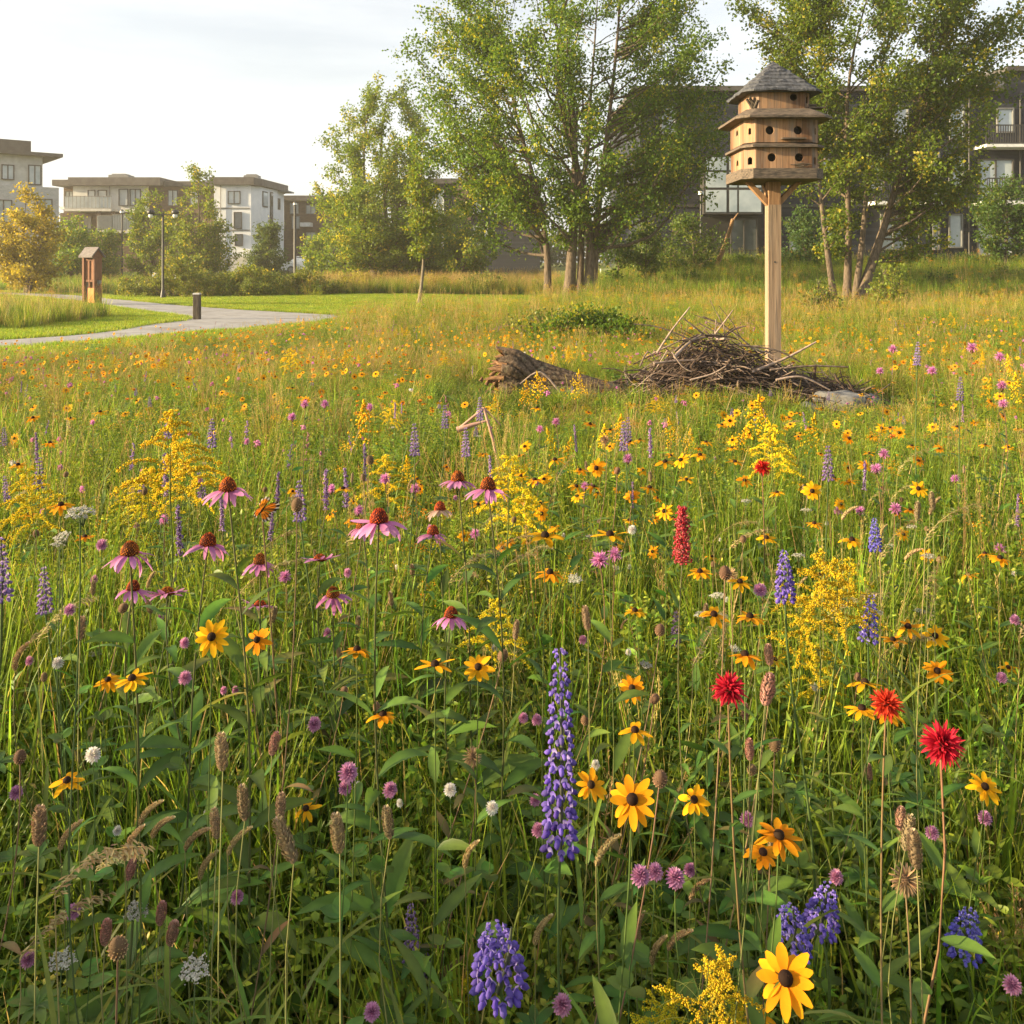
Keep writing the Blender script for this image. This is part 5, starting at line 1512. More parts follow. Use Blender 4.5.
def k_clover(rng, c0=(0.34, 0.13, 0.26), c1=(0.58, 0.30, 0.48), r=.0125):
    s, P = stem_mb(rng, 0.0014, (0.08, 0.13, 0.03), .05, 5)
    b = MB()
    for t in (.25, .45, .62, .8):
        a = rng.uniform(0, 6.28, 3) + np.array([0, 2.1, 4.2]); blades(b, on_stem(P, np.full(3, t)) + .0, a, .5, .042 * (1.1 - t * .5), .011, .5, jitter(GRN, 3, rng, .2), jitter(GRN, 3, rng, .2), PROF_OVAL, .3)
    p = MB(); n = 95; i = np.arange(n); z = 1 - 1.75 * (i + .5) / n; el = np.arcsin(np.clip(z, -1, 1)); az = i * GA
    base = np.stack([r * .35 * np.cos(az) * np.cos(el), r * .35 * np.sin(az) * np.cos(el), r * .4 * np.sin(el)], 1)
    blades(p, base, az, el + .35, r * .8 * rng.uniform(.85, 1.15, n), r * .15, .7, jitter(c0, n, rng, .12, .05), jitter(c1, n, rng, .12, .05), PROF_OVAL, .5)
    ball(p, (0, 0, -.001), r * .55, tuple(np.array(c0) * .8), 8, 6)
    return [('stem', s, STEM, 's'), ('leaves', b, LEAF, 'l'), ('flower_head', p, PETAL, 'h')]


def k_timothy(rng, lng=.036, r=.0054, c0=(0.27, 0.20, 0.12), c1=(0.44, 0.34, 0.22), bend=0.0, rose=0.0):
    s, P = stem_mb(rng, 0.0013, (0.10, 0.15, 0.04), .08, 4, (.2, .2, .07))
    b = MB(); n = 4; blades(b, on_stem(P, np.array([.15, .3, .45, .6])), rng.uniform(0, 6.28, n), 1.05, np.array([.3, .26, .2, .16]), .0038, 1.3, jitter(GRN, n, rng, .2), jitter(YGRN, n, rng, .2), PROF_STRAP, .3)
    h = MB(); u = np.linspace(0, 1, 10)
    ax = np.stack([bend * lng * u ** 2, 0 * u, lng * u * (1 - .25 * abs(bend) * u)], 1)
    rad = r * np.sin(np.clip(u * .93 + .07, 0, 1) * np.pi) ** .32
    tube(h, ax, rad * .8, 7, np.asarray(c0) * .8)
    m = 330; t = rng.random(m); a = rng.uniform(0, 6.28, m); rr = np.interp(t, u, rad)
    pos = np.stack([np.interp(t, u, ax[:, k]) for k in range(3)], 1) + np.stack([rr * np.cos(a), rr * np.sin(a), 0 * a], 1) * .85
    blades(h, pos, a, 1.0, .0042, .0010, .3, jitter(c0, m, rng, .18, .06), jitter(np.array(c1) + np.array((.12, 0, .03)) * rose, m, rng, .18, .06), PROF_LANCE[[0, 2, 5]], .3)
    return [('stem', s, STEM, 's'), ('leaves', b, LEAF, 'l'), ('seed_head', h, SEED, 'h')]


def k_panicle(rng):
    """an arching golden grass plume"""
    s, P = stem_mb(rng, 0.0014, (0.15, 0.17, 0.05), .1, 4, (.36, .29, .12))
    b = MB(); n = 5; blades(b, on_stem(P, np.array([.1, .22, .36, .5, .62])), rng.uniform(0, 6.28, n), 1.1, .3, .0035, 1.4, jitter(GRN, n, rng, .2), jitter(YGRN, n, rng, .2), PROF_STRAP, .3)
    h = MB(); u = np.linspace(0, 1, 12); ang = .45 + 1.0 * u; st = .15 / 11
    ax = np.cumsum(np.stack([np.sin(ang), 0 * ang, np.cos(ang)], 1) * st, 0) - np.array([math.sin(.45), 0, math.cos(.45)]) * st
    tube(h, ax, np.linspace(.001, .0005, 12), 4, (.36, .29, .12))
    m = 130; t = rng.beta(1.3, 1.1, m); pos = np.stack([np.interp(t, u, ax[:, k]) for k in range(3)], 1) + rng.normal(0, .0035, (m, 3))
    blades(h, pos, rng.normal(0, .8, m), .5 - 1.0 * t, .011, .0016, .3, jitter((.36, .27, .11), m, rng, .2), jitter((.55, .44, .2), m, rng, .2), PROF_LANCE, .3)
    return [('stem', s, STEM, 's'), ('leaves', b, LEAF, 'l'), ('seed_head', h, SEED, 'h')]


def k_umbel(rng, c=(0.52, 0.51, 0.44)):
    s, P = stem_mb(rng, 0.0018, (0.10, 0.14, 0.05), .05, 5)
    lf = leaves_mb(rng, P, 16, .1, .85, .07, .005, .8, .7, DGRN * 1.5, GRN * 1.2)
    br = MB(); p = MB()
    for k in range(15):
        a = k * GA; r_ = .018 * math.sqrt((k + .5) / 15); e = np.array([r_ * math.cos(a), r_ * math.sin(a), .006 - 9 * r_ * r_ + rng.normal(0, .0012)])
        tube(br, [(0, 0, -.02), (e[0] * .6, e[1] * .6, -.006), e], .0006, 3, (.14, .18, .07), cap=False)
        m = 16; octs(p, e + rng.normal(0, .0026, (m, 3)) * (1, 1, .5), rng.uniform(.0009, .0017, m), jitter(c, m, rng, .12, .03), 0, arr((1.2, 1.2, .6), m))
        q = 5; aa = rng.uniform(0, 6.28, q); blades(p, np.tile(e, (q, 1)), aa, .3, .0042, .0014, .2, jitter(c, q, rng, .1, .03), jitter(c, q, rng, .1, .03), PROF_OVAL, .1)
    return [('stem', s, STEM, 's'), ('leaves', lf, LEAF, 'l'), ('umbel_rays', br, STEM, 'h'), ('flower_head', p, PETAL, 'h')]


def k_dried(rng, spiky=True):
    s, P = stem_mb(rng, 0.0019, (0.14, 0.10, 0.05), .06, 5, (.22, .14, .08))
    lf = leaves_mb(rng, P, 6, .1, .6, .08, .01, 1.2, .6, (.10, .09, .03), (.22, .16, .06))
    h = MB(); r = .009; ball(h, (0, 0, 0), r * (.75 if spiky else 1), (.14, .085, .05), 9, 7, sz=1 if spiky else 1.35)
    n = 85; i = np.arange(n); z = 1 - 1.8 * (i + .5) / n; el = np.arcsin(z); az = i * GA
    base = np.stack([r * .7 * np.cos(az) * np.cos(el), r * .7 * np.sin(az) * np.cos(el), r * .7 * z * (1 if spiky else 1.35)], 1)
    blades(h, base, az, el, (.013 if spiky else .0042), .0011, .4, jitter((.2, .12, .06), n, rng, .2), jitter((.42, .28, .15), n, rng, .2), PROF_LANCE, .3)
    return [('stem', s, STEM, 's'), ('leaves', lf, LEAF, 'l'), ('seed_head', h, SEED, 'h')]


def k_spike(rng, c=(0.30, 0.18, 0.42), c2=(0.46, 0.32, 0.52), lng=.12, r=.009, dense=230, stemc=(.12, .11, .05)):
    s, P = stem_mb(rng, 0.0018, stemc, .05, 5)
    lf = leaves_mb(rng, P, 14, .08, .9, .075, .008, .9, .7)
    h = MB(); tube(h, [(0, 0, -.005), (.002, 0, lng * .5), (0, 0, lng)], [.0018, .0014, .0006], 4, (.15, .12, .08))
    m = dense; t = rng.random(m); a = rng.uniform(0, 6.28, m); rr = r * (1 - .55 * t ** 2) * rng.uniform(.35, 1.1, m)
    wh = .8 + .25 * np.sin(t * 60)
    octs(h, np.stack([rr * wh * np.cos(a), rr * wh * np.sin(a), lng * t], 1), rng.uniform(.0016, .0032, m) * (.62 if dense > 500 else 1), np.where(rng.random((m, 1)) < .5, jitter(c, m, rng, .2, .06), jitter(c2, m, rng, .2, .06)))
    return [('stem', s, STEM, 's'), ('leaves', lf, LEAF, 'l'), ('flower_spike', h, PETAL, 'h')]


PK = {}


def protos(kind, fn, n, seed, **kw):
    PK[kind] = []
    for i in range(n):
        rg_ = np.random.default_rng(seed + i)
        parts = fn(rg_, **kw)
        PK[kind].append([(nm, b, b.mesh(kind + '_' + nm, PM[mi]), mi, md) for nm, b, mi, md in parts])


protos('black_eyed_susan', k_susan, 10, 100)
protos('purple_coneflower', k_cone, 8, 200)
protos('flat_coneflower', k_cone, 2, 220, flat=True)
protos('faded_coneflower', k_cone, 2, 230, faded=True)
protos('lupine', k_lupine, 2, 300)
protos('short_lupine', k_lupine, 2, 310, short=True)
protos('mid_lupine', k_lupine, 2, 315, Lr=.11)
protos('pale_lupine', k_lupine, 2, 320, dull=True, Lr=.14)
protos('goldenrod', k_goldenrod, 3, 400)
protos('red_bee_balm', k_beebalm, 4, 500)
protos('pink_bergamot', k_beebalm, 2, 510, col=((0.45, 0.14, 0.36), (0.74, 0.32, 0.60)), dense=60)
protos('pink_clover', k_clover, 3, 600)
protos('white_clover', k_clover, 2, 610, c0=(.55, .52, .48), c1=(.78, .76, .73), r=.0115)
protos('timothy_grass', k_timothy, 3, 700)
protos('rosy_timothy', k_timothy, 2, 710, rose=1.0, lng=.028, c0=(.32, .2, .14), c1=(.5, .33, .25))
protos('foxtail_grass', k_timothy, 3, 720, lng=.045, r=.0032, bend=.45, c0=(.34, .25, .12), c1=(.56, .43, .24))
protos('golden_grass', k_panicle, 3, 740)
protos('yarrow', k_umbel, 2, 800)
protos('dried_seed_head', k_dried, 2, 810)
protos('round_seed_head', k_dried, 2, 820, spiky=False)
protos('red_plume', k_spike, 1, 830, c=(.40, .03, .06), c2=(.50, .12, .15), lng=.095, r=.0165, dense=1500)
protos('purple_spike', k_spike, 3, 840)

# one-mesh versions for plants too far off to show their parts
SM = {}


def small(kind, tilts, h=0.65, seeds=1):
    SM[kind] = []
    for i, th in enumerate(tilts):
        pr = PK[kind][i % len(PK[kind])]
        b = MB()
        for nm, pb_, me, mi, md in pr:
            if nm in ('sepals',): continue
            if md in 'sl':
                M_ = Matrix.Diagonal((1, 1, h, 1))
            else:
                M_ = Matrix.Translation((0, 0, h)) @ Euler((th, 0, 0.7 * math.sin(i * 2.1)), 'XYZ').to_matrix().to_4x4()
            base = b.n
            V = np.concatenate(pb_.v) @ np.array(M_)[:3, :3].T + np.array(M_)[:3, 3]
            b.v.append(V); b.c.append(np.concatenate(pb_.c)); b.n += len(V)
            for f in pb_.f:
                b.f.append(f + base); b.m.append(mi)
        SM[kind].append(b.mesh(kind, PM))


small('black_eyed_susan', [-.1, .4, .7, .1, .5, -.25, .95, .2, -.4, .6])
small('purple_coneflower', [.1, -.1, .25])
small('goldenrod', [.1, .25, -.15])
small('pink_bergamot', [.1, .3])
small('pink_clover', [.1, .3, .5])
small('white_clover', [.1, .3])
small('timothy_grass', [.05, .25, -.2])
small('foxtail_grass', [.1, .3, -.3])
small('golden_grass', [.1, .3, -.3])
small('yarrow', [.1, .3])
small('pale_lupine', [.05, -.05])
small('purple_spike', [.05, -.08, .1])
small('round_seed_head', [.1, .4])

WIDTH = {'black_eyed_susan': .072, 'purple_coneflower': .10, 'flat_coneflower': .105, 'faded_coneflower': .085, 'lupine': .05, 'short_lupine': .056, 'pale_lupine': .05, 'mid_lupine': .05, 'goldenrod': .2,
         'red_bee_balm': .042, 'pink_bergamot': .042, 'pink_clover': .037, 'white_clover': .033, 'timothy_grass': .0115, 'rosy_timothy': .0115, 'foxtail_grass': .009, 'golden_grass': .12,
         'yarrow': .045, 'dried_seed_head': .036, 'round_seed_head': .022, 'red_plume': .034, 'purple_spike': .02}
NAME = {'flat_coneflower': 'purple_coneflower', 'faded_coneflower': 'purple_coneflower', 'short_lupine': 'lupine', 'pale_lupine': 'lupine', 'mid_lupine': 'lupine', 'rosy_timothy': 'timothy_grass'}
PHRASE = {'black_eyed_susan': 'golden black-eyed susan', 'purple_coneflower': 'drooping purple coneflower', 'flat_coneflower': 'open-petalled pink coneflower', 'faded_coneflower': 'faded coneflower',
          'lupine': 'violet lupine spire', 'short_lupine': 'short blue lupine', 'pale_lupine': 'pale mauve lupine', 'mid_lupine': 'medium violet lupine', 'goldenrod': 'yellow goldenrod plume', 'red_bee_balm': 'scarlet bee balm',
          'pink_bergamot': 'pink bergamot', 'pink_clover': 'pink clover head', 'white_clover': 'white clover head', 'timothy_grass': 'tan timothy grass head', 'rosy_timothy': 'rosy timothy grass head',
          'foxtail_grass': 'thin foxtail grass head', 'golden_grass': 'arching golden grass', 'yarrow': 'white yarrow head', 'dried_seed_head': 'spiky dried seed head', 'round_seed_head': 'brown seed head',
          'red_plume': 'red plume flower', 'purple_spike': 'slim purple flower spike'}
GROUP = {'black_eyed_susan': 'black-eyed susans in the meadow', 'purple_coneflower': 'purple coneflowers', 'lupine': 'lupines in the meadow', 'goldenrod': 'goldenrod plumes', 'red_bee_balm': 'scarlet bee balms',
         'pink_bergamot': 'pink bergamots', 'pink_clover': 'pink clovers', 'white_clover': 'white clovers', 'timothy_grass': 'timothy grass heads', 'foxtail_grass': 'foxtail grass heads', 'golden_grass': 'golden grasses',
         'yarrow': 'white yarrows', 'dried_seed_head': 'dried seed heads', 'round_seed_head': 'brown seed heads', 'red_plume': 'red plumes', 'purple_spike': 'purple flower spikes'}
CAT = {'timothy_grass': 'grass stalk', 'foxtail_grass': 'grass stalk', 'golden_grass': 'grass stalk', 'dried_seed_head': 'seed head', 'round_seed_head': 'seed head'}
frng = np.random.default_rng(909)
CNT = {}


def plant(kind, x, y, px, tilt=0.3, yaw=None, var=None, d=None, s=1.0, phrase=None, label=None, zmax=1.25, lean=None):
    """one near plant whose bloom sits at photo pixel (x, y) and spans px pixels"""
    w = WIDTH[kind] * s
    d = d or min(6.0, max(0.8, F * w / px))
    p = at(x, y, d)
    if p.z > zmax:
        d = (H - zmax) * F / (y - YH); p = at(x, y, d)
    if p.z < 0.12:
        d = (H - 0.12) * F / (y - YH); p = at(x, y, d)
    hs_ = px * d / F / WIDTH[kind]                # head scale
    g = float(gh(p.x, p.y)); h = p.z - g
    nm = NAME.get(kind, kind)
    i = CNT.get(kind, 0); CNT[kind] = i + 1
    o = empty(nm, (p.x, p.y, g), label, CAT.get(nm, 'flower'), GROUP[nm], frng.uniform(-.3, .3), .05)
    rz = o.rotation_euler.z
    var = i if var is None else var
    kids = []
    for (pn, pb_, me, mi, md) in PK[kind][var % len(PK[kind])]:
        c_ = obj(pn, me, o)
        if md == 's':
            c_.scale = (1, 1, h); kids.append((c_, None))
        elif md == 'l':
            c_.scale = (1, 1, h)
        else:
            c_.location = (0, 0, h)
            yw = frng.uniform(-.5, .5) if yaw is None else yaw
            if lean is not None:
                c_.rotation_euler = (lean[0], lean[1], yw)
            else:
                c_.rotation_euler = (tilt, 0, yw - rz)
            c_.scale = (hs_,) * 3
    if label is None:
        LAB.append((o, phrase or PHRASE[kind], Vector((p.x, p.y, p.z))))
    return o


# --- coneflowers
for x, y, w, k in ((228, 490, 50, 'p'), (208, 545, 48, 'p'), (130, 554, 52, 'p'), (133, 590, 38, 'p'), (167, 594, 46, 'f'), (260, 563, 38, 'p'), (320, 560, 40, 'f'), (379, 522, 54, 'p'), (362, 528, 34, 'p'),
                   (458, 481, 40, 'p'), (488, 489, 46, 'p'), (440, 510, 28, 'd'), (433, 534, 34, 'p'), (333, 596, 38, 'p'), (451, 617, 40, 'p'), (260, 606, 38, 'f'), (497, 523, 15, 'p'), (20, 567, 18, 'p'), (248, 600, 20, 'p')):
    k = {'p': 'purple_coneflower', 'f': 'flat_coneflower', 'd': 'faded_coneflower'}[k]
    plant(k, x, y, w, frng.uniform(-.2, .12) if k != 'flat_coneflower' else frng.uniform(-.5, -.3), s=.88)
# --- black-eyed susans
FULL = max(range(10), key=lambda i: len(PK['black_eyed_susan'][i][2][2].polygons))      # the fullest bloom for the largest ones
for x, y, w, t in ((212, 637, 38, 1.05), (257, 640, 30, .9), (132, 679, 37, .5), (108, 680, 27, .6), (67, 781, 35, .55), (306, 809, 29, .6), (383, 715, 34, .2), (435, 665, 38, .3), (478, 667, 33, .95), (357, 650, 34, .2),
                   (632, 688, 29, .9), (635, 731, 37, .3), (591, 785, 35, .7), (632, 800, 53, .75), (694, 800, 35, .7), (779, 836, 48, .55), (763, 853, 38, .5), (785, 979, 66, .75), (937, 671, 30, .8), (862, 709, 36, .25),
                   (985, 787, 34, .65), (714, 615, 33, .5), (750, 617, 34, .3), (745, 655, 36, .2), (935, 636, 28, .8), (908, 627, 30, .6), (852, 540, 28, .4), (610, 535, 38, .35), (545, 536, 40, .5), (550, 573, 34, .4),
                   (700, 572, 28, .4), (740, 582, 28, .5), (635, 611, 27, .3), (61, 505, 28, .5), (865, 683, 36, .2), (968, 575, 23, .2), (1000, 558, 25, .5), (757, 1016, 40, .4), (893, 640, 26, .4), (888, 712, 34, .5),
                   (85, 537, 22, .3), (28, 515, 20, .2), (343, 489, 22, .3), (580, 470, 17, .5), (665, 462, 24, .5), (555, 460, 22, .4), (537, 408, 14, .3), (820, 575, 20, .3), (1008, 668, 22, .4), (940, 556, 18, .3),
                   (33, 418, 16, .6), (100, 412, 16, .4), (18, 465, 20, .5), (50, 443, 18, .3), (640, 440, 15, .4), (610, 430, 15, .4), (700, 455, 20, .5), (735, 462, 20, .4), (755, 415, 14, .4), (722, 425, 14, .4),
                   (810, 428, 14, .3), (890, 428, 15, .4), (957, 427, 15, .4), (912, 446, 15, .4), (985, 445, 14, .4), (775, 660, 22, .4), (990, 965, 20, .8), (736, 963, 18, .4), (16, 757, 18, .4)):
    plant('black_eyed_susan', x, y, w * (1.0 if y > 600 else .95), t - .36 if t < .62 else t - .1, s=.78 if y > 560 else .9, var=FULL if w > 45 else None)
# --- lupines
plant('lupine', 560, 853, 39, tilt=0.0, yaw=0, d=1.22, label='tall violet lupine spire standing up in the middle of the meadow edge')
plant('short_lupine', 500, 985, 58, tilt=.35, d=0.96, label='broad violet lupine head at the lower frame edge beside yellow goldenrod')
plant('short_lupine', 792, 950, 40, tilt=.3, label='nearer of two blue lupine heads above the large black-eyed susan')
plant('short_lupine', 820, 927, 36, tilt=.25, label='farther of two blue lupine heads above the large black-eyed susan')
plant('short_lupine', 962, 952, 35, tilt=.2, label='lone blue lupine head under the scarlet bee balms')
for x, y, w in ((697, 790, 16), (690, 755, 14), (785, 600, 22), (868, 640, 20), (875, 550, 14), (600, 760, 10)):
    plant('short_lupine' if y > 650 else 'mid_lupine', x, y, w, tilt=.1, s=1 if y > 650 else .8)
for x, y, w in ((2, 600, 22), (45, 612, 16), (168, 438, 9), (212, 447, 10), (415, 455, 11), (466, 456, 10), (445, 428, 8), (624, 450, 10), (628, 440, 8), (300, 520, 14), (960, 400, 8), (480, 420, 8), (917, 365, 8), (676, 645, 12), (828, 480, 12),
                (540, 850, 12), (530, 830, 12), (412, 960, 20), (425, 1000, 18), (985, 830, 16), (1000, 860, 14)):
    plant('pale_lupine', x, y, w, tilt=.05, s=.7)
# --- goldenrod
for x, y, w in ((170, 500, 75), (190, 505, 55), (150, 522, 48), (385, 505, 42), (508, 530, 60), (525, 545, 45), (820, 620, 62), (800, 665, 60), (838, 640, 66), (815, 705, 50), (850, 610, 42), (772, 478, 44), (785, 490, 34), (760, 520, 30), 
                (290, 372, 20), (495, 660, 50), (30, 545, 40), (130, 530, 40), (690, 590, 28)):
    plant('goldenrod', x, y, w, tilt=frng.uniform(-.1, .25), s=.62 if y > 560 else .85)
for x, y, w in ((710, 1040, 84), (663, 1050, 66), (466, 1024, 48), (735, 1060, 66)):
    plant('goldenrod', x, y, w, tilt=.25, s=.42)
# --- bee balm, plume, bergamot, clovers, yarrow
for x, y, w, t in ((728, 693, 36, .35), (886, 707, 32, .5), (940, 748, 44, .5), (762, 470, 18, .3)):
    plant('red_bee_balm', x, y, w, t)
plant('red_plume', 682, 562, 20, tilt=.02, yaw=0, label='red plume flower rising alone among the yellow flowers')
for x, y, w in ((80, 515, 30), (62, 963, 29), (137, 912, 25), (195, 972, 32), (63, 538, 20), (95, 655, 14), (35, 950, 20), (575, 580, 16), (60, 545, 18)):
    plant('yarrow', x, y, w, frng.uniform(.1, .5), s=.85)
for x, y, w in ((93, 755, 20), (58, 663, 15), (450, 790, 17), (492, 808, 17), (595, 765, 13), (632, 530, 12), (625, 720, 10)):
    plant('white_clover', x, y, w, .2, s=.85)
for x, y, w in ((348, 773, 26), (345, 788, 18), (390, 790, 20), (16, 793, 18), (73, 912, 20), (28, 960, 20), (836, 877, 19), (932, 833, 18), (1002, 678, 15), (537, 720, 15), (523, 718, 14), (372, 1012, 22), (562, 1005, 26), (237, 897, 18),
                (640, 876, 26), (655, 872, 22), (675, 878, 26), (690, 870, 18), (985, 818, 18), (70, 610, 16), (102, 545, 16), (185, 678, 18), (105, 710, 12), (583, 640, 12), (520, 772, 14), (535, 800, 16), (538, 830, 18), (747, 820, 20), (760, 590, 18),
                (815, 870, 12), (1012, 985, 24), (290, 905, 14), (293, 925, 14), (1015, 620, 14), (480, 760, 10), (740, 693, 10)):
    plant('pink_clover', x, y, w, frng.uniform(.05, .4), s=.85)
for x, y, w in ((893, 350, 10), (932, 372, 11), (972, 349, 12), (880, 372, 9), (1000, 358, 11), (1002, 387, 12), (325, 405, 10), (292, 418, 10), (305, 405, 10), (385, 480, 13), (370, 408, 9), (415, 490, 12), (540, 430, 9), (556, 423, 10), (1000, 550, 12), (876, 470, 13),
                (884, 455, 12), (628, 460, 12), (585, 487, 10), (600, 562, 20), (615, 556, 16), (1003, 405, 11), (895, 510, 14), (860, 512, 11), (838, 512, 10), (285, 578, 14), (475, 535, 12), (955, 480, 10)):
    plant('pink_bergamot', x, y, w, frng.uniform(.05, .4), zmax=.95)
# --- grass heads and seed heads
for x, y, w in ((223, 770, 14), (245, 820, 13), (217, 838, 11), (340, 852, 15), (390, 838, 12), (280, 822, 11), (39, 845, 15), (905, 850, 13), (917, 868, 15), (80, 640, 9), (917, 520, 7), (933, 510, 7), (588, 630, 9)):
    plant('timothy_grass', x, y, w * .82, yaw=0, lean=(frng.uniform(-.1, .1), frng.uniform(-.15, .2)))
plant('timothy_grass', 294, 862, 14, yaw=0, lean=(0, -.45))
for x, y, w in ((160, 925, 11), (170, 945, 12), (105, 945, 12), (128, 880, 10), (272, 755, 11), (765, 705, 15), (750, 760, 10), (770, 665, 10), (870, 780, 8), (900, 830, 11), (745, 720, 8), (590, 850, 8)):
    plant('rosy_timothy', x, y, w * .8, yaw=0, lean=(0, frng.uniform(-.15, .25)))
for x, y, w, l in ((140, 825, 8, .3), (152, 838, 8, .35), (125, 860, 9, .05), (228, 855, 8, .3), (200, 880, 8, .1), (465, 868, 8, 0), (596, 866, 9, .3), (535, 945, 8, .1), (652, 965, 8, 0), (668, 950, 8, .35), (640, 940, 7, -.3), (185, 850, 8, .4), (770, 850, 7, 0), (60, 850, 8, .2),
                   (905, 560, 5, .5), (842, 520, 5, .4), (930, 515, 5, .1), (690, 900, 7, .3)):
    plant('foxtail_grass', x, y, w * .8, yaw=0, lean=(0, l))
for x, y, w in ((55, 895, 95), (20, 960, 80), (90, 880, 70), (925, 540, 60), (880, 560, 60), (150, 990, 60)):
    plant('golden_grass', x, y, w, yaw=frng.uniform(-.5, .5), lean=(0, frng.uniform(-.1, .3)), s=.9)
for x, y, w in ((905, 880, 30), (472, 757, 20), (730, 575, 16), (605, 440, 10)):
    plant('dried_seed_head', x, y, w, .5)
for x, y, w in ((118, 948, 22), (660, 779, 17), (20, 757, 14), (660, 630, 12), (725, 573, 14), (370, 460, 9), (297, 505, 14), (585, 720, 10), (310, 985, 12), (600, 1000, 16), (775, 745, 14), (770, 690, 14), (752, 770, 11)):
    plant('round_seed_head', x, y, w, .3)

# --- monarch-like orange butterfly resting on a stalk
db = 2.0; bpz = at(262, 510, db)
bt = empty('butterfly', bpz, 'orange and black butterfly with folded wings resting on a dry stalk', 'butterfly', None, R(50), .05)
bt.scale = (.85, .85, .85); bt.rotation_euler = (.35, .55, R(62))
b = MB(); tube(b, [(0, 0, -.014), (0, 0, -.004), (0, 0, .006), (0, 0, .014)], [.0012, .0028, .003, .002], 8, (.02, .016, .014)); ball(b, (0, 0, .017), .0028, (.02, .016, .014), 8, 6)
for s_ in (-1, 1): tube(b, [(0, 0, .018), (s_ * .006, 0, .028), (s_ * .01, 0, .032)], .0004, 4, (.02, .016, .014))
part('body', b, MT['seed'], bt)


def wing(n0, n1, ang0, ang1, rad, sx):
    b = MB(); A = np.linspace(ang0, ang1, n0); V = []; CC = []
    for i, a in enumerate(A):
        env = rad * (0.72 + .28 * math.sin((i / (n0 - 1)) * math.pi) + .05 * math.sin(i * 2.2))
        for j in range(n1):
            t = j / (n1 - 1); V.append((sx * env * t * math.cos(a), -.012 * t * t, env * t * math.sin(a)))
            vein = (i % 3 == 0) or t > .84 or i in (0, n0 - 1)
            spot = t > .86 and (i % 3 == 1)
            CC.append((.6, .55, .5) if spot else (.02, .014, .01) if vein else (.55, .16, .015))
    ii, jj = np.meshgrid(np.arange(n0 - 1), np.arange(n1 - 1), indexing='ij')
    f = np.stack([ii * n1 + jj, ii * n1 + jj + 1, (ii + 1) * n1 + jj + 1, (ii + 1) * n1 + jj], -1).reshape(-1, 4)
    b.add(V, f, np.array(CC)); return b


for sx in (-1, 1):
    part('forewing', wing(13, 9, .25, 1.35, .046, sx), MT['petal'], bt)
    part('hindwing', wing(13, 9, -1.1, .2, .034, sx), MT['petal'], bt)
b = MB(); tube(b, [(0.05, .05, -bpz.z + float(gh(bpz.x, db))), (.02, .01, -.3), (0, .004, -.02)], .002, 5, (.22, .15, .07))
o = part('dry_stalk', b, MT['stem']); o.location = bpz; tag(o, 'dry brown stalk under the orange butterfly', 'stalk')

# --- the middle of the meadow: single plants, smaller in the picture
MID = []


def canopy(d):
    """how tall the growth stands, falling off away from the eye"""
    return 1.0 - .34 * sstep(3.0, 7.0, d) - .18 * sstep(7, 12, d)



def mid(kind, n, y0, y1, z0, z1, pw=1.0, xr=(-40, 1064), patch=None, thr=0.0, phrase=None, sc=(0.85, 1.15)):
    k = 0; tries = 0
    while k < n and tries < n * 40:
        tries += 1
        x = frng.uniform(*xr); y = y0 + (y1 - y0) * frng.random() ** pw
        z = frng.uniform(z0, z1)
        for _ in range(4):
            d = (H - z * canopy(d if _ else 4)) * F / (y - YH)
        z = z * canopy(d)
        if z < .16: continue
        X = (x - 512) * d / F
        if d > 15 or (600 < x < 870 and 8.3 < d < 12) or (470 < x < 640 and 8.3 < d < 11): continue
        if patch is not None and vnoise(X + patch * 17, d + patch * 5, 1.4) < thr: continue
        if d > 11 and path_dist([X], [d])[0] < 1.4: continue
        me = SM[kind][int(frng.integers(len(SM[kind])))]
        nm = NAME.get(kind, kind); g = float(gh(X, d))
        o = obj(nm, me); s = (z - g) / 0.65
        s1 = min(max(s, .7), 1.2) * frng.uniform(*sc) * (.8 if 'pink' in kind or 'white' in kind else 1)
        o.location = (X, d, g); o.scale = (s1, s1, s); o.rotation_euler = (frng.normal(0, .05), frng.normal(0, .05), frng.uniform(-.9, .9))
        tag(o, None, CAT.get(nm, 'flower'), GROUP[nm])
        LAB.append((o, phrase or ('small ' + PHRASE[kind]), Vector((X, d, z))))
        k += 1


mid('black_eyed_susan', 220, 352, 660, .45, .75, 1.35, patch=1, thr=.42)
mid('goldenrod', 6, 345, 560, .5, .75, 1.6, patch=2, thr=.5)
mid('pink_bergamot', 50, 350, 520, .5, .72, 1.4, patch=3, thr=.42)
mid('pink_clover', 36, 400, 720, .4, .65, 1.2, patch=4, thr=.4)
mid('purple_spike', 32, 345, 560, .5, .75, 1.5, patch=5, thr=.45)
mid('pale_lupine', 26, 350, 520, .42, .6, 1.4, patch=6, thr=.45)
mid('timothy_grass', 18, 420, 640, .5, .72, 1.0)
mid('foxtail_grass', 18, 380, 680, .5, .8, 1.1)
mid('golden_grass', 55, 380, 680, .5, .75, 1.2)
mid('yarrow', 26, 380, 700, .45, .65, 1.2, patch=7, thr=.5)
mid('white_clover', 20, 450, 850, .4, .6, 1.0)
mid('round_seed_head', 30, 390, 720, .5, .75, 1.2)
# ------------------------------------------------------------------ meadow cover: uncountable, scattered by geometry nodes
G0 = np.array((0.085, 0.15, 0.016)); G1 = np.array((0.22, 0.31, 0.028)); YG = np.array((0.46, 0.46, 0.055)); STRAW = np.array((0.50, 0.38, 0.15)); DK = np.array((0.042, 0.092, 0.017))


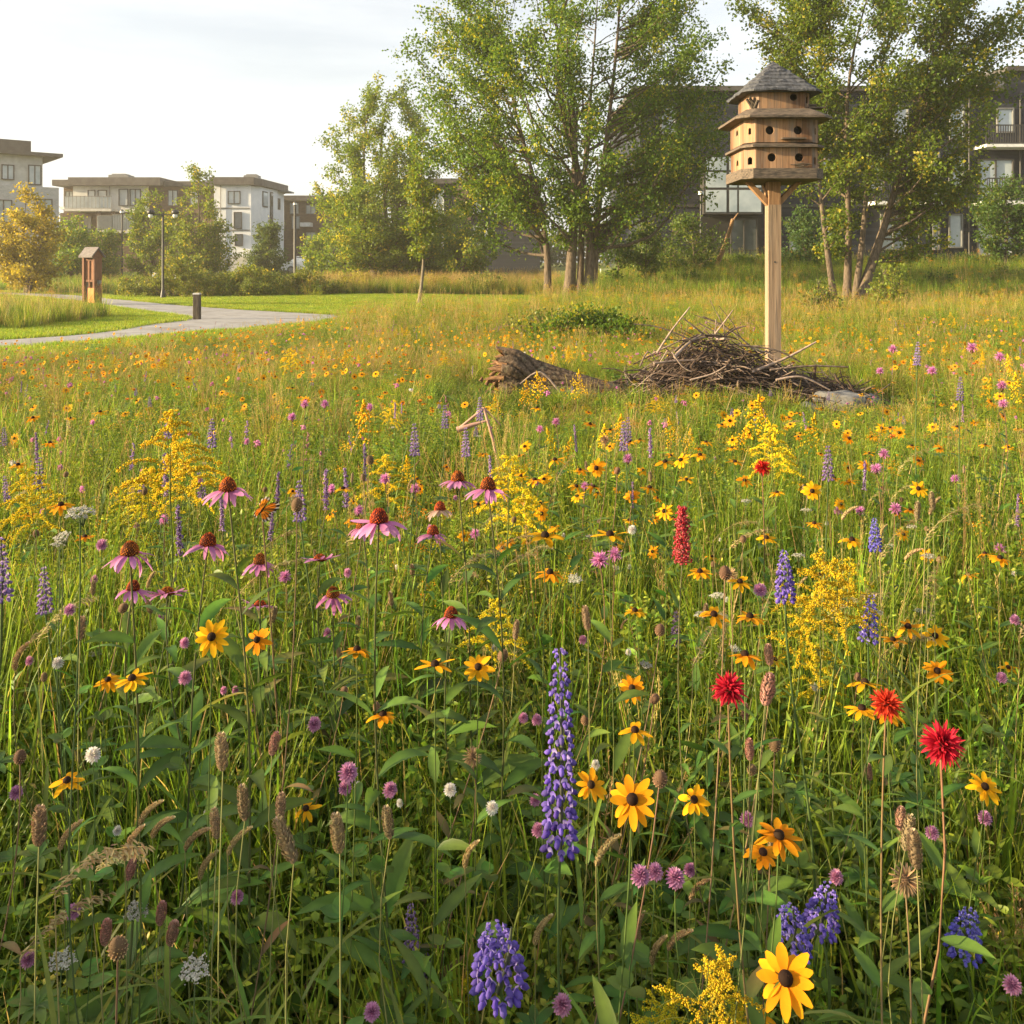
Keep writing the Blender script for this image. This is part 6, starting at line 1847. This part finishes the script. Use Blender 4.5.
def clump_grass(rng, n=42, h=(.3, .62), w=.0019, spread=.07, ca=G0, cb=G1, bend=.9, dry=.08):
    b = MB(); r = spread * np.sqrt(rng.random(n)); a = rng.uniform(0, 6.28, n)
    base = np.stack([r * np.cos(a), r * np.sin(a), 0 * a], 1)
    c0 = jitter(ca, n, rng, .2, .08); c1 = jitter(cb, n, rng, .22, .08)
    dm = rng.random(n) < dry; c1[dm] = jitter(STRAW, int(dm.sum()), rng, .2, .05); c0[dm] = jitter(STRAW * .7, int(dm.sum()), rng, .2, .05)
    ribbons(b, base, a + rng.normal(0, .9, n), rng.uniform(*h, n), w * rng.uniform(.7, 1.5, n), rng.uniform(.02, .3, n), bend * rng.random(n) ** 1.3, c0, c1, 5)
    return b


def clump_straw(rng, n=22, culms=6, rosy=0):
    b = clump_grass(rng, n, (.3, .55), .0015, .06, G1 * .9, YG, .8, .45)
    for k in range(culms):
        a = rng.uniform(0, 6.28); hh = rng.uniform(.5, .78); l = rng.uniform(.02, .2)
        u = np.linspace(0, 1, 7); P = np.stack([l * hh * u ** 1.6 * math.cos(a) + rng.normal(0, .02), l * hh * u ** 1.6 * math.sin(a) + rng.normal(0, .02), hh * u], 1)
        tube(b, P, .0009, 3, STRAW * .9, cap=False)
        m = 26; t = rng.uniform(.8, 1.0, m); pos = np.stack([np.interp(t, u, P[:, j]) for j in range(3)], 1) + rng.normal(0, .0035, (m, 3))
        c_ = STRAW * 1.25 if not rosy else np.array((.42, .25, .19))
        blades(b, pos, rng.uniform(0, 6.28, m), 1.0 + rng.normal(0, .2, m), .010, .0012, .2, jitter(STRAW, m, rng, .2), jitter(c_, m, rng, .2), PROF_LANCE[[0, 2, 5]], .2)
    return b


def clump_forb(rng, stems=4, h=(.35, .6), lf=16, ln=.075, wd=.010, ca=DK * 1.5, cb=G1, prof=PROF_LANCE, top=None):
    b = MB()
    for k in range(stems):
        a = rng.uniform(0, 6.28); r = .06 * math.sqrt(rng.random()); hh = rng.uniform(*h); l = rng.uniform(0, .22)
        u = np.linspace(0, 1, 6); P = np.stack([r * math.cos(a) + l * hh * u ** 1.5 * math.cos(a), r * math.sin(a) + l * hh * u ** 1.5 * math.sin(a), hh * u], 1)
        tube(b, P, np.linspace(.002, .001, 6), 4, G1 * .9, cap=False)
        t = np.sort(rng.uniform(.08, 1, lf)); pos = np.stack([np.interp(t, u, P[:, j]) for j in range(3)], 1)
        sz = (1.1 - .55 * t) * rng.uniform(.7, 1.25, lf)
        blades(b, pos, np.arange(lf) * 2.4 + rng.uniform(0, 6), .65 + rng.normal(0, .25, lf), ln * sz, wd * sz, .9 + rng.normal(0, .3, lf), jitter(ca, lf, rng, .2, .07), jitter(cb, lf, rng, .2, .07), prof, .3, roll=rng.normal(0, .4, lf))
        if top is not None:
            m = 40; octs(b, P[-1] + rng.normal(0, .016, (m, 3)) * (1, 1, 1.3), rng.uniform(.0018, .0035, m), jitter(top, m, rng, .2, .05))
    return b


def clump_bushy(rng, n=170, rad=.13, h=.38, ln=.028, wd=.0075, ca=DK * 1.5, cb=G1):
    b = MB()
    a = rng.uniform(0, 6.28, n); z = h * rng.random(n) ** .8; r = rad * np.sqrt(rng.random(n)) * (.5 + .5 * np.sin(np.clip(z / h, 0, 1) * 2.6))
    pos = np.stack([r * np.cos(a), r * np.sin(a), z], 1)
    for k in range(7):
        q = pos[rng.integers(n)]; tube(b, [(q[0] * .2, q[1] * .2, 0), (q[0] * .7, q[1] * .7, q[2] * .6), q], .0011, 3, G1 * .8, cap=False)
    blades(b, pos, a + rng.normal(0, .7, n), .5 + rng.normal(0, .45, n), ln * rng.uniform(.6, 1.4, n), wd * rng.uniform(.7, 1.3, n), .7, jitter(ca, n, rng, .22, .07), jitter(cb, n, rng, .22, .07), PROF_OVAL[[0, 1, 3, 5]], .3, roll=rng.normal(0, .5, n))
    return b


def clump_broad(rng, n=16, ln=.13, wd=.021, h=.14):
    b = MB(); a = np.arange(n) * 2.4 + rng.normal(0, .3, n)
    base = np.stack([.02 * np.cos(a), .02 * np.sin(a), h * rng.random(n)], 1)
    blades(b, base, a, 1.0 + rng.normal(0, .25, n), ln * rng.uniform(.6, 1.4, n), wd * rng.uniform(.7, 1.2, n), 1.2 + rng.normal(0, .3, n), jitter(DK * 1.3, n, rng, .2, .06), jitter(G1 * .85, n, rng, .2, .06), PROF_LANCE, .3, roll=rng.normal(0, .3, n), rib=1.3)
    return b


def clump_palm(rng):
    b = lupine_leaves(rng, 9, .15)
    for i in range(len(b.v)):
        b.v[i] = b.v[i] * np.array([1, 1, .52])
    return b


def clump_fine(rng, stems=16, cb=YG):
    b = MB()
    for k in range(stems):
        a = rng.uniform(0, 6.28); r = .09 * math.sqrt(rng.random()); hh = rng.uniform(.32, .62); l = rng.uniform(0, .3)
        u = np.linspace(0, 1, 5); P = np.stack([r * math.cos(a) + l * hh * u ** 1.5 * math.cos(a * 2), r * math.sin(a) + l * hh * u ** 1.5 * math.sin(a * 2), hh * u], 1)
        tube(b, P, .0008, 3, G1, cap=False)
        m = 15; t = rng.uniform(.2, 1, m); pos = np.stack([np.interp(t, u, P[:, j]) for j in range(3)], 1)
        blades(b, pos, rng.uniform(0, 6.28, m), .7 + rng.normal(0, .3, m), .026 * rng.uniform(.6, 1.3, m), .0022, .5, jitter(G1, m, rng, .2), jitter(cb, m, rng, .2), PROF_LANCE[[0, 2, 5]], .3)
    return b


def clump_budded(rng, col=(.62, .42, .02)):
    """yellow-topped mid plants"""
    b = clump_fine(rng, 8)
    for k in range(5):
        x, y = rng.normal(0, .07, 2); z = rng.uniform(.45, .66); m = 34
        tube(b, [(x * .3, y * .3, 0), (x * .8, y * .8, z * .6), (x, y, z)], .0011, 3, G1, cap=False)
        octs(b, np.array((x, y, z)) + rng.normal(0, .014, (m, 3)) * (1, 1, 1.2), rng.uniform(.0018, .0034, m), jitter(col, m, rng, .2, .06))
    return b


def letters(i):
    return chr(97 + i // 26) + chr(97 + i % 26)


LIB = {}


def lib(key, fns, mat):
    """prototype clumps kept out of the scene, only used by the scatter of one uncountable cover"""
    coll = bpy.data.collections.new(key)
    for i, b in enumerate(fns):
        o = bpy.data.objects.new(key + '_' + letters(i), b.mesh(key, [mat]))
        coll.objects.link(o)
    LIB[key] = (coll, len(fns))


def scatter(name, key, pts, idx, rot, scl, label, cat):
    coll, n = LIB[key]
    me = bpy.data.meshes.new(name)
    me.vertices.add(len(pts)); me.vertices.foreach_set('co', np.asarray(pts, np.float32).ravel())
    for an, tp, dat, fld in (('pick', 'INT', idx.astype(np.int32), 'value'), ('rot', 'FLOAT_VECTOR', rot.astype(np.float32).ravel(), 'vector'), ('scl', 'FLOAT_VECTOR', scl.astype(np.float32).ravel(), 'vector')):
        me.attributes.new(an, tp, 'POINT').data.foreach_set(fld, dat)
    o = obj(name, me); tag(o, label, cat, kind='stuff')
    ng = bpy.data.node_groups.new(name, 'GeometryNodeTree')
    ng.interface.new_socket('Geometry', in_out='INPUT', socket_type='NodeSocketGeometry'); ng.interface.new_socket('Geometry', in_out='OUTPUT', socket_type='NodeSocketGeometry')
    nd = ng.nodes; ln = ng.links.new
    gi = nd.new('NodeGroupInput'); go = nd.new('NodeGroupOutput'); ip = nd.new('GeometryNodeInstanceOnPoints'); ci = nd.new('GeometryNodeCollectionInfo')
    ci.inputs['Collection'].default_value = coll; ci.inputs['Separate Children'].default_value = True; ci.inputs['Reset Children'].default_value = True
    at_ = {}
    for an, tp in (('pick', 'INT'), ('rot', 'FLOAT_VECTOR'), ('scl', 'FLOAT_VECTOR')):
        q = nd.new('GeometryNodeInputNamedAttribute'); q.data_type = tp; q.inputs['Name'].default_value = an; at_[an] = q
    er = nd.new('FunctionNodeEulerToRotation')
    ln(gi.outputs[0], ip.inputs['Points']); ln(ci.outputs[0], ip.inputs['Instance']); ip.inputs['Pick Instance'].default_value = True
    ln(at_['pick'].outputs['Attribute'], ip.inputs['Instance Index']); ln(at_['rot'].outputs['Attribute'], er.inputs[0]); ln(er.outputs[0], ip.inputs['Rotation'])
    ln(at_['scl'].outputs['Attribute'], ip.inputs['Scale']); ln(ip.outputs[0], go.inputs[0])
    md = o.modifiers.new('scatter', 'NODES'); md.node_group = ng
    return o


mrng = np.random.default_rng(2024)
r_ = lambda s: np.random.default_rng(s)
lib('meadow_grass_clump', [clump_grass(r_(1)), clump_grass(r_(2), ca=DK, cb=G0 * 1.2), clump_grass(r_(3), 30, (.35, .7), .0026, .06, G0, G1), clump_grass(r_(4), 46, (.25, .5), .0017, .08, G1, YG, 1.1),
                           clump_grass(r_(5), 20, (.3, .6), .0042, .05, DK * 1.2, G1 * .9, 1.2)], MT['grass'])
lib('straw_grass_clump', [clump_straw(r_(11)), clump_straw(r_(12)), clump_straw(r_(13), 14, 9), clump_straw(r_(14), 16, 7, 1)], MT['grass'])
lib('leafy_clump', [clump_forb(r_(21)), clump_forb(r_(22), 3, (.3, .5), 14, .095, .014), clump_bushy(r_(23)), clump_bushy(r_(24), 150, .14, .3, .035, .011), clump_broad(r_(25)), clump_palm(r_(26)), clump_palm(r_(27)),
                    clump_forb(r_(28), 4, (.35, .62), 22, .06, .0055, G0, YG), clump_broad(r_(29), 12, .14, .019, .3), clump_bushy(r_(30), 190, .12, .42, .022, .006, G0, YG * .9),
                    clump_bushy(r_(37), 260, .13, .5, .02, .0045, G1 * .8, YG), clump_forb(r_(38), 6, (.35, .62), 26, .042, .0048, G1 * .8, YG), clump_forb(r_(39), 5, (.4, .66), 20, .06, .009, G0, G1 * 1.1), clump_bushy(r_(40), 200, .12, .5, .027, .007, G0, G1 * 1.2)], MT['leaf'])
lib('fine_clump', [clump_fine(r_(31)), clump_fine(r_(32), 14, G1 * 1.3), clump_budded(r_(33)), clump_budded(r_(34), (.66, .36, .015)), clump_fine(r_(35), 20, YG * 1.2), clump_forb(r_(36), 4, (.4, .65), 16, .055, .006, G1, YG, top=(.6, .45, .03))], MT['grass'])


def meadow_mask(X, Y):
    far = 24.5 + 6.5 * sstep(-0.5, 1.5, X) + (vnoise(X, 0, 1.3) - .5) * 1.6
    ok = Y < far
    pd = path_dist(X, Y)
    # towards the path the meadow stops short of its near edge
    px_ = 512 + F * X / np.maximum(Y, .5)
    ok &= (Y < np.interp(px_, [-300, 0, 100, 215, 330, 350], [11, 13.2, 14.2, 16.6, 19.2, 22]) + .7 * (vnoise(X, Y, .5) - .5)) | (px_ > 350)
    ok &= pd > 1.1 + .2 * vnoise(X, Y, .4)
    return ok


def grid_pts(y0, y1, step, xpad=1.0):
    ys = np.arange(y0, y1, step); out = []
    for y in ys:
        hw = 0.60 * y + xpad; xs = np.arange(-hw, hw, step)
        out.append(np.stack([xs + mrng.uniform(-.5, .5, len(xs)) * step, np.full(len(xs), y) + mrng.uniform(-.5, .5, len(xs)) * step], 1))
    return np.concatenate(out)


def pile_zone(X, Y):
    """flattened, low growth round the log, the pile and the post"""
    a = (X > -.75) & (X < 4.0) & (Y > 7.2) & (Y < 10.8)
    return a


cover = {'meadow_grass_clump': [], 'straw_grass_clump': [], 'leafy_clump': [], 'fine_clump': []}
for (y0, y1, st, xp) in ((0.35, 1.5, .064, .7), (1.5, 3.2, .074, .9), (3.2, 6.5, .12, 1.0), (6.5, 12, .17, 1.4), (12, 20, .22, 2), (20, 30, .27, 2)):
    P = grid_pts(y0, y1, st, xp); X, Y = P[:, 0], P[:, 1]
    m = meadow_mask(X, Y); X, Y = X[m], Y[m]
    n = len(X)
    near = 1 - sstep(1.6, 4.0, Y); farw = sstep(6, 14, Y)
    n1 = vnoise(X + 3, Y + 9, .9); n2 = vnoise(X * 1.3 + 31, Y, 1.7); n3 = vnoise(X + 50, Y * .8 + 20, .55)
    green = sstep(.55, .8, n2)                                   # darker lush patches
    w_gr = .26 + .30 * green + .14 * near
    w_st = (.08 + .6 * farw + .3 * sstep(8, 12, Y) * (1 - sstep(-2, 2, X)) + .14 * sstep(.5, .8, n1)) * (1 - .8 * green) * (1 - .55 * near)
    w_lf = .34 + .5 * near + .2 * n3 - .16 * farw
    w_fn = (.30 + .6 * farw + .25 * sstep(.4, .75, n3)) * (1 - .5 * green) * (1 - .75 * near)
    Wt = np.stack([w_gr, w_st, w_lf, w_fn], 1); Wt /= Wt.sum(1, keepdims=True)
    u = mrng.random(n); ch = (u[:, None] > np.cumsum(Wt, 1)).sum(1)
    # the growth is lower close to the eye and round the pile, higher in drifts
    hs = (.48 + .52 * sstep(1.0, 2.6, Y)) * (.82 + .4 * n1) * mrng.uniform(.75, 1.15, n)
    hs = hs * (canopy(Y) + .5 * sstep(13, 22, Y) * sstep(-6, -2, X)) * (1 - .22 * sstep(11, 15, Y) * (1 - sstep(-6, -1, X)))
    pz = pile_zone(X, Y)
    hs = np.where(pz, hs * .5, hs)
    inpile = ((X > 1.2) & (X < 3.6) & (Y > 9.15) & (Y < 10.3)) | ((X > -.3) & (X < 1.2) & (Y > 9.2) & (Y < 9.9)) | ((X > 2.7) & (X < 3.9) & (Y > 8.7) & (Y < 9.5))
    wide = (1.0 + .35 * sstep(3, 7, Y) + .55 * sstep(9, 20, Y))
    for c_, key in enumerate(cover):
        q = (ch == c_) & ~inpile; k_ = int(q.sum())
        hq = hs * (1 + .32 * near) if key == 'meadow_grass_clump' else hs
        if not k_: continue
        nk = LIB[key][1]
        if key == 'fine_clump':
            idx = np.where(mrng.random(k_) < .05 + .28 * sstep(3, 9, Y[q]), mrng.choice([2, 3, 5], k_), mrng.choice([0, 1, 4], k_))
        elif key == 'leafy_clump':
            idx = np.where(mrng.random(k_) < .24 * near[q], mrng.choice([4, 5, 6, 8], k_), np.where(mrng.random(k_) < .62, np.where(mrng.random(k_) < near[q] * .7, mrng.choice([0, 1, 2, 3, 9, 10, 11, 12, 13], k_), mrng.choice([7, 9, 10, 11, 12, 13], k_)), mrng.integers(0, nk, k_)))
        elif key == 'meadow_grass_clump':
            idx = np.where(mrng.random(k_) < .45 * near[q], 4, np.where(green[q] > .5, mrng.choice([0, 1, 2], k_), mrng.choice([0, 2, 3, 3, 4], k_)))
        else:
            idx = mrng.integers(0, nk, k_)
        cover[key].append((np.stack([X[q], Y[q], gh(X[q], Y[q])], 1), idx, np.stack([mrng.normal(0, .1, k_), mrng.normal(0, .1, k_), mrng.uniform(0, 6.28, k_)], 1),
                           np.stack([wide[q], wide[q], hq[q]], 1)))

# tall wild bank on the far side of the meadow, the grassy island by the path, straw fringes
def patch(fn, n, key_w, hlo, hhi, wide=1.8):
    k = 0; X, Y = fn(n)
    keys = mrng.choice(len(key_w), len(X), p=[v for _, v in key_w])
    for i, (key, _) in enumerate(key_w):
        q = keys == i; k_ = int(q.sum())
        if not k_: continue
        cover[key].append((np.stack([X[q], Y[q], gh(X[q], Y[q])], 1), mrng.integers(0, LIB[key][1], k_), np.stack([mrng.normal(0, .1, k_), mrng.normal(0, .1, k_), mrng.uniform(0, 6.28, k_)], 1),
                           np.stack([np.full(k_, wide), np.full(k_, wide), mrng.uniform(hlo, hhi, k_)], 1)))


def bank(n):
    Y = mrng.uniform(29, 42.3, n); X = mrng.uniform(0, 1, n) * (.62 * Y + 2 - 2.5) + 2.5
    return X, Y


patch(bank, 9000, [('meadow_grass_clump', .52), ('leafy_clump', .40), ('straw_grass_clump', .04), ('fine_clump', .04)], .9, 1.9, 2.0)


def island(n):
    t = mrng.random(n); X = -10.6 - 14 * mrng.random(n); Y = mrng.uniform(19, 31, n)
    m = (path_dist(X, Y) > 2.2) & (X / Y < -.445 + .05 * vnoise(X, Y, 1)) & (Y < 20 - X * .55 - 2)
    return X[m], Y[m]


patch(island, 3600, [('meadow_grass_clump', .55), ('straw_grass_clump', .33), ('leafy_clump', .0), ('fine_clump', .12)], .7, 1.35, 1.6)


def behind(n):
    X = mrng.uniform(-9.5, 2.5, n); Y = mrng.uniform(40.5, 54, n) + .1 * X
    return X, Y


patch(behind, 3400, [('meadow_grass_clump', .35), ('straw_grass_clump', .5), ('leafy_clump', .1), ('fine_clump', .05)], .8, 1.5, 2.4)


def farlawn(n):
    X = mrng.uniform(-38, -8, n); Y = mrng.uniform(39.5, 60, n) - .12 * (X + 20)
    m = path_dist(X, Y) > 2
    return X[m], Y[m]


patch(farlawn, 3800, [('meadow_grass_clump', .7), ('straw_grass_clump', .1), ('leafy_clump', .2), ('fine_clump', .0)], .5, 1.2, 2.6)

INFO = {'meadow_grass_clump': ('meadow_grass', 'green grass blades growing through the whole meadow', 'grass'), 'straw_grass_clump': ('straw_grass', 'dry straw-coloured seeding grass of the meadow', 'grass'),
        'leafy_clump': ('leafy_undergrowth', 'green leafy undergrowth beneath the flowers', 'undergrowth'), 'fine_clump': ('fine_undergrowth', 'fine yellow-green budding growth across the meadow', 'undergrowth')}
def round_pile(n):
    X = mrng.uniform(-.6, 2.7, n); Y = mrng.uniform(8.5, 9.1, n)
    return X, Y


patch(round_pile, 190, [('meadow_grass_clump', .5), ('leafy_clump', .25), ('straw_grass_clump', .1), ('fine_clump', .15)], .22, .5, 1.2)
for key, L_ in cover.items():
    nm, lb, ct = INFO[key]
    scatter(nm, key, *(np.concatenate([l[i] for l in L_]) for i in range(4)), lb, ct)

# short lawn tufts
lib('lawn_tuft', [clump_grass(r_(51), 40, (.04, .09), .0022, .12, G0, G1, .8, .04), clump_grass(r_(52), 40, (.03, .08), .0022, .12, G0 * 1.2, YG, .8, .06)], MT['grass'])
Yl = mrng.uniform(13, 50, 60000) ; Xl = mrng.uniform(-.66, .1, 60000) * Yl
m = ~meadow_mask(Xl, Yl) & (path_dist(Xl, Yl) > .9); Xl, Yl = Xl[m], Yl[m]; k_ = len(Xl)
scatter('lawn_grass', 'lawn_tuft', np.stack([Xl, Yl, gh(Xl, Yl)], 1), mrng.integers(0, 2, k_), np.stack([0 * Xl, 0 * Xl, mrng.uniform(0, 6.28, k_)], 1), np.stack([np.full(k_, 1.8)] * 2 + [mrng.uniform(.8, 1.4, k_)], 1),
        'short mown lawn grass beside the path', 'grass')

# far flowers: thousands of specks, past counting
def fl_daisy(rng, tilt):
    b = MB(); n = 9; a = np.arange(n) * 2 * np.pi / n
    blades(b, np.zeros((n, 3)), a, 0.05, .034, .009, .3, arr((.68, .30, .01), n), arr((.84, .43, .015), n), PROF_PETAL[[0, 2, 4, 5]], .2)
    octs(b, [(0, 0, .004)], .010, (.03, .015, .008))
    M_ = np.array(Euler((tilt, 0, 0)).to_matrix()); b.v = [v @ M_.T for v in b.v]
    tube(b, [(0, 0, 0), (0, .02, -.3)], .0015, 3, G1, cap=False); return b


def fl_ball(rng, c, r=.02, sq=1.0):
    b = MB(); m = 22; octs(b, rng.normal(0, r * .5, (m, 3)) * (1, 1, sq), rng.uniform(.25, .45, m) * r, jitter(c, m, rng, .2, .05)); tube(b, [(0, 0, 0), (0, .01, -.3)], .0014, 3, G1, cap=False); return b


def fl_spike(rng, c, l=.12, r=.009):
    b = MB(); m = 40; t = rng.random(m); octs(b, np.stack([rng.normal(0, r * .5, m), rng.normal(0, r * .5, m), l * t - .05], 1), .0042, jitter(c, m, rng, .2, .06)); tube(b, [(0, 0, -.05), (0, 0, -.35)], .0014, 3, G1, cap=False); return b


def fl_plume(rng):
    b = MB(); m = 120; t = rng.random(m); octs(b, np.stack([rng.normal(0, .05, m) * (1 - t), rng.normal(0, .05, m) * (1 - t), .22 * t - .08], 1), .0065, jitter((.68, .47, .02), m, rng, .2, .06)); tube(b, [(0, 0, 0), (0, 0, -.4)], .002, 3, G1, cap=False); return b


lib('far_flower', [fl_daisy(r_(61), .2), fl_daisy(r_(62), .8), fl_daisy(r_(63), 1.1), fl_plume(r_(64)), fl_plume(r_(65)), fl_ball(r_(66), (.62, .26, .50)), fl_ball(r_(67), (.55, .2, .42), .016), fl_spike(r_(68), (.34, .22, .46)),
                   fl_spike(r_(69), (.45, .24, .24), .14, .007), fl_ball(r_(70), (.7, .68, .62), .02, .5), fl_ball(r_(71), (.75, .26, .04), .018, .6)], MT['petal'])
Pf = np.concatenate([grid_pts(4.6, 9, .27, 1.2), grid_pts(9, 16, .205, 1.5), grid_pts(16, 30, .25, 2)]); X, Y = Pf[:, 0], Pf[:, 1]
dens = .3 + .9 * sstep(.35, .75, vnoise(X + 11, Y + 4, 1.3))
m = meadow_mask(X, Y) & (mrng.random(len(X)) < dens) & ~pile_zone(X, Y); X, Y = X[m], Y[m]; n = len(X)
pk_ = mrng.choice(11, n, p=[.24, .21, .16, .04, .04, .08, .06, .06, .04, .03, .04])
kinds = [[0, 1, 2], [3, 4, 0], [5, 6], [7, 8], [9, 6], [1, 2, 10]]      # each kind keeps to its own drifts
fld = np.stack([vnoise(X + 70 + 31 * i, Y + 30 + 17 * i, 1.7) * w_ for i, w_ in enumerate((1.25, 1.0, .95, .9, .75, 1.2))], 1)
own = fld.argmax(1); inside = mrng.random(n) < .72
pk_ = np.array([mrng.choice(kinds[own[i]]) if inside[i] else pk_[i] for i in range(n)])
zf = gh(X, Y) + mrng.uniform(.48, .78, n) * canopy(Y)
s_ = mrng.uniform(.6, 1.2, n) * (1 - .30 * sstep(7, 13, Y))
scatter('distant_wildflowers', 'far_flower', np.stack([X, Y, zf], 1), pk_, np.stack([mrng.normal(0, .15, n), mrng.normal(0, .15, n), mrng.uniform(-.9, .9, n)], 1), np.stack([s_] * 3, 1),
        'far specks of yellow, pink and purple flowers across the deep meadow', 'wildflowers')

# ------------------------------------------------------------------ evening haze
hz = MB(); box(hz, -150, -6, -1.0, 150, 150, 16.5)
hm = bpy.data.materials.new('evening_haze'); hm.use_nodes = True; t = hm.node_tree; t.nodes.clear()
vo = t.nodes.new('ShaderNodeVolumePrincipled'); vo.inputs['Color'].default_value = (1.0, 0.93, 0.82, 1); vo.inputs['Density'].default_value = HAZE; vo.inputs['Anisotropy'].default_value = 0.3
ou = t.nodes.new('ShaderNodeOutputMaterial'); t.links.new(vo.outputs[0], ou.inputs['Volume'])
tag(part('haze', hz, hm, None, False), 'thin golden evening haze over the meadow', 'haze', kind='stuff')

# ------------------------------------------------------------------ labels from the landmarks around each plant
MARKS = {'the tall violet lupine': (560, 745), 'the birdhouse': (772, 130), 'the broken log end': (500, 375), 'the pile peak': (712, 335), 'the grey rocks': (845, 393), 'the bollard': (197, 305), 'the kiosk': (92, 285),
         'the orange butterfly': (262, 508), 'the red plume': (682, 535), 'the path': (60, 342), 'the slim young tree': (419, 300), 'the lime sapling bush': (888, 295), 'the bent dead stalk': (478, 425),
         'the biggest red bloom': (940, 747), 'the largest low daisy': (785, 979), 'the twin blue lupines': (806, 935), 'the lone blue lupine': (962, 940), 'the broad low lupine': (500, 970), 'the coneflower pair': (473, 485),
         'the big goldenrod clump': (820, 620), 'the layered goldenrod': (172, 480), 'the flat white umbels': (137, 912), 'the lowest coneflower': (451, 617), 'the dark bank': (960, 300), 'the upright daisy': (212, 637),
         'the spiky dried head': (905, 880), 'the paired grass heads': (365, 835), 'the brown upright grass head': (39, 825)}
MK = [(k_, np.array(v, float)) for k_, v in MARKS.items()]
ORD = ['first', 'second', 'third', 'fourth', 'fifth', 'sixth', 'seventh', 'eighth', 'ninth', 'tenth', 'eleventh', 'twelfth', 'thirteenth', 'fourteenth', 'fifteenth', 'sixteenth', 'seventeenth', 'eighteenth', 'nineteenth', 'twentieth']
buckets = {}
for o, ph, pt in LAB:
    q = np.array([512 + F * pt.x / pt.y, YH + (H - pt.z) * F / pt.y])
    ds_ = [np.hypot(*(q - v)) for _, v in MK]; i0 = int(np.argmin(ds_)); a = MK[i0][1]
    best = None
    for j, (nm, v) in enumerate(MK):
        if j == i0: continue
        dv = v - a; dq = q - a
        cs = (dv @ dq) / (np.hypot(*dv) * np.hypot(*dq) + 1e-6) - np.hypot(*dv) * 0.00035
        if best is None or cs > best[0]: best = (cs, j)
    buckets.setdefault((ph, i0, best[1]), []).append((ds_[i0], o))
for (ph, i0, j), L_ in buckets.items():
    L_.sort(key=lambda e: e[0])
    for n_, (_, o) in enumerate(L_):
        w = ORD[n_] if n_ < len(ORD) else 'outermost'
        o['label'] = f"{ph}, {w} from {MK[i0][0]} towards {MK[j][0]}" if len(L_) > 1 else f"{ph} beside {MK[i0][0]}, towards {MK[j][0]}"
